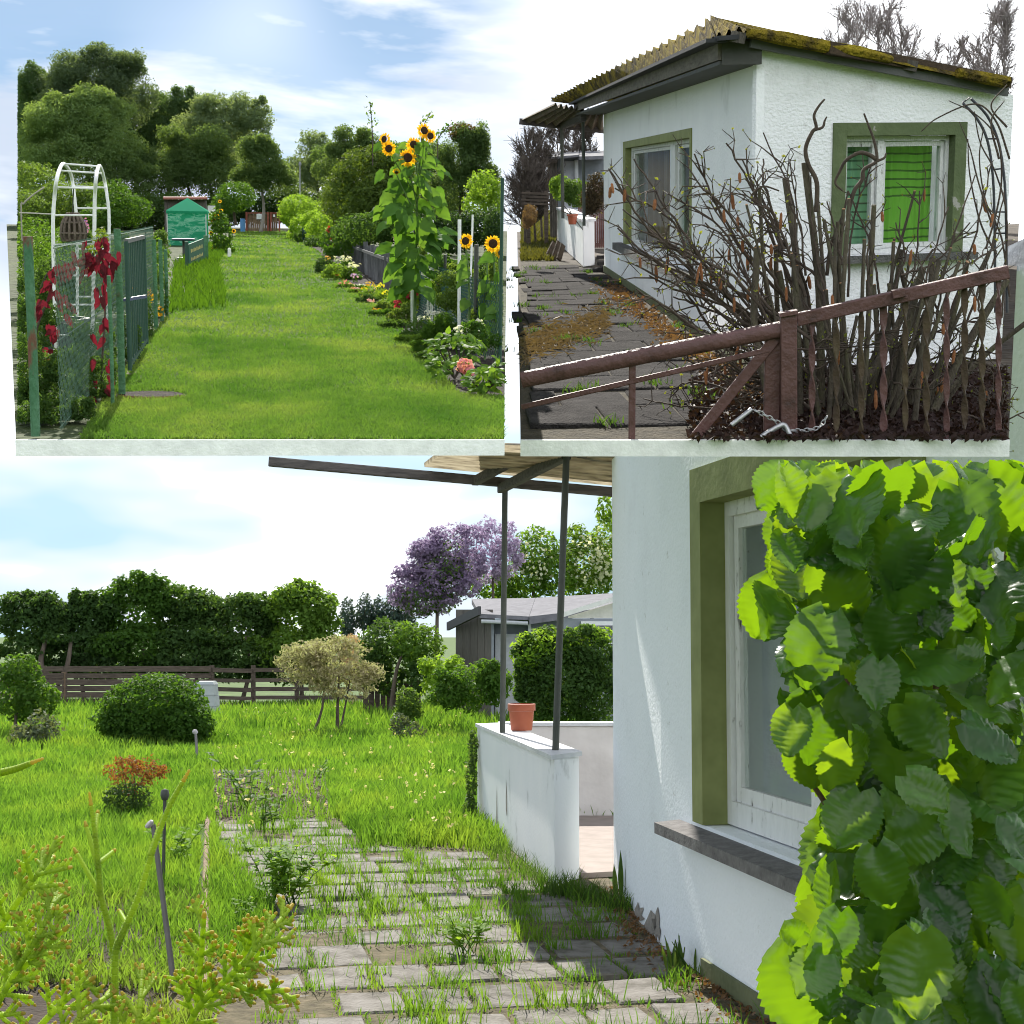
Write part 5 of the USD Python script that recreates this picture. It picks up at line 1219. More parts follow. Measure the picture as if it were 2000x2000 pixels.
# the sheets' front edge along the right wall, thick with moss, on battens
rb = [(1412, 70), (1560, 97), (1682, 119)]
v0 = [p2(x, y, np.interp(x, [1412, 1902], [Cn - .22, e_r[1] - .22])) for x, y in [(1412, 62), (1480, 72), (1560, 88), (1620, 98), (1682, 112)]]
h2.part('moss_edge', tube(v0, [.035, .055, .05, .05, .03], 7), MOSS)
v0 = [p2(x, y, np.interp(x, [1412, 1902], [Cn - .22, e_r[1] - .22])) for x, y in [(1806, 137), (1860, 147), (1901, 155)]]
h2.part('moss_edge', tube(v0, [.04, .05, .05], 7), MOSS)
h2.part('verge_board', beam(p2(1416, 80, Cn - .12), p2(1901, 173, e_r[1] - .12), .03, .075), plain('verge_grey', (.10, .10, .10), .7))
h2.part('verge_beam', beam(p2(1560, 90, Cn + .05), p2(1901, 157, e_r[1] + .05), .10, .09), look('dark_batten', [(.3, (.03, .02, .012)), (.7, (.075, .05, .03))], 8, .9, .4, stretch=(1, 5, 5)))
for x, y in ((1392, 68), (1716, 121), (1880, 152)):
    Yb = np.interp(x, [1412, 1902], [Cn - .16, e_r[1] - .16])
    h2.part('batten', beam(p2(x - 14, y, Yb), p2(x + 14, y + 5, Yb), .05, .08), WOOD_GREY)

# porch on the left, parapet
pr2 = Thing(P2, 'porch_roof', 'brown corrugated porch roof on two dark posts left of the winter house', 'porch', (*g2(1100, 470)[:2], 0))
PY = Cf
BROWN = look('brown_sheet', [(.3, (.055, .04, .028)), (.55, (.12, .09, .06)), (.75, (.20, .155, .105))], 5, .85, .4)
pr2.part('roof_sheet', corrugated(p2(980, 229, PY + 3.5), p2(1042, 196, PY - 1.2), p2(1150, 246, PY + 3.5), p2(1150, 206, PY - 1.2), 10, .05, nv=10, nrm=up2) if 0 else corrugated(p2(982, 228, PY + 3.5), p2(1138, 244, PY + 3.5), p2(1046, 198, PY - .8), p2(1138, 212, PY - .8), 9, .04, nv=4, nrm=up2), BROWN, smooth=70)
pr2.part('beam', beam(p2(980, 229, PY + 3.4), p2(1140, 246, PY + 3.4), .1, .11), OLDW)
pr2.part('beam', beam(p2(1101, 222, PY - .5), p2(1062, 238, PY + 3.3), .09, .10), OLDW)
for (x0, y0, x1, y1, Y) in ((1062, 412, 1060, 238, PY + 3.2), (1102, 426, 1100, 222, PY + .1)):
    pr2.part('post', tube([p2(x0, y0, Y), p2(x1, y1, Y)], .032 if Y > PY + 1 else .028, 8), STEELP, smooth=40)
pa2 = Thing(P2, 'parapet_wall', 'low white parapet with flaking paint left of the winter house', 'wall', (*g2(1103, 503)[:2], 0))
qa, qb, qd = g2(1101, 503)[:2], g2(1122, 500)[:2], g2(1052, 458)[:2]
qc = qd + (qb - qa) * 1.0
pt2 = p2(1101, 419, qa[1])[2]
pa2.part('wall', hexa([z3(q, 0) for q in (qa, qb, qc, qd)], [z3(q, pt2) for q in (qa, qb, qc, qd)]), WEATHER)
pa2.part('coping', hexa([z3(q + d_, pt2 + .001) for q, d_ in zip((qa, qb, qc, qd), ([-.03, -.03], [.03, -.03], [.03, .03], [-.03, .03]))], [z3(q + d_, pt2 + .045) for q, d_ in zip((qa, qb, qc, qd), ([-.03, -.03], [.03, -.03], [.03, .03], [-.03, .03]))]), COPE)
pa2.part('rear_wall', hexa([z3(q, 0) for q in (qc + [0, 0], qc + [.8, -1.0], qc + [.8, -.8], qc + [0, .2])], [z3(q, pt2) for q in (qc + [0, 0], qc + [.8, -1.0], qc + [.8, -.8], qc + [0, .2])]), SMOOTHW)
# planks leaning on the parapet, pot with dead plant
for i, (x0, y0, x1, y1, lb) in enumerate(((1032, 488, 1046, 458, 'leftmost brown plank leaning on the white parapet'), (1044, 490, 1055, 457, 'middle brown plank leaning on the white parapet'), (1054, 492, 1062, 462, 'rightmost short plank leaning on the white parapet'))):
    b_ = g2(x0, y0); e_ = p2(x1, y1, b_[1] + .25)
    obj(P2, 'plank', beam(b_ + [0, 0, .02], e_, .11, .04, up=(1, -1, .3), bev=.1), look('brown_plank_%d' % i, [(.3, (.06, .043, .03)), (.7, (.13, .095, .07))], 6, .9, .5), lb, 'plank', group='planks leaning on the parapet', base=b_)
t_ = np.array([p2(x, 492, 26.2) for x in (1010, 1032)])
pcn = p2(1086, 421, PY + 1.2); pcn = p2(1113 - 33, 414, PY + 1.5)
t = Thing(P2, 'flower_pot', 'terracotta pot with dead stalks on the winter parapet', 'flower pot', pcn)
u = pcn[1] / LENS
t.part('body', lathe([(.001, -9 * u), (7 * u, -9 * u), (9 * u, 6 * u), (7 * u, 6 * u), (.001, 4 * u)], pcn, 16), TERRACOTTA, smooth=35)
t.part('rim', lathe([(8.8 * u, 6.2 * u), (10.5 * u, 6.6 * u), (10.5 * u, 10 * u), (8 * u, 10 * u)], pcn, 16), TERRACOTTA, smooth=35)
t.part('dead_stalks', cat([tube([pcn + [0, 0, 6 * u], pcn + np.array([dx, -.05, dz]) * u], [1.2 * u, .7 * u], 4) for dx, dz in ((-22, 18), (-16, 26), (14, -12), (20, -20), (-6, 20))]), BARK)
sn = Thing(P2, 'stone_heap', 'flat dark stones lying in the gap beside the parapet', 'stones', g2(1132, 506))
for x, y in ((1128, 512), (1136, 500), (1134, 488), (1142, 508)):
    c = g2(x, y); sn.part('stone', hexa([c + [-.08, -.1, 0], c + [.09, -.12, 0], c + [.08, .1, 0], c + [-.1, .1, 0]], [c + [-.07, -.08, .05], c + [.08, -.1, .07], c + [.06, .08, .06], c + [-.08, .08, .06]]), FLAG)

# ---------------------------------------------------------------- garden at the far left
shrub(P2, 'evergreen_bush', 'round evergreen bush between the porch posts', [(1090, 365, 28, 26, 32), (1072, 360, 18, 22, 32)], BRIGHT if 0 else MIDLEAF, px=5, k=4.5, seed=101, rough=.25)
shrub(P2, 'evergreen_bush', 'smaller evergreen bush left of the first porch post', [(1060, 356, 22, 24, 33), (1050, 348, 14, 16, 33)], LUSH, px=5, k=4, seed=102, rough=.25)
shrub(P2, 'brown_hedge', 'brown winter hedge next to the house corner', [(1124, 365, 20, 38, 30), (1112, 380, 16, 28, 30)], leaf_look('brown_hedge_leaf', [(.05, .04, .025), (.085, .06, .035)], fac=.2), px=5, k=5, seed=103)
shrub(P2, 'dead_clump', 'brown dead clump of stalks on the winter lawn', [(1000, 405, 14, 20, 27.5), (994, 420, 12, 12, 27.5)], leaf_look('dead_stalk', [(.13, .085, .05), (.19, .13, .085)], fac=.2), px=5, k=3, seed=104, aspect=.2)
sd2 = Thing(P2, 'winter_shed', 'grey shed with a pale door seen between the porch posts', 'shed', (*p2(1040, 380, 40)[:2], 0))
SY2 = 40.0
q2 = lambda x, y, Y=SY2: p2(x, y, Y)
xz = lambda x: q2(x, 330)[0]
zz = lambda y: q2(1080, y)[2]
sd2.part('wall', box(xz(1052), xz(1140), SY2, SY2 + 3, 0, zz(297)), BLUEG)
for i in range(4):
    sd2.part('board', box(xz(1037 + i * 3.7), xz(1040.4 + i * 3.7), SY2 - .1 - i * .02, SY2 + 2, 0, zz(293)), WOOD_GREY)
d_ = sd2.part('door', box(xz(1062), xz(1086), SY2 - .06, SY2 - .003, 0, zz(304)), plain('pale_blue_door', (.40, .42, .47), .6))
sd2.part('handle', box(xz(1083), xz(1084.5), SY2 - .09, SY2 - .062, zz(340), zz(335)), STEEL, d_)
sd2.part('roof', cat([hexa([q2(1030, 301, SY2 - .6), q2(1092, 296, SY2 - .6), q2(1092, 287, SY2 + 3), q2(1038, 290, SY2 + 3)], [q2(1030, 297, SY2 - .6), q2(1092, 292, SY2 - .6), q2(1092, 283, SY2 + 3), q2(1042, 286, SY2 + 3)]), hexa([q2(1093, 302, SY2 - .6), q2(1140, 300, SY2 - .6), q2(1140, 288, SY2 + 3), q2(1093, 289, SY2 + 3)], [q2(1093, 295, SY2 - .6), q2(1140, 294, SY2 - .6), q2(1140, 284, SY2 + 3), q2(1093, 285, SY2 + 3)])]), FELT)
sd2.part('barge_board', beam(q2(1022, 317, SY2 - .7), q2(1038, 290, SY2 - .7), .08, .14), plain('shed_black', (.05, .05, .055), .8))
sd2.part('downpipe', tube([q2(1087, 302, SY2 - .2), q2(1088, 360, SY2 - .2)], .05, 6), plain('shed_pipe', (.5, .52, .55), .5))
lb2 = Thing(P2, 'white_post', 'white leaning board at the left edge of the grey shed', 'board', (*q2(1030, 345, 38)[:2], .4))
lb2.part('board', beam(q2(1024, 344, 38), q2(1032, 316, 38), .14, .03), plain('white_plank', (.65, .66, .68), .6))
bf = Thing(P2, 'picket_fence', 'reddish brown pickets behind the evergreen bushes', 'fence', (*p2(1110, 380, 35)[:2], 0))
for i in range(13):
    x = 1092 + i * 3.8
    b_ = p2(x, 380, 35); b_[2] = 0
    bf.part('picket', beam(b_, p2(x, 343 + (i % 2) * 1.5, 35), .038, .02, up=(0, 1, 0)), look('red_brown_wood', [(.3, (.07, .03, .025)), (.7, (.13, .06, .05))], 5, .9, .3) if i == 0 else '/World/Looks/red_brown_wood')
pf = Thing(P2, 'slat_fence', 'dark slatted fence at the left border of the winter lawn', 'fence', (*p2(1000, 380, 36)[:2], 0))
for i in range(4):
    pf.part('slat', beam(p2(984, 364 + 6.5 * i, 36), p2(1036, 366 + 6.5 * i, 36), .03, .045), DARKW)
for x in (996, 1030):
    b_ = p2(x, 380, 36.1); b_[2] = 0
    pf.part('post', beam(b_, p2(x, 360, 36.1), .09, .09, up=(0, 1, 0)), DARKW)


def baretree(pl, name, label, x, ybase, ytop, spread, Y, seed, mat, group=None, r0=5, n1=9, n2=7, n3=5, lean=0.0, base_px=None, twig=.8, fmin=.15):
    """A leafless tree: stem, limbs, branches and fine twigs, drawn upward."""
    r_ = np.random.default_rng(seed)
    u = Y / LENS
    b_ = pl.pt(base_px or x, ybase, Y); b_[2] = max(0, b_[2]) if ybase < 320 else 0.0
    top = pl.pt(x + lean, ytop, Y)
    H = top[2] - b_[2]
    t = Thing(pl, name, label, 'tree', b_, group)
    tr = smoothpath([b_, b_ + (top - b_) * .35 + r_.normal(0, 2 * u, 3), b_ + (top - b_) * .7 + r_.normal(0, 3 * u, 3), top], 5)
    t.part('trunk', tube(tr, [r0 * u, r0 * .6 * u, .7 * u], 6), mat, smooth=True)
    limbs, tw = [], []
    for i in range(n1):
        f_ = r_.uniform(fmin, .97)
        s_ = tr[int(f_ * (len(tr) - 1))]
        a_ = r_.uniform(0, 6.28)
        d_ = unit(np.array([math.cos(a_), math.sin(a_), r_.uniform(.7, 1.9)]))
        ln = (1.05 - f_ * .55) * spread * u * r_.uniform(.7, 1.4) * 1.4
        e_ = s_ + d_ * ln; e_[2] = min(e_[2], top[2] + .02 * ln); xr = pl.pt(1899, ytop, e_[1])[0]; e_[0] = min(e_[0], xr)
        lp = smoothpath([s_, (s_ + e_) / 2 + r_.normal(0, .06 * ln, 3), e_ + [0, 0, .1 * ln]], 4)
        limbs.append(tube(lp, [r0 * .38 * u * (1 - .5 * f_), .8 * u], 4))
        for j in range(n2):
            g_ = r_.uniform(.25, 1); s2 = lp[int(g_ * (len(lp) - 1))]
            d2 = unit(d_ + r_.normal(0, .55, 3) + [0, 0, .5]); l2 = ln * r_.uniform(.25, .6)
            e2 = s2 + d2 * l2
            tw.append(tube([s2, (s2 + e2) / 2 + r_.normal(0, .08 * l2, 3), e2], [.75 * u, .35 * u], 3, cap=False))
            for k in range(n3):
                h_ = r_.uniform(.2, 1); s3 = s2 + (e2 - s2) * h_
                e3 = s3 + unit(d2 + r_.normal(0, .6, 3) + [0, 0, .4]) * l2 * r_.uniform(.3, twig)
                tw.append(tube([s3, e3], [.5 * u, .3 * u], 3, cap=False))
    t.part('limb', cat(limbs), mat, smooth=True)
    t.part('twigs', cat(tw), mat)
    return t


BARKW = look('winter_bark', [(.3, (.17, .145, .14)), (.7, (.32, .28, .27))], 10, .9, .3)
BARKD = look('dark_winter_bark', [(.3, (.045, .035, .03)), (.7, (.10, .08, .065))], 10, .9, .3)
for i, (x, yt, sp, Y, lb) in enumerate(((1618, 20, 60, 40, 'left birch like bare tree above the roof'), (1660, 8, 66, 41, 'tallest bare tree above the roof with a bright trunk'), (1580, 32, 44, 42, 'thin bare tree at the left of the group above the roof'), (1700, 26, 52, 41, 'right bare tree of the pair above the roof'), (1755, 92, 40, 44, 'low bare tree in the dip above the roof'), (1800, 80, 44, 43, 'rounded bare tree crown above the mossy eave'), (1835, 84, 44, 42, 'bare tree crown next to the tall right ones'), (1868, 30, 50, 40, 'tall bare tree near the right border above the roof'), (1895, 12, 46, 39, 'rightmost tall bare tree over the roof'))):
    baretree(P2, 'bare_tree', lb, x, 325 + 120, yt, sp, Y, 120 + i, BARKW, 'leafless trees behind the winter house', r0=3.4, n1=26, n2=10, n3=6, fmin=.45)
for i, (x, yt, sp, Y, lb) in enumerate(((995, 262, 40, 38, 'dark bare bush tree at the left border behind the porch'), (1022, 250, 42, 39, 'dense bare tree left of the first porch post'), (1050, 246, 40, 42, 'bare tree behind the first porch post'), (1082, 236, 36, 43, 'tall bare tree between the porch posts'), (1112, 240, 34, 43, 'bare tree behind the second porch post'), (1010, 310, 40, 37.5, 'low tangled bare bush at the left border'), (990, 320, 34, 37, 'lowest tangled bare bush at the left border'))):
    baretree(P2, 'bare_tree', lb, x, 400, yt, sp, Y, 140 + i, BARKD, 'bare bushes and trees beyond the winter lawn', r0=2.6, n1=26, n2=11, n3=7, fmin=.2)
bk = [(1005, 345, 30, 40, 39), (1040, 335, 40, 30, 46), (1100, 320, 50, 34, 47)]
shrub(P2, 'thicket', 'dim brown thicket far behind the porch', bk, leaf_look('thicket_leaf', [(.07, .06, .035), (.11, .09, .05)], fac=.2), px=5, k=3, seed=160, aspect=.25)

# ---------------------------------------------------------------- the bare hazel
bz = Thing(P2, 'bare_bush', 'cut back bare hazel bush with contorted twigs and orange catkins', 'bush', (*g2(1640, 790)[:2], 0))
r_ = np.random.default_rng(200)
STEMB = look('hazel_stem', [(.3, (.055, .046, .034)), (.5, (.10, .082, .058)), (.75, (.12, .12, .06))], 14, .85, .6, stretch=(1, 1, .35), island=.3)
CUTW = plain('fresh_cut_wood', (.42, .24, .13), .8)
BUSHY = 10.3
stump = [(1455, 345, 1500), (1478, 385, 1525), (1505, 420, 1530), (1520, 370, 1545), (1560, 395, 1570), (1610, 388, 1600), (1632, 402, 1615), (1650, 432, 1625), (1690, 385, 1650), (1700, 470, 1660), (1730, 458, 1690), (1745, 490, 1700), (1792, 478, 1720), (1785, 500, 1740), (1830, 490, 1745), (1868, 478, 1765), (1895, 490, 1780), (1600, 430, 1585), (1585, 445, 1570), (1545, 440, 1560), (1665, 455, 1640), (1715, 512, 1680), (1470, 430, 1515), (1490, 470, 1520), (1435, 400, 1490), (1765, 515, 1720), (1625, 480, 1612), (1580, 500, 1575)]
stump += [(x + r_.normal(0, 30), y + r_.uniform(10, 130), xb + r_.normal(0, 30)) for x, y, xb in stump]
for i, (x, y, xb) in enumerate(stump):
    Y = BUSHY + r_.uniform(-.25, 1.1)
    b_ = g2(xb, 790); b_ = np.array([*p2(xb + .35 * (xb - x) * r_.uniform(-.2, 1), 780, Y)[:2], 0])
    e_ = p2(x + r_.normal(0, 16), y + r_.normal(0, 22), Y + r_.uniform(-.2, .2))
    u = Y / LENS
    rr = r_.choice([3, 4.2, 5.6, 8]) * u * .95
    m_ = (b_ + e_) / 2 + r_.normal(0, 9 * u, 3)
    pa = smoothpath([b_, m_, e_], 5)
    bz.part('stem', tube(pa, [rr * 1.1, rr * .92, rr * .85], 8), STEMB, smooth=50)
    d_ = unit(e_ - pa[-2])
    if i % 2 == 0:
        bz.part('cut_end', lathe([(rr * .80, 0), (rr * .78, .004), (.001, .006)], e_ + d_ * .001, 8, axis=d_ + r_.normal(0, .15, 3)), CUTW)
twl, twf, bud, catk = [], [], [], []


def twig(path, r0, r1, side=5, sl=60, seed=0, Y=None, wig=6, kids=2):
    q_ = np.random.default_rng(seed)
    u = path[0][1] / LENS
    pa = smoothpath(path, 6)
    pa[1:-1] += q_.normal(0, wig * .22 * u, (len(pa) - 2, 3))
    twl.append(tube(pa, [r0 * u, (r0 + r1) * .5 * u, r1 * u], 5))
    for k in range(side):
        f_ = q_.uniform(.2, 1); i_ = min(int(f_ * (len(pa) - 1)), len(pa) - 2)
        d_ = unit(pa[i_ + 1] - pa[i_])
        e1 = pa[i_] + unit(d_ * .8 + q_.normal(0, .7, 3) + [0, 0, .15]) * sl * u * q_.uniform(.5, 1.2)
        mid = (pa[i_] + e1) / 2 + q_.normal(0, .07 * sl * u, 3)
        twf.append(tube([pa[i_], mid, e1], [r1 * 1.1 * u, r1 * .55 * u], 4))
        bud.append(e1)
        for _ in range(kids):
            g_ = q_.uniform(.2, .95); s_ = mid if g_ < .5 else e1
            e2 = s_ + unit(e1 - pa[i_] + q_.normal(0, .8 * np.linalg.norm(e1 - pa[i_]), 3)) * sl * .45 * u * q_.uniform(.5, 1.2)
            twf.append(tube([s_, e2], [r1 * .7 * u, r1 * .45 * u], 3)); bud.append(e2)
        if q_.random() < .17:
            catk.append(mid)


P_ = lambda x, y, Y=BUSHY: p2(x, y, Y)
seedn = 300
# long arching twigs to the left
for (x0, y0, x1, y1) in ((1440, 640, 1148, 318), (1450, 630, 1160, 355), (1460, 650, 1175, 395), (1430, 640, 1196, 300), (1470, 660, 1165, 430), (1480, 640, 1210, 410), (1490, 690, 1190, 470), (1470, 720, 1200, 500), (1500, 730, 1200, 545), (1520, 700, 1230, 440), (1510, 720, 1245, 575), (1500, 600, 1300, 335), (1480, 560, 1310, 290), (1520, 600, 1370, 270), (1540, 640, 1340, 380), (1530, 690, 1280, 510), (1540, 740, 1290, 610), (1560, 700, 1350, 470), (1550, 760, 1320, 640), (1540, 660, 1400, 300), (1560, 640, 1420, 330), (1520, 560, 1440, 300), (1560, 600, 1395, 420), (1500, 640, 1260, 365), (1510, 660, 1225, 520), (1530, 640, 1330, 420), (1490, 620, 1240, 455), (1560, 760, 1370, 560), (1545, 720, 1300, 455), (1470, 690, 1270, 560), (1500, 760, 1265, 650), (1530, 770, 1360, 660)):
    seedn += 1; q_ = np.random.default_rng(seedn)
    Ya, Yb = BUSHY + q_.uniform(-.1, .8), BUSHY + q_.uniform(-.3, .9)
    b_, e_ = P_(x0, y0, Ya), P_(x1, y1, Yb)
    m1_ = b_ + (e_ - b_) * .35 + q_.normal(0, 14 * Ya / LENS, 3) + [0, 0, .03]
    m2_ = b_ + (e_ - b_) * .7 + q_.normal(0, 14 * Ya / LENS, 3) + [0, 0, .03]
    twig([b_, m1_, m2_, e_], 3.6, 1.5, 9, 62, seedn, kids=3)
# upright twigs above the stumps and on the right
for (x0, y0, x1, y1) in ((1500, 560, 1440, 250), (1520, 520, 1490, 300), (1560, 560, 1530, 330), (1600, 560, 1645, 310), (1640, 560, 1650, 390), (1700, 600, 1735, 360), (1730, 620, 1790, 390), (1680, 560, 1690, 420), (1760, 640, 1840, 330), (1790, 600, 1870, 310), (1820, 620, 1895, 360), (1700, 520, 1830, 420), (1640, 640, 1760, 470), (1850, 600, 1900, 450), (1740, 560, 1870, 470), (1590, 500, 1560, 380), (1480, 470, 1400, 360), (1660, 560, 1600, 360)):
    seedn += 1; q_ = np.random.default_rng(seedn)
    Ya = BUSHY + q_.uniform(-.2, .8)
    b_, e_ = P_(x0, y0, Ya), P_(x1, y1, Ya + .2)
    twig([b_, (b_ + e_) / 2 + q_.normal(0, 12 * Ya / LENS, 3), e_], 2.6, 1.3, 5, 55, seedn, kids=2)
# twisting twigs low down behind the railing
for k in range(70):
    seedn += 1; q_ = np.random.default_rng(seedn)
    x0, y0 = q_.uniform(1340, 1900), q_.uniform(600, 815)
    a_ = q_.uniform(-.4, 3.6); ln = q_.uniform(60, 180)
    Ya = BUSHY + q_.uniform(-.3, .9)
    b_, e_ = P_(x0, y0, Ya), P_(x0 + ln * math.cos(a_), y0 - ln * .6 * abs(math.sin(a_)), Ya + q_.normal(0, .2))
    twig([b_, (b_ + e_) / 2 + q_.normal(0, 16 * Ya / LENS, 3), e_], 2.2, 1.2, 5, 50, seedn, kids=2)
# the contorted branches that stand out against the wall
for pts, r0 in (([(1540, 400), (1541, 345), (1525, 310), (1520, 280), (1532, 250), (1540, 240), (1536, 218), (1545, 200), (1556, 187)], 4.6), ([(1538, 245), (1552, 240), (1556, 228), (1560, 220)], 3.0), ([(1600, 400), (1612, 360), (1626, 340), (1630, 320), (1652, 306), (1654, 290), (1648, 262), (1640, 240), (1630, 214)], 4.2), ([(1652, 300), (1640, 292), (1624, 288), (1608, 294), (1594, 305), (1585, 322), (1576, 345), (1590, 360)], 4.2), ([(1652, 305), (1668, 298), (1672, 288)], 3.0), ([(1560, 520), (1566, 470), (1580, 430), (1592, 400), (1600, 360)], 3.6), ([(1468, 440), (1462, 410), (1448, 392), (1430, 386), (1418, 370), (1440, 352), (1470, 360)], 3.4), ([(1860, 470), (1880, 400), (1890, 330), (1880, 260), (1840, 215), (1790, 190)], 2.0), ([(1870, 420), (1845, 340), (1830, 280), (1810, 230)], 1.8), ([(1885, 300), (1870, 230), (1895, 190)], 2.2)):
    seedn += 1
    Yk = BUSHY + .3
    twl.append(tube(smoothpath([P_(x, y, Yk) for x, y in pts], 6), [r0 * Yk / LENS, r0 * .8 * Yk / LENS, r0 * .4 * Yk / LENS], 7))
TWIGM = look('bare_twig', [(.3, (.040, .028, .022)), (.7, (.10, .075, .055))], 9, .85, .3, island=.35)
bz.part('branches', cat(twl), TWIGM, smooth=True)
bz.part('twigs', cat(twf), TWIGM)
BUD = leaf_look('fresh_bud', [(.16, .19, .03), (.24, .26, .05)], fac=.3)
bd = np.array([b for i, b in enumerate(bud) if i % 2 == 0])
bz.part('buds', leaves(bd, r_.normal(size=bd.shape), .028, r_, .6), BUD, kind='stuff')
CATK = look('catkin', [(.3, (.28, .10, .04)), (.7, (.46, .20, .085))], 60, .9, .6, island=.3)
extra = [(1154, 345), (1152, 352), (1236, 375), (1207, 485), (1320, 500), (1365, 395), (1474, 400), (1215, 555), (1483, 540), (1322, 495), (1395, 325), (1455, 460), (1780, 610), (1740, 700), (1652, 735), (1838, 460), (1720, 470), (1570, 555), (1295, 640), (1330, 700), (1385, 560)]
cl = [P_(x, y, BUSHY - .2) for x, y in extra] + [c for i, c in enumerate(catk) if i % 2 == 0][:44]
for i, c in enumerate(cl):
    u = c[1] / LENS; ln = r_.uniform(20, 38) * u; r0 = r_.uniform(2.6, 3.8) * u
    d_ = np.array([r_.normal(0, .12), r_.normal(0, .1), -1])
    bz.part('catkin', lathe([(.0005, 0), (r0 * .8, ln * .12), (r0, ln * .5), (r0 * .85, ln * .85), (.0005, ln)], c, 6, axis=d_), CATK, smooth=True)

# ---------------------------------------------------------------- gate and railing
RED = look('oxide_red_paint', [(.28, (.030, .014, .012)), (.40, (.075, .034, .030)), (.7, (.115, .055, .052)), (.85, (.15, .08, .075))], 6, .55, .35, detail=9, spec=.4)
REDG = look('oxide_red_algae', [(.28, (.030, .020, .014)), (.5, (.060, .040, .024)), (.75, (.085, .066, .034))], 5, .75, .4, detail=8)
GY = NEAR2 + .10
u = GY / LENS
gt = Thing(P2, 'metal_gate', 'oxide red tubular gate with a chain at the front left', 'gate', (*p2(1455, 830, GY)[:2], 0))
gt.part('top_rail', tube([p2(984, 717, GY), p2(1230, 668, GY), p2(1476, 621, GY)], 15.5 * u, 16), RED, smooth=50)
gt.part('lower_rail', beam(p2(984, 768, GY), p2(1450, 660, GY), 9 * u, 10 * u, bev=.2), RED)
gt.part('bar', beam(p2(1192, 828, GY + .01), p2(1193, 684, GY + .01), 13 * u, 13 * u, up=(0, 1, 0), bev=.2), RED)
gt.part('brace', beam(p2(1308, 829, GY + .005), p2(1462, 640, GY + .005), 20 * u, 10 * u, up=(0, 1, 0), bev=.15), RED)
gt.part('end_post', beam(p2(1455, 829, GY + .03), p2(1458, 633, GY + .03), 30 * u, 20 * u, up=(0, 1, 0), bev=.1), RED)
ra = Thing(P2, 'metal_railing', 'oxide red railing with twisted flat bars before the bare bush', 'railing', (*p2(1490, 830, GY)[:2], 0))
ra.part('post', beam(p2(1488, 829, GY - .02), p2(1487, 592, GY - .02), 30 * u, 26 * u, up=(0, 1, 0), bev=.08), RED)
ra.part('post_cap', beam(p2(1470, 594, GY - .03), p2(1504, 588, GY - .03), 30 * u, 8 * u, bev=.1), RED)
ra.part('top_rail', beam(p2(1503, 603, GY), p2(1901, 513, GY), 22 * u, 24 * u, bev=.08), RED)
ra.part('bracket', beam(p2(1683, 556, GY - .04), p2(1706, 551, GY - .04), 20 * u, 16 * u, bev=.1), RED)
for i, x in enumerate((1532, 1578, 1625, 1667, 1708, 1748, 1786, 1820, 1853, 1884)):
    yt = 603 + (508 - 603) * (x - 1503) / (1925 - 1503) + 6
    e_, b_ = p2(x, yt, GY), p2(x, 829.5, GY)
    n_ = 44
    hw = 6.2 * u * (1 + .12 * math.sin(i * 2.7))
    v = []
    for k in range(n_ + 1):
        f_ = k / n_
        c = e_ + (b_ - e_) * f_
        th = f_ * math.pi * 3.7 * (829 - yt) / 260 + i * .7
        d_ = np.array([math.cos(th), math.sin(th), 0]) * hw
        nn_ = np.array([-math.sin(th), math.cos(th), 0]) * 1.6 * u
        v += [c - d_ + nn_, c + d_ + nn_, c + d_ - nn_, c - d_ - nn_]
    f = [(k * 4 + j, k * 4 + (j + 1) % 4, k * 4 + 4 + (j + 1) % 4, k * 4 + 4 + j) for k in range(n_) for j in range(4)]
    ra.part('twisted_bar', (np.array(v), np.array(f)), REDG if i % 3 else RED, smooth=40)
CHROME = plain('galvanised_steel', (.45, .45, .46), .35, .5, .8)


def chain(t, pts, r, gap):
    pa = smoothpath(pts, 20)
    d_ = np.r_[0, np.cumsum(np.linalg.norm(np.diff(pa, axis=0), axis=1))]
    n_ = int(d_[-1] / gap)
    for k in range(n_):
        s_ = (k + .5) / n_ * d_[-1]
        c = np.array([np.interp(s_, d_, pa[:, j]) for j in range(3)])
        e_ = np.array([np.interp(min(s_ + .01, d_[-1]), d_, pa[:, j]) for j in range(3)])
        tg = unit(e_ - c + 1e-9)
        sd = unit(np.cross(tg, [0, 1, .2])) if k % 2 else unit(np.cross(tg, np.cross(tg, [0, 1, .2])))
        ring = [c + tg * gap * .72 * math.cos(a) + sd * gap * .42 * math.sin(a) for a in np.linspace(0, 2 * np.pi, 13)]
        t.part('link', tube(ring, r, 5, cap=False), CHROME, smooth=True)


ch = Thing(P2, 'chain', 'galvanised chain looped round the gate post and the railing post', 'chain', p2(1426, 772, GY - .08))
chain(ch, [p2(1424, 774, GY - .07), p2(1445, 784, GY - .08), p2(1472, 800, GY - .08), p2(1484, 812, GY - .08)], 1.25 * u, 8.5 * u)
chain(ch, [p2(1492, 812, GY - .08), p2(1515, 812, GY - .06), p2(1545, 806, GY - .04), p2(1560, 786, GY - .03)], 1.25 * u, 8.5 * u)
hl = Thing(P2, 'gate_lever', 'bright metal lever ends sticking out at the bottom of the gate post', 'handle', p2(1435, 826, GY - .12))
hl.part('arm', tube(smoothpath([p2(1428, 829, GY - .12), p2(1466, 806, GY - .10), p2(1480, 802, GY - .08), p2(1492, 824, GY - .10)], 6), 5 * u, 8), CHROME, smooth=True)
hl.part('arm', tube([p2(1380, 802, GY - .1), p2(1418, 772, GY - .05)], 4.5 * u, 8), CHROME, smooth=True)

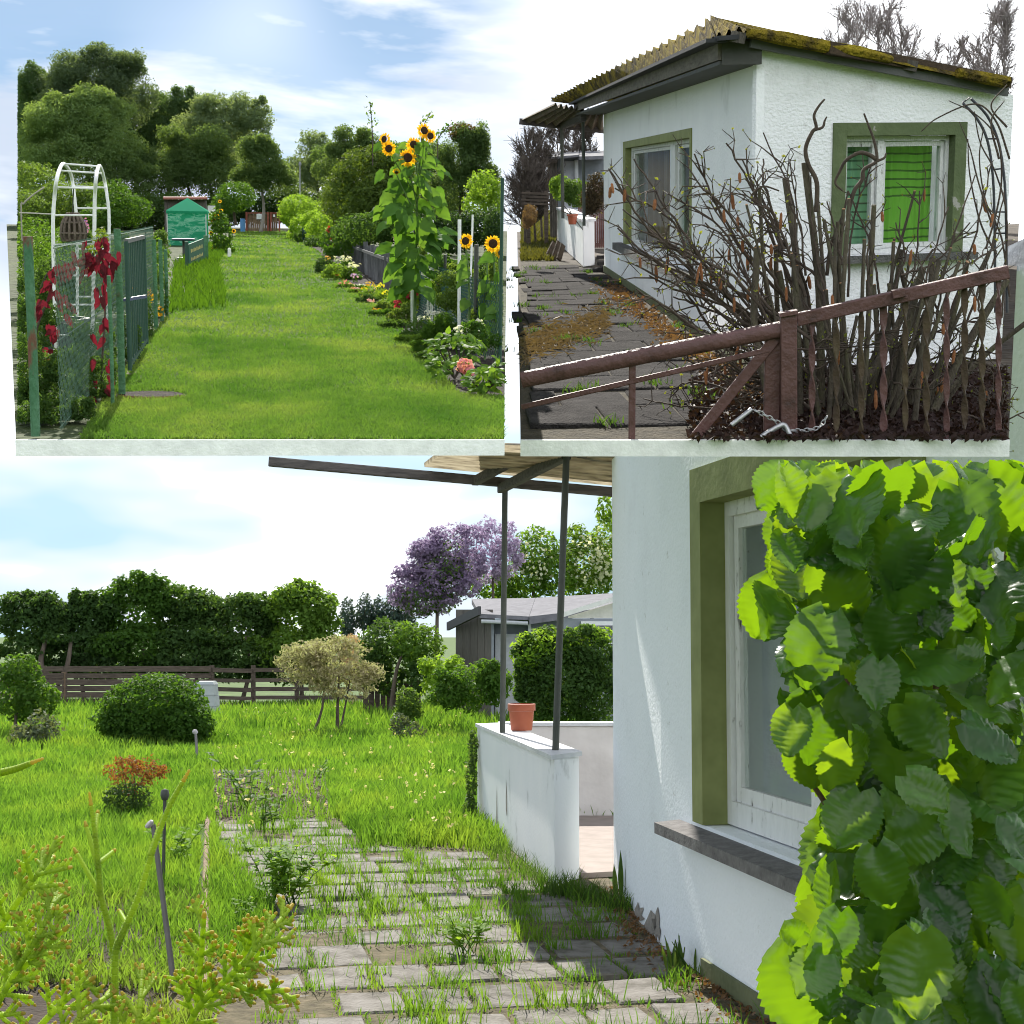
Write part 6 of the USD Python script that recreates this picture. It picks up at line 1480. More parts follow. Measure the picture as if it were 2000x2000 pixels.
# trellis arch at the right border
TR = Thing(P2, 'trellis_arch', 'dark metal trellis arch at the right border by the window', 'trellis', (*p2(1850, 600, Cn - .3)[:2], 0))
TY = Cn - .25
IRON = plain('dark_iron', (.035, .037, .045), .5, .5)
for pts in ([(1878, 590), (1876, 400), (1872, 320), (1862, 262), (1842, 222), (1816, 194)], [(1900, 590), (1898, 400), (1893, 320), (1882, 262), (1862, 218), (1832, 186)]):
    TR.part('rail', tube(smoothpath([p2(x, y, TY) for x, y in pts], 6), 2.4 * TY / LENS, 6), IRON, smooth=True)
for (x0, y0, x1, y1) in ((1816, 194, 1830, 184), (1862, 262, 1882, 262), (1873, 320, 1893, 318), (1876, 440, 1898, 440), (1876, 400, 1898, 400)):
    TR.part('rung', tube([p2(x0, y0, TY), p2(x1, y1, TY)], 1.6 * TY / LENS, 5), IRON)
cl_ = []
for pts in ([(1890, 600), (1900, 420), (1880, 330), (1850, 270), (1838, 210)], [(1905, 560), (1890, 450), (1860, 380), (1848, 300), (1856, 240)], [(1880, 480), (1850, 420), (1830, 330), (1826, 262)], [(1905, 300), (1880, 230), (1840, 196), (1770, 222), (1738, 248)], [(1900, 240), (1870, 200), (1900, 160)]):
    cl_.append(tube(smoothpath([p2(x, y, TY - .05) for x, y in pts], 8), [2.2 * TY / LENS, 1 * TY / LENS], 5))
TR.part('climber', cat(cl_), TWIGM, smooth=True)

# ================================================================== THE ALLOTMENT PATH (upper left picture): a model garden on a white board
p1, g1 = P1.pt, P1.gr
rng = np.random.default_rng(41)
a_, b_, fa, fb = board(P1, 'display_board', 'white board carrying the model of the summer allotments', 30, 951, 830, 128.0, 29)
NEAR1 = a_[1]
SUMMERG = look('allotment_ground', [(.3, (.03, .035, .012)), (.5, (.045, .065, .018)), (.75, (.08, .10, .03))], .8, .95, .6, dist=.03)
obj(P1, 'garden_ground', (np.array([a_, b_, fb, fa]) + [0, 0, -.016], np.array([(0, 1, 2), (0, 2, 3)])), SUMMERG, kind='structure')
LAWN = usdkit.material(stage, '/World/Looks/mown_lawn', {
    'co': ('texture_coordinate', {}), 'mp': ('mapping', {'scale': (1.0, 0.55, 1.0)}), 'n': ('noise_texture', {'scale': 0.9, 'detail': 5.0, 'roughness': 0.62}), 'n2': ('noise_texture', {'scale': 7.0, 'detail': 9.0, 'roughness': 0.7}),
    'ad': ('mix_float', {'fac': 0.5}), 'r': ('rgb_ramp', {'ramp': [(.36, (.05, .105, .012)), (.47, (.085, .165, .02)), (.54, (.12, .20, .03)), (.64, (.18, .235, .06))]}),
    'n3': ('noise_texture', {'scale': 40.0, 'detail': 6.0}), 'b': ('bump', {'strength': 0.9, 'distance': 0.02}), 'p': ('principled_bsdf', {'roughness': 0.95, 'specular_ior_level': 0.1, 'sheen_weight': 0.05, 'sheen_tint': (.6, .9, .3)})},
    [('co.object', 'mp.vector'), ('mp.vector', 'n.vector'), ('mp.vector', 'n2.vector'), ('mp.vector', 'n3.vector'), ('n.fac', 'ad.a'), ('n2.fac', 'ad.b'), ('ad.result', 'r.fac'), ('r.color', 'p.base_color'), ('n3.fac', 'b.height'), ('b.normal', 'p.normal')], surface='p.BSDF')
LEFT = [(150, 829.6), (205, 735), (262, 660), (322, 588), (335, 572), (412, 500), (437, 455), (447, 436)]
RIGHT = [(951, 829.6), (951, 748), (868, 744), (830, 700), (790, 655), (745, 605), (690, 560), (645, 520), (612, 490), (605, 478), (572, 455), (545, 440), (528, 432)]
lp = [g1(x, y, -.008) for x, y in LEFT] + [g1(x, y, -.008) for x, y in RIGHT[::-1]]
obj(P1, 'lawn', poly(np.array(lp)), LAWN, kind='structure')
from shapely import Polygon as SP, contains_xy
lawn_p = SP([q[:2] for q in lp])
hole_p = SP([g1(285 + 70 * math.cos(t), 745 + 8.5 * math.sin(t))[:2] for t in np.linspace(0, 2 * np.pi, 25)[:-1]])
LAWNBL = leaf_look('mown_blade', [(.062, .138, .016), (.085, .178, .022), (.115, .205, .034), (.18, .225, .06)], trans=(.20, .38, .035), fac=.3, rough=.8, spec=.05, patch=(.6, (.55, .70, .62), (1.75, 1.32, 1.6)))
pos, hh, ww = [], [], []
for y0, y1, n, h, w in ((10.9, 14, 52000, .036, .008), (14, 20, 52000, .036, .011), (20, 32, 36000, .042, .02), (32, 60, 24000, .05, .045), (60, 112, 20000, .06, .09)):
    Y = rng.uniform(y0, y1, n); X = rng.uniform(-.12, .16, n) * Y
    k = contains_xy(lawn_p, X, Y) & ~contains_xy(hole_p, X, Y)
    q = np.column_stack([X, Y, 0 * X - .008])[k]
    l_ = fbm(q * [.9, .5, 1], 3, 3)
    pos.append(q); hh.append(h * (.4 + 1.2 * l_)); ww.append(np.full(len(q), w))
obj(P1, 'mown_grass', blades(np.vstack(pos), np.concatenate(hh), np.concatenate(ww), rng, .8), LAWNBL, 'short mown grass of the path between the allotments', 'grass', kind='stuff')
PALE = look('dry_strip', [(.3, (.14, .17, .045)), (.7, (.22, .23, .08))], 3, .95, .5)
# taller grass strip left of the path, soil of the flower bed at the right
strip = SP([g1(x, y)[:2] for x, y in ((318, 590), (430, 580), (412, 500), (437, 455), (395, 462), (330, 500))])
n = 9000
X0, Y0, X1, Y1 = strip.bounds
X, Y = rng.uniform(X0, X1, n), rng.uniform(Y0, Y1, n)
k = contains_xy(strip, X, Y)
obj(P1, 'long_grass', blades(np.column_stack([X, Y, 0 * X])[k], .20, .03, rng, .5), leaf_look('long_blade', [(.045, .105, .012), (.065, .135, .016), (.09, .16, .024)], fac=.35, rough=.8, spec=.05), 'longer grass left of the mown path below the green banner', 'grass', kind='stuff')
bed = [g1(x, y, -.006) for x, y in RIGHT[1:11]] + [g1(x, y, -.006) for x, y in ((700, 470), (760, 540), (850, 620), (951, 660))]
obj(P1, 'flower_bed', poly(np.array(bed)), SOIL, kind='structure')
obj(P1, 'soil_patch', poly(np.array([g1(285 + 68 * math.cos(t) * (1 + .08 * math.sin(5 * t)), 745 + 7.5 * math.sin(t), -.003) for t in np.linspace(0, 2 * np.pi, 25)[:-1]])), SOIL, 'round bare soil patch in the lawn edge near the left fence', 'soil patch')
obj(P1, 'rusty_edging', cat([tube([g1(285 + 69 * math.cos(t), 745 + 8 * math.sin(t), 0) for t in np.linspace(.5, 2.6, 14)][::-1], .022, 5)]), look('rusty_rim', [(.3, (.13, .06, .03)), (.7, (.22, .11, .05))], 20, .9, .5), 'rusty curved edging behind the round bare soil patch', 'edging')
obj(P1, 'soil_patch', poly(np.array([g1(245 + 13 * math.cos(t), 702 + 4.5 * math.sin(t), -.003) for t in np.linspace(0, 2 * np.pi, 13)[:-1]])), look('dust_patch', [(.3, (.14, .11, .08)), (.7, (.2, .16, .12))], 9, .9, .4), 'small dusty patch at the foot of the left fence', 'soil patch')

# ---------------------------------------------------------------- far trees
WILLOW = leaf_look('willow_leaf', [(.085, .13, .075), (.11, .165, .09), (.14, .20, .115)], fac=.45)
WILLOW2 = leaf_look('willow_leaf_bright', [(.075, .13, .05), (.10, .17, .062), (.135, .21, .08)], fac=.45)
WOODL = leaf_look('wood_leaf', [(.06, .11, .045), (.085, .145, .055), (.115, .18, .065)], fac=.45)
WOODD = leaf_look('wood_leaf_dark', [(.042, .085, .032), (.06, .11, .04), (.085, .14, .05)], fac=.45)
tr = [('tall grey-green willow crown at the back left', [(190, 150, 78, 56, 118), (150, 180, 64, 50, 118), (235, 185, 56, 62, 118), (195, 115, 46, 28, 118), (120, 200, 44, 42, 117), (240, 130, 30, 34, 118)], WILLOW, [(190, 430, 190, 200, 118, 8)], .55),
      ('bright rounded willow in front of the tall one', [(150, 235, 86, 62, 112), (100, 270, 54, 60, 112), (215, 270, 56, 62, 111), (160, 310, 92, 50, 111), (110, 215, 44, 38, 112), (190, 215, 48, 40, 112)], WILLOW2, [(160, 430, 160, 280, 112, 8)], .5),
      ('dim tree at the left border behind the willow', [(45, 215, 42, 76, 120), (40, 300, 40, 70, 119), (60, 165, 30, 36, 120)], WOODL, [(50, 430, 50, 260, 120, 6)], .5),
      ('dark wooded tree between the willow and the poplars', [(320, 215, 52, 52, 122), (300, 260, 60, 60, 121), (345, 190, 24, 28, 122)], WOODL, [(320, 430, 320, 240, 122, 6)], .5),
      ('loose grey willow left of the clearing', [(420, 230, 62, 50, 116), (460, 215, 44, 36, 116), (385, 250, 52, 52, 116), (480, 250, 26, 36, 116), (492, 205, 14, 22, 116), (415, 290, 62, 44, 116)], WILLOW, [(430, 430, 420, 260, 116, 6), (410, 400, 400, 300, 116, 4)], .62),
      ('dark undergrowth tree below the grey willow', [(350, 310, 76, 62, 113), (300, 330, 62, 56, 112), (400, 330, 50, 50, 112), (250, 350, 60, 46, 110)], WOODD, [(350, 430, 350, 330, 113, 5)], .4),
      ('dark conical tree with a pale trunk by the brown gate', [(492, 318, 46, 50, 104), (490, 290, 30, 30, 104), (470, 340, 38, 30, 104), (515, 340, 38, 30, 104)], WOODD, [(492, 430, 491, 330, 104, 4)], .35),
      ('airy grey tree above the lamp post', [(588, 295, 36, 44, 112), (580, 320, 40, 50, 112), (605, 330, 34, 44, 112)], WILLOW, [(585, 430, 588, 300, 112, 4)], .7),
      ('dark round tree behind the fruit tree', [(660, 285, 40, 46, 96), (640, 320, 44, 46, 96), (690, 310, 36, 50, 96)], WOODD, [(660, 430, 660, 300, 96, 5)], .35),
      ('big dark tree with a brown tip at the right', [(870, 310, 50, 62, 60), (905, 330, 30, 70, 60), (850, 360, 50, 50, 60), (885, 270, 30, 36, 60)], WOODD, [(870, 450, 870, 330, 60, 6)], .35)]
for i, (lb, bl, mt, st, cl) in enumerate(tr):
    big = shrub(P1, 'tree', lb, bl, mt, px=4.6, k=3.3, seed=220 + i, stems=st, cat_='tree', clump=cl + .05, rough=.55, aspect=.42, shell=.4, tuft=6, bmat=BARK if i != 6 else plain('pale_trunk', (.22, .20, .17), .9))
big.part('crown_tip', crown(P1, [(866, 248, 22, 16, 59.8), (884, 244, 14, 12, 59.8)], 4.6, 2.6, 240), leaf_look('brown_tip', [(.10, .075, .04), (.14, .11, .05)], fac=.3), label='reddish brown tip of the crown')
shrub(P1, 'hedge_bush', 'dark bush hedge at the left border behind the white arch', [(60, 350, 60, 42, 80), (110, 385, 76, 40, 78), (50, 400, 50, 36, 76), (180, 385, 50, 40, 78)], MIDLEAF, px=5, k=4, seed=241)
shrub(P1, 'hedge_bush', 'bright leafy bush left of the green tent', [(235, 395, 50, 32, 74), (215, 370, 34, 30, 75), (190, 410, 40, 26, 73)], LUSH, px=5, k=3.6, seed=242)
shrub(P1, 'hedge_bush', 'round dark green bush in front of the conical tree', [(445, 372, 38, 28, 92), (425, 385, 26, 20, 91)], LUSH, px=4.6, k=4, seed=243, stems=[(445, 425, 445, 380, 92, 3)])
shrub(P1, 'tree', 'broad grey-green wood filling the gaps behind the left trees', [(110, 260, 80, 90, 124), (250, 250, 70, 90, 124), (330, 270, 60, 80, 124), (400, 290, 70, 70, 124), (460, 300, 46, 70, 124), (40, 280, 40, 90, 124)], WILLOW, px=5, k=3.4, seed=255, stems=[(250, 430, 250, 280, 124, 6)], cat_='tree', clump=.45, rough=.5, aspect=.42, tuft=5)
shrub(P1, 'tree', 'grey-green trees filling the gap behind the fruit tree', [(640, 330, 46, 50, 108), (720, 330, 50, 50, 100), (800, 340, 60, 60, 80), (560, 345, 40, 46, 118)], WILLOW2, px=5, k=3.4, seed=256, stems=[(720, 430, 720, 340, 100, 5)], cat_='tree', clump=.45, rough=.5, aspect=.42, tuft=5)
shrub(P1, 'hedge_bush', 'dark far hedge closing the path behind the brown gate', [(490, 395, 70, 26, 121), (540, 385, 60, 36, 121), (600, 395, 60, 30, 118), (420, 400, 60, 24, 121)], DARKLEAF, px=5, k=4, seed=244)
shrub(P1, 'bright_bush', 'bright yellow-green bush at the right end of the mown path', [(560, 390, 34, 24, 88), (548, 402, 24, 28, 86), (582, 400, 28, 26, 85)], BRIGHT, px=4.6, k=4, seed=245)
shrub(P1, 'bright_bush', 'second bright bush right of the small green bin', [(606, 430, 30, 26, 72), (590, 418, 24, 22, 74)], BRIGHT, px=4.6, k=4, seed=246)
shrub(P1, 'bright_bush', 'third bright bush left of the small green bin', [(566, 428, 20, 22, 78), (556, 440, 14, 14, 78)], BRIGHT, px=4.6, k=4, seed=247)
shrub(P1, 'low_plants', 'low dark plants along the right edge of the far path', [(570, 448, 18, 14, 76), (592, 458, 20, 14, 68)], MIDLEAF, px=4.6, k=4, seed=248)
shrub(P1, 'fruit_tree', 'yellow-green fruit tree left of the sunflowers', [(690, 330, 58, 52, 46), (660, 370, 56, 56, 46), (730, 310, 46, 44, 46), (720, 380, 60, 54, 45), (690, 420, 60, 40, 45), (750, 350, 40, 50, 46)], leaf_look('fruit_leaf', [(.045, .085, .018), (.075, .12, .025), (.11, .15, .035)], fac=.35), px=6, k=3.6, seed=249, stems=[(690, 478, 690, 350, 46, 5), (690, 420, 735, 330, 46, 3)], cat_='tree')
shrub(P1, 'fruit_tree', 'dark apple tree behind the picket fence', [(700, 430, 60, 32, 40), (745, 430, 40, 34, 40), (660, 440, 36, 24, 42)], MIDLEAF, px=6, k=4, seed=250, stems=[(700, 540, 700, 440, 40, 4)], cat_='tree')
for i, (pts, lb) in enumerate((([(703, 262), (701, 225), (698, 192)], 'tall thin leafy shoot standing up left of the sunflowers'), ([(795, 262), (800, 236), (812, 214)], 'slender leafy shoot leaning right above the sunflowers'), ([(826, 262), (838, 246), (852, 234)], 'short leafy shoot right of the topmost sunflowers'))):
    Y = 44
    q = smoothpath([p1(x, y, Y) for x, y in pts], 8)
    t = Thing(P1, 'tall_shoot', lb, 'shoot', q[0])
    t.part('stem', tube(np.vstack([q[0] - [0, 0, .7], q]), [1.1 * Y / LENS, .6 * Y / LENS], 4), BARK)
    lv = np.repeat(q, 3, 0) + rng.normal(0, 4.5 * Y / LENS, (len(q) * 3, 3))
    t.part('foliage', leaves(lv, rng.normal(size=lv.shape), 7 * Y / LENS, rng, .6), MIDLEAF)
shrub(P1, 'bright_shrub', 'yellow-green shrub by the right border behind the stakes', [(912, 355, 32, 34, 40), (935, 375, 16, 34, 40), (900, 390, 30, 30, 40)], BRIGHT, px=6, k=3.5, seed=251)
shrub(P1, 'hedge_bush', 'dark hedge behind the white stakes at the right border', [(900, 430, 50, 34, 38), (850, 440, 50, 40, 38), (930, 440, 20, 50, 37), (800, 430, 40, 40, 38)], DARKLEAF, px=6, k=4.5, seed=252)
shrub(P1, 'hedge_bush', 'dark mass of bushes along the far left edge of the allotments', [(60, 400, 60, 40, 108), (130, 405, 60, 36, 108), (200, 405, 60, 36, 108), (270, 402, 60, 36, 108), (330, 400, 60, 36, 108), (390, 400, 60, 30, 115)], DARKLEAF, px=5, k=4.5, seed=253)
shrub(P1, 'hedge_bush', 'dark bushes far behind the fruit tree', [(640, 390, 50, 40, 100), (700, 390, 60, 44, 90), (780, 380, 60, 60, 70), (830, 390, 50, 60, 66)], DARKLEAF, px=5, k=4, seed=254)
# house roof at the right border
t = Thing(P1, 'far_house', 'tiny pale house gable at the right border above the hedge', 'house', (*p1(942, 400, 58)[:2], 0))
HY = 58
c0, c1 = p1(930, 380, HY), p1(950, 380, HY)
t.part('wall', box(c0[0], c1[0], HY, HY + 1, 0, p1(940, 353, HY)[2]), plain('far_grey', (.40, .42, .45), .8))
t.part('roof', hexa([p1(926, 354, HY - .2), p1(951, 350, HY - .2), p1(951, 350, HY + 1), p1(926, 354, HY + 1)], [p1(930, 349, HY - .2), p1(950, 344, HY - .2), p1(950, 344, HY + 1), p1(930, 349, HY + 1)]), plain('far_white', (.6, .6, .6), .8))
# lamp post, gate, blue barrel, far shed
LY = 96
lm = Thing(P1, 'lamp_post', 'slim grey lamp post standing before the airy tree', 'lamp post', (*p1(566, 430, LY)[:2], 0))
b_ = p1(566, 428, LY); b_[2] = 0
lm.part('pole', tube([b_, p1(566, 312, LY)], [1.6 * LY / LENS, 1.1 * LY / LENS], 8), plain('lamp_grey', (.30, .31, .32), .5), smooth=50)
lm.part('lamp_head', lathe([(.02, -.1), (.07, -.05), (.09, .05), (.05, .16), (.001, .2)], p1(566, 311, LY), 10), plain('lamp_head_grey', (.22, .23, .25), .5), smooth=50)
GY1 = 108
gt1 = Thing(P1, 'board_gate', 'brown board gate with a white notice closing the far end of the path', 'gate', (*p1(495, 430, GY1)[:2], 0))
GATEW = look('gate_wood', [(.3, (.13, .08, .05)), (.7, (.24, .17, .11))], 4, .9, .3, island=.25)
GATER = plain('red_brown_post', (.24, .075, .05), .8)
for i in range(16):
    x = 468 + i * 3.6
    b_ = p1(x, 430, GY1); b_[2] = .02
    gt1.part('board', beam(b_, p1(x, 404, GY1), .115, .03, up=(0, 1, 0)), GATEW)
for x in (465, 505.5, 511, 527):
    b_ = p1(x, 430, GY1 - .1); b_[2] = 0
    gt1.part('post', beam(b_, p1(x, 400, GY1 - .1), .12, .1, up=(0, 1, 0)), GATER)
gt1.part('top_rail', beam(p1(464, 402, GY1 - .06), p1(528, 402, GY1 - .06), .05, .08), GATER)
gt1.part('notice', beam(p1(484, 408.5, GY1 - .08), p1(494.5, 408.5, GY1 - .08), .02, .34), plain('notice_white', (.72, .73, .74), .6))
gt1.part('notice', beam(p1(515, 407, GY1 - .08), p1(519, 407, GY1 - .08), .02, .16), '/World/Looks/notice_white')
c = g1(458, 434)
br = Thing(P1, 'blue_barrel', 'blue plastic barrel left of the brown gate', 'barrel', (*p1(458, 430, 105)[:2], 0))
c = np.array([*p1(458, 430, 105)[:2], 0])
br.part('body', lathe([(.001, 0), (.15, 0), (.16, .1), (.165, .3), (.155, .31), (.165, .33), (.165, .7), (.15, .8), (.001, .8)], c, 16), plain('barrel_blue', (.08, .22, .42), .5), smooth=35)
br.part('lid', lathe([(.001, .801), (.14, .801), (.14, .84), (.001, .85)], c, 16), plain('barrel_lid', (.05, .15, .3), .5), smooth=35)
SHY = 84
fs = Thing(P1, 'far_shed', 'low grey wooden shed with a red-brown roof edge behind the green tent', 'shed', (*p1(350, 425, SHY)[:2], 0))
for i in range(13):
    xa = 311 + i * 5.9
    b0, b1 = p1(xa, 425, SHY + .02 * (i % 2)), p1(xa + 5.7, 425, SHY + .02 * (i % 2))
    zt = p1(350, 377, SHY)[2]
    fs.part('board', box(b0[0], b1[0], b0[1], b0[1] + .05, 0, zt), WOOD_GREY)
fs.part('side_wall', box(p1(311, 400, SHY)[0], p1(388, 400, SHY)[0], SHY + .1, SHY + 2, 0, p1(350, 378, SHY)[2]), WOOD_GREY)
fs.part('roof', hexa([p1(308, 376, SHY - .3), p1(391, 376, SHY - .3), p1(391, 376, SHY + 2.3), p1(308, 376, SHY + 2.3)], [p1(308, 372, SHY - .3), p1(391, 372, SHY - .3), p1(391, 371, SHY + 2.3), p1(308, 371, SHY + 2.3)]), plain('red_roof', (.28, .11, .08), .8))
fs.part('white_panel', box(p1(392, 400, SHY)[0], p1(406, 400, SHY)[0], SHY, SHY + .2, 0, p1(399, 388, SHY)[2]), plain('shed_white', (.6, .6, .6), .7))
# green tent
TY1 = 67
tn = Thing(P1, 'garden_tent', 'green and white tarpaulin tent house with a pointed roof', 'tent', (*p1(353, 465, TY1)[:2], 0))
tz = lambda y: p1(353, y, TY1)[2]
TENT = usdkit.material(stage, '/World/Looks/tarpaulin', {'co': ('texture_coordinate', {}), 'mp': ('mapping', {'scale': (1.4, 1.4, 4.5), 'rotation': (0.0, 0.55, 0.0)}), 'n': ('noise_texture', {'scale': 1.5, 'detail': 3.0, 'distortion': 1.2}),
    'r': ('rgb_ramp', {'ramp': [(.40, (.05, .42, .26)), (.48, (.09, .50, .34)), (.53, (.60, .80, .70)), (.57, (.10, .52, .36)), (.64, (.55, .76, .66)), (.75, (.06, .44, .28))]}), 'p': ('principled_bsdf', {'roughness': .5}), 't': ('translucent_bsdf', {}), 'x': ('mix_closure', {'fac': .6})},
    [('co.object', 'mp.vector'), ('mp.vector', 'n.vector'), ('n.fac', 'r.fac'), ('r.color', 'p.base_color'), ('r.color', 't.color'), ('p.BSDF', 'x.closure1'), ('t.BSDF', 'x.closure2')], surface='x.closure')
TENTG = leaf_look('tarpaulin_green', [(.04, .30, .18), (.045, .33, .20)], trans=(.07, .55, .34), fac=.5, rough=.9, spec=.02)
t0, t1 = p1(316, 440, TY1)[:2], p1(389, 440, TY1)[:2]
dY = np.array([0, 2.6])
tn.part('front', wavysheet(t0, t1, 0, tz(398), .025, 5, rows=8, cols=40), TENT, smooth=True)
tn.part('side', wavysheet(t1, t1 + dY, 0, tz(398), .02, 4, seed=2), TENTG, smooth=True)
tn.part('side', wavysheet(t0, t0 + dY, 0, tz(398), .02, 4, seed=3), TENTG, smooth=True)
tn.part('back', wavysheet(t0 + dY, t1 + dY, 0, tz(398), .02, 4, seed=4), TENTG, smooth=True)
ap = np.array([*(t0 + t1 + dY) / 2, tz(373)])
ov = .06
cs = [np.array([t0[0] - ov, t0[1] - ov, tz(398)]), np.array([t1[0] + ov, t1[1] - ov, tz(398)]), np.array([t1[0] + ov, t1[1] + 2.6 + ov, tz(398)]), np.array([t0[0] - ov, t0[1] + 2.6 + ov, tz(398)])]
tn.part('roof', (np.array(cs + [ap]), np.array([(0, 1, 4), (1, 2, 4), (2, 3, 4), (3, 0, 4)])), TENTG)
tn.part('valance', cat([wavysheet(cs[k][:2], cs[(k + 1) % 4][:2], tz(403), tz(398), .006, 8) for k in range(4)]), TENTG)
for q in (t0, t1):
    tn.part('corner_pole', tube([(*q, 0), (*q, tz(398))], .02, 6), plain('tent_pole_white', (.6, .62, .6), .5) if q is t0 else '/World/Looks/tent_pole_white')
# pale garden path and low wall by the tent
obj(P1, 'low_wall', box(p1(272, 450, 62)[0], p1(316, 450, 62)[0], 62, 62.3, 0, .28), CONCRETE, 'pale low concrete wall left of the green tent', 'wall')

# ---------------------------------------------------------------- left side: arch, fences, creeper
WH = plain('white_tube', (.80, .80, .78), .45)
AYf, AYb = 15.6, 18.6
ar = Thing(P1, 'garden_arch', 'white metal garden arch with rungs behind the left fence', 'arch', (*p1(140, 690, 17)[:2], 0))
r_ = 3.4
hoops = []
for j, (x0, xs, xt, xbk, xbb) in enumerate((((108, 700), [(103, 560), (100, 430), (103, 370), (109, 330)], (120, 309), [(134, 330), (141, 375), (145, 430), (146, 560)], (146, 655)), ((172, 690), [(176, 560), (178, 430), (179, 370), (182, 330)], (188, 313), [(196, 335), (202, 370), (206, 420), (204, 560)], (200, 655)))):
    pts = [p1(*x0, AYf)] + [p1(x, y, AYf) for x, y in xs] + [p1(*xt, (AYf + AYb) / 2)] + [p1(x, y, AYb) for x, y in xbk] + [p1(*xbb, AYb)]
    pts[0][2] = 0; pts[-1][2] = 0
    ar.part('hoop', tube(smoothpath(pts, 6), 3.6 * AYf / LENS, 8), WH, smooth=True)
for (x0, y0, x1, y1, Y) in ((120, 309, 188, 314, 17.1), (114, 322, 192, 327, 16.6), (105, 353, 180, 356, AYf), (101, 406, 178, 406, AYf), (101, 462, 177, 460, AYf), (104, 520, 177, 520, AYf), (106, 575, 175, 575, AYf), (107, 632, 174, 632, AYf), (141, 352, 201, 354, AYb), (144, 393, 205, 393, AYb), (146, 470, 206, 470, AYb), (146, 560, 205, 560, AYb), (146, 610, 203, 610, AYb)):
    ar.part('rung', tube([p1(x0, y0, Y), p1(x1, y1, Y)], 1.9 * Y / LENS, 6), WH, smooth=True)
# long thin bar at the left
obj(P1, 'thin_rail', tube([p1(36, 401, 20), p1(100, 404, 20)], .008, 6), plain('pale_rail', (.5, .46, .4), .6), 'thin pale rail at the left border beside the arch', 'rail')
dp = Thing(P1, 'bent_stick', 'pale bent dead stick at the left border above the rail', 'stick', p1(40, 400, 24))
dp.part('stick', tube(smoothpath([np.array([*p1(40, 430, 24)[:2], 0]), p1(40, 400, 24), p1(44, 385, 24), p1(62, 368, 24), p1(84, 353, 24)], 4), .012, 6), plain('dead_stick', (.32, .30, .25), .9), smooth=True)
# wicker basket hanging in the arch
bc = p1(139, 455, 17.6); u = 17.6 / LENS
bk = Thing(P1, 'wicker_basket', 'brown wicker basket hanging inside the white arch', 'basket', bc)
WICK = look('wicker', [(.3, (.10, .075, .055)), (.7, (.24, .19, .15))], 20, .9, .5, stretch=(2, 2, .4), island=.3)
for k in range(14):
    a = k * 2 * math.pi / 14
    bk.part('stave', tube(smoothpath([bc + np.array([math.cos(a) * w * u, math.sin(a) * w * u, h * u]) for w, h in ((19, 0), (22, 14), (19, 32), (9, 50))], 3), 2.6 * u, 5), WICK, smooth=True)
for h, w in ((1, 19), (14, 22.6), (33, 19)):
    bk.part('hoop', tube([bc + np.array([math.cos(a) * w * u, math.sin(a) * w * u, h * u]) for a in np.linspace(0, 6.2832, 19)], 2 * u, 5, cap=False), WICK, smooth=True)
bk.part('hanger', tube([bc + [0, 0, 50 * u], p1(139, 353, 17.1)], .006, 4), STEEL)
shrub(P1, 'purple_flowers', 'purple flowers beside the wicker basket', [(160, 428, 7, 16, 19)], leaf_look('purple_petal', [(.16, .07, .24), (.25, .12, .33)], fac=.3), px=5, k=1.6, seed=260, aspect=.8, stems=[(160, 560, 160, 430, 19, .8)])
GPOST = look('rusty_green_post', [(.30, (.16, .055, .035)), (.42, (.14, .07, .045)), (.48, (.05, .14, .07)), (.75, (.09, .20, .11))], 3, .8, .4, detail=8, stretch=(2, 2, .8))
GPOST2 = look('green_post', [(.28, (.10, .07, .04)), (.38, (.05, .13, .06)), (.75, (.08, .19, .10))], 4, .8, .4)
DKGREEN = plain('dark_green_paint', (.025, .065, .045), .6)
WIREG = plain('green_wire', (.055, .12, .075), .6)


def mesh_fence(pts, h, step, w=.003):
    """Diamond wire netting along a line of ground points."""
    pts = np.asarray(pts, float)
    d_ = np.r_[0, np.cumsum(np.linalg.norm(np.diff(pts, axis=0), axis=1))]
    L = d_[-1]
    at = lambda s, z: np.array([np.interp(s, d_, pts[:, 0]), np.interp(s, d_, pts[:, 1]), z])
    out = []
    for k in range(int((L + h) / step) + 1):
        s0 = k * step
        for sg in (1, -1):
            e0, e1 = (s0 - h, s0) if sg > 0 else (s0, s0 - h)
            zs, ss = (0.03, h), (e0, e1)
            # clip to the length
            t0_, t1_ = 0.0, 1.0
            d = ss[1] - ss[0]
            lo, hi = sorted(((0 - ss[0]) / d, (L - ss[0]) / d))
            t0_, t1_ = max(t0_, lo), min(t1_, hi)
            if t1_ - t0_ < .05:
                continue
            a__, b__ = at(ss[0] + d * t0_, zs[0] + (h - .03) * t0_), at(ss[0] + d * t1_, zs[0] + (h - .03) * t1_)
            m__ = at(ss[0] + d * (t0_ + t1_) / 2, zs[0] + (h - .03) * (t0_ + t1_) / 2)
            out.append(tube([a__, m__, b__], w, 3, cap=False))
    return cat(out)


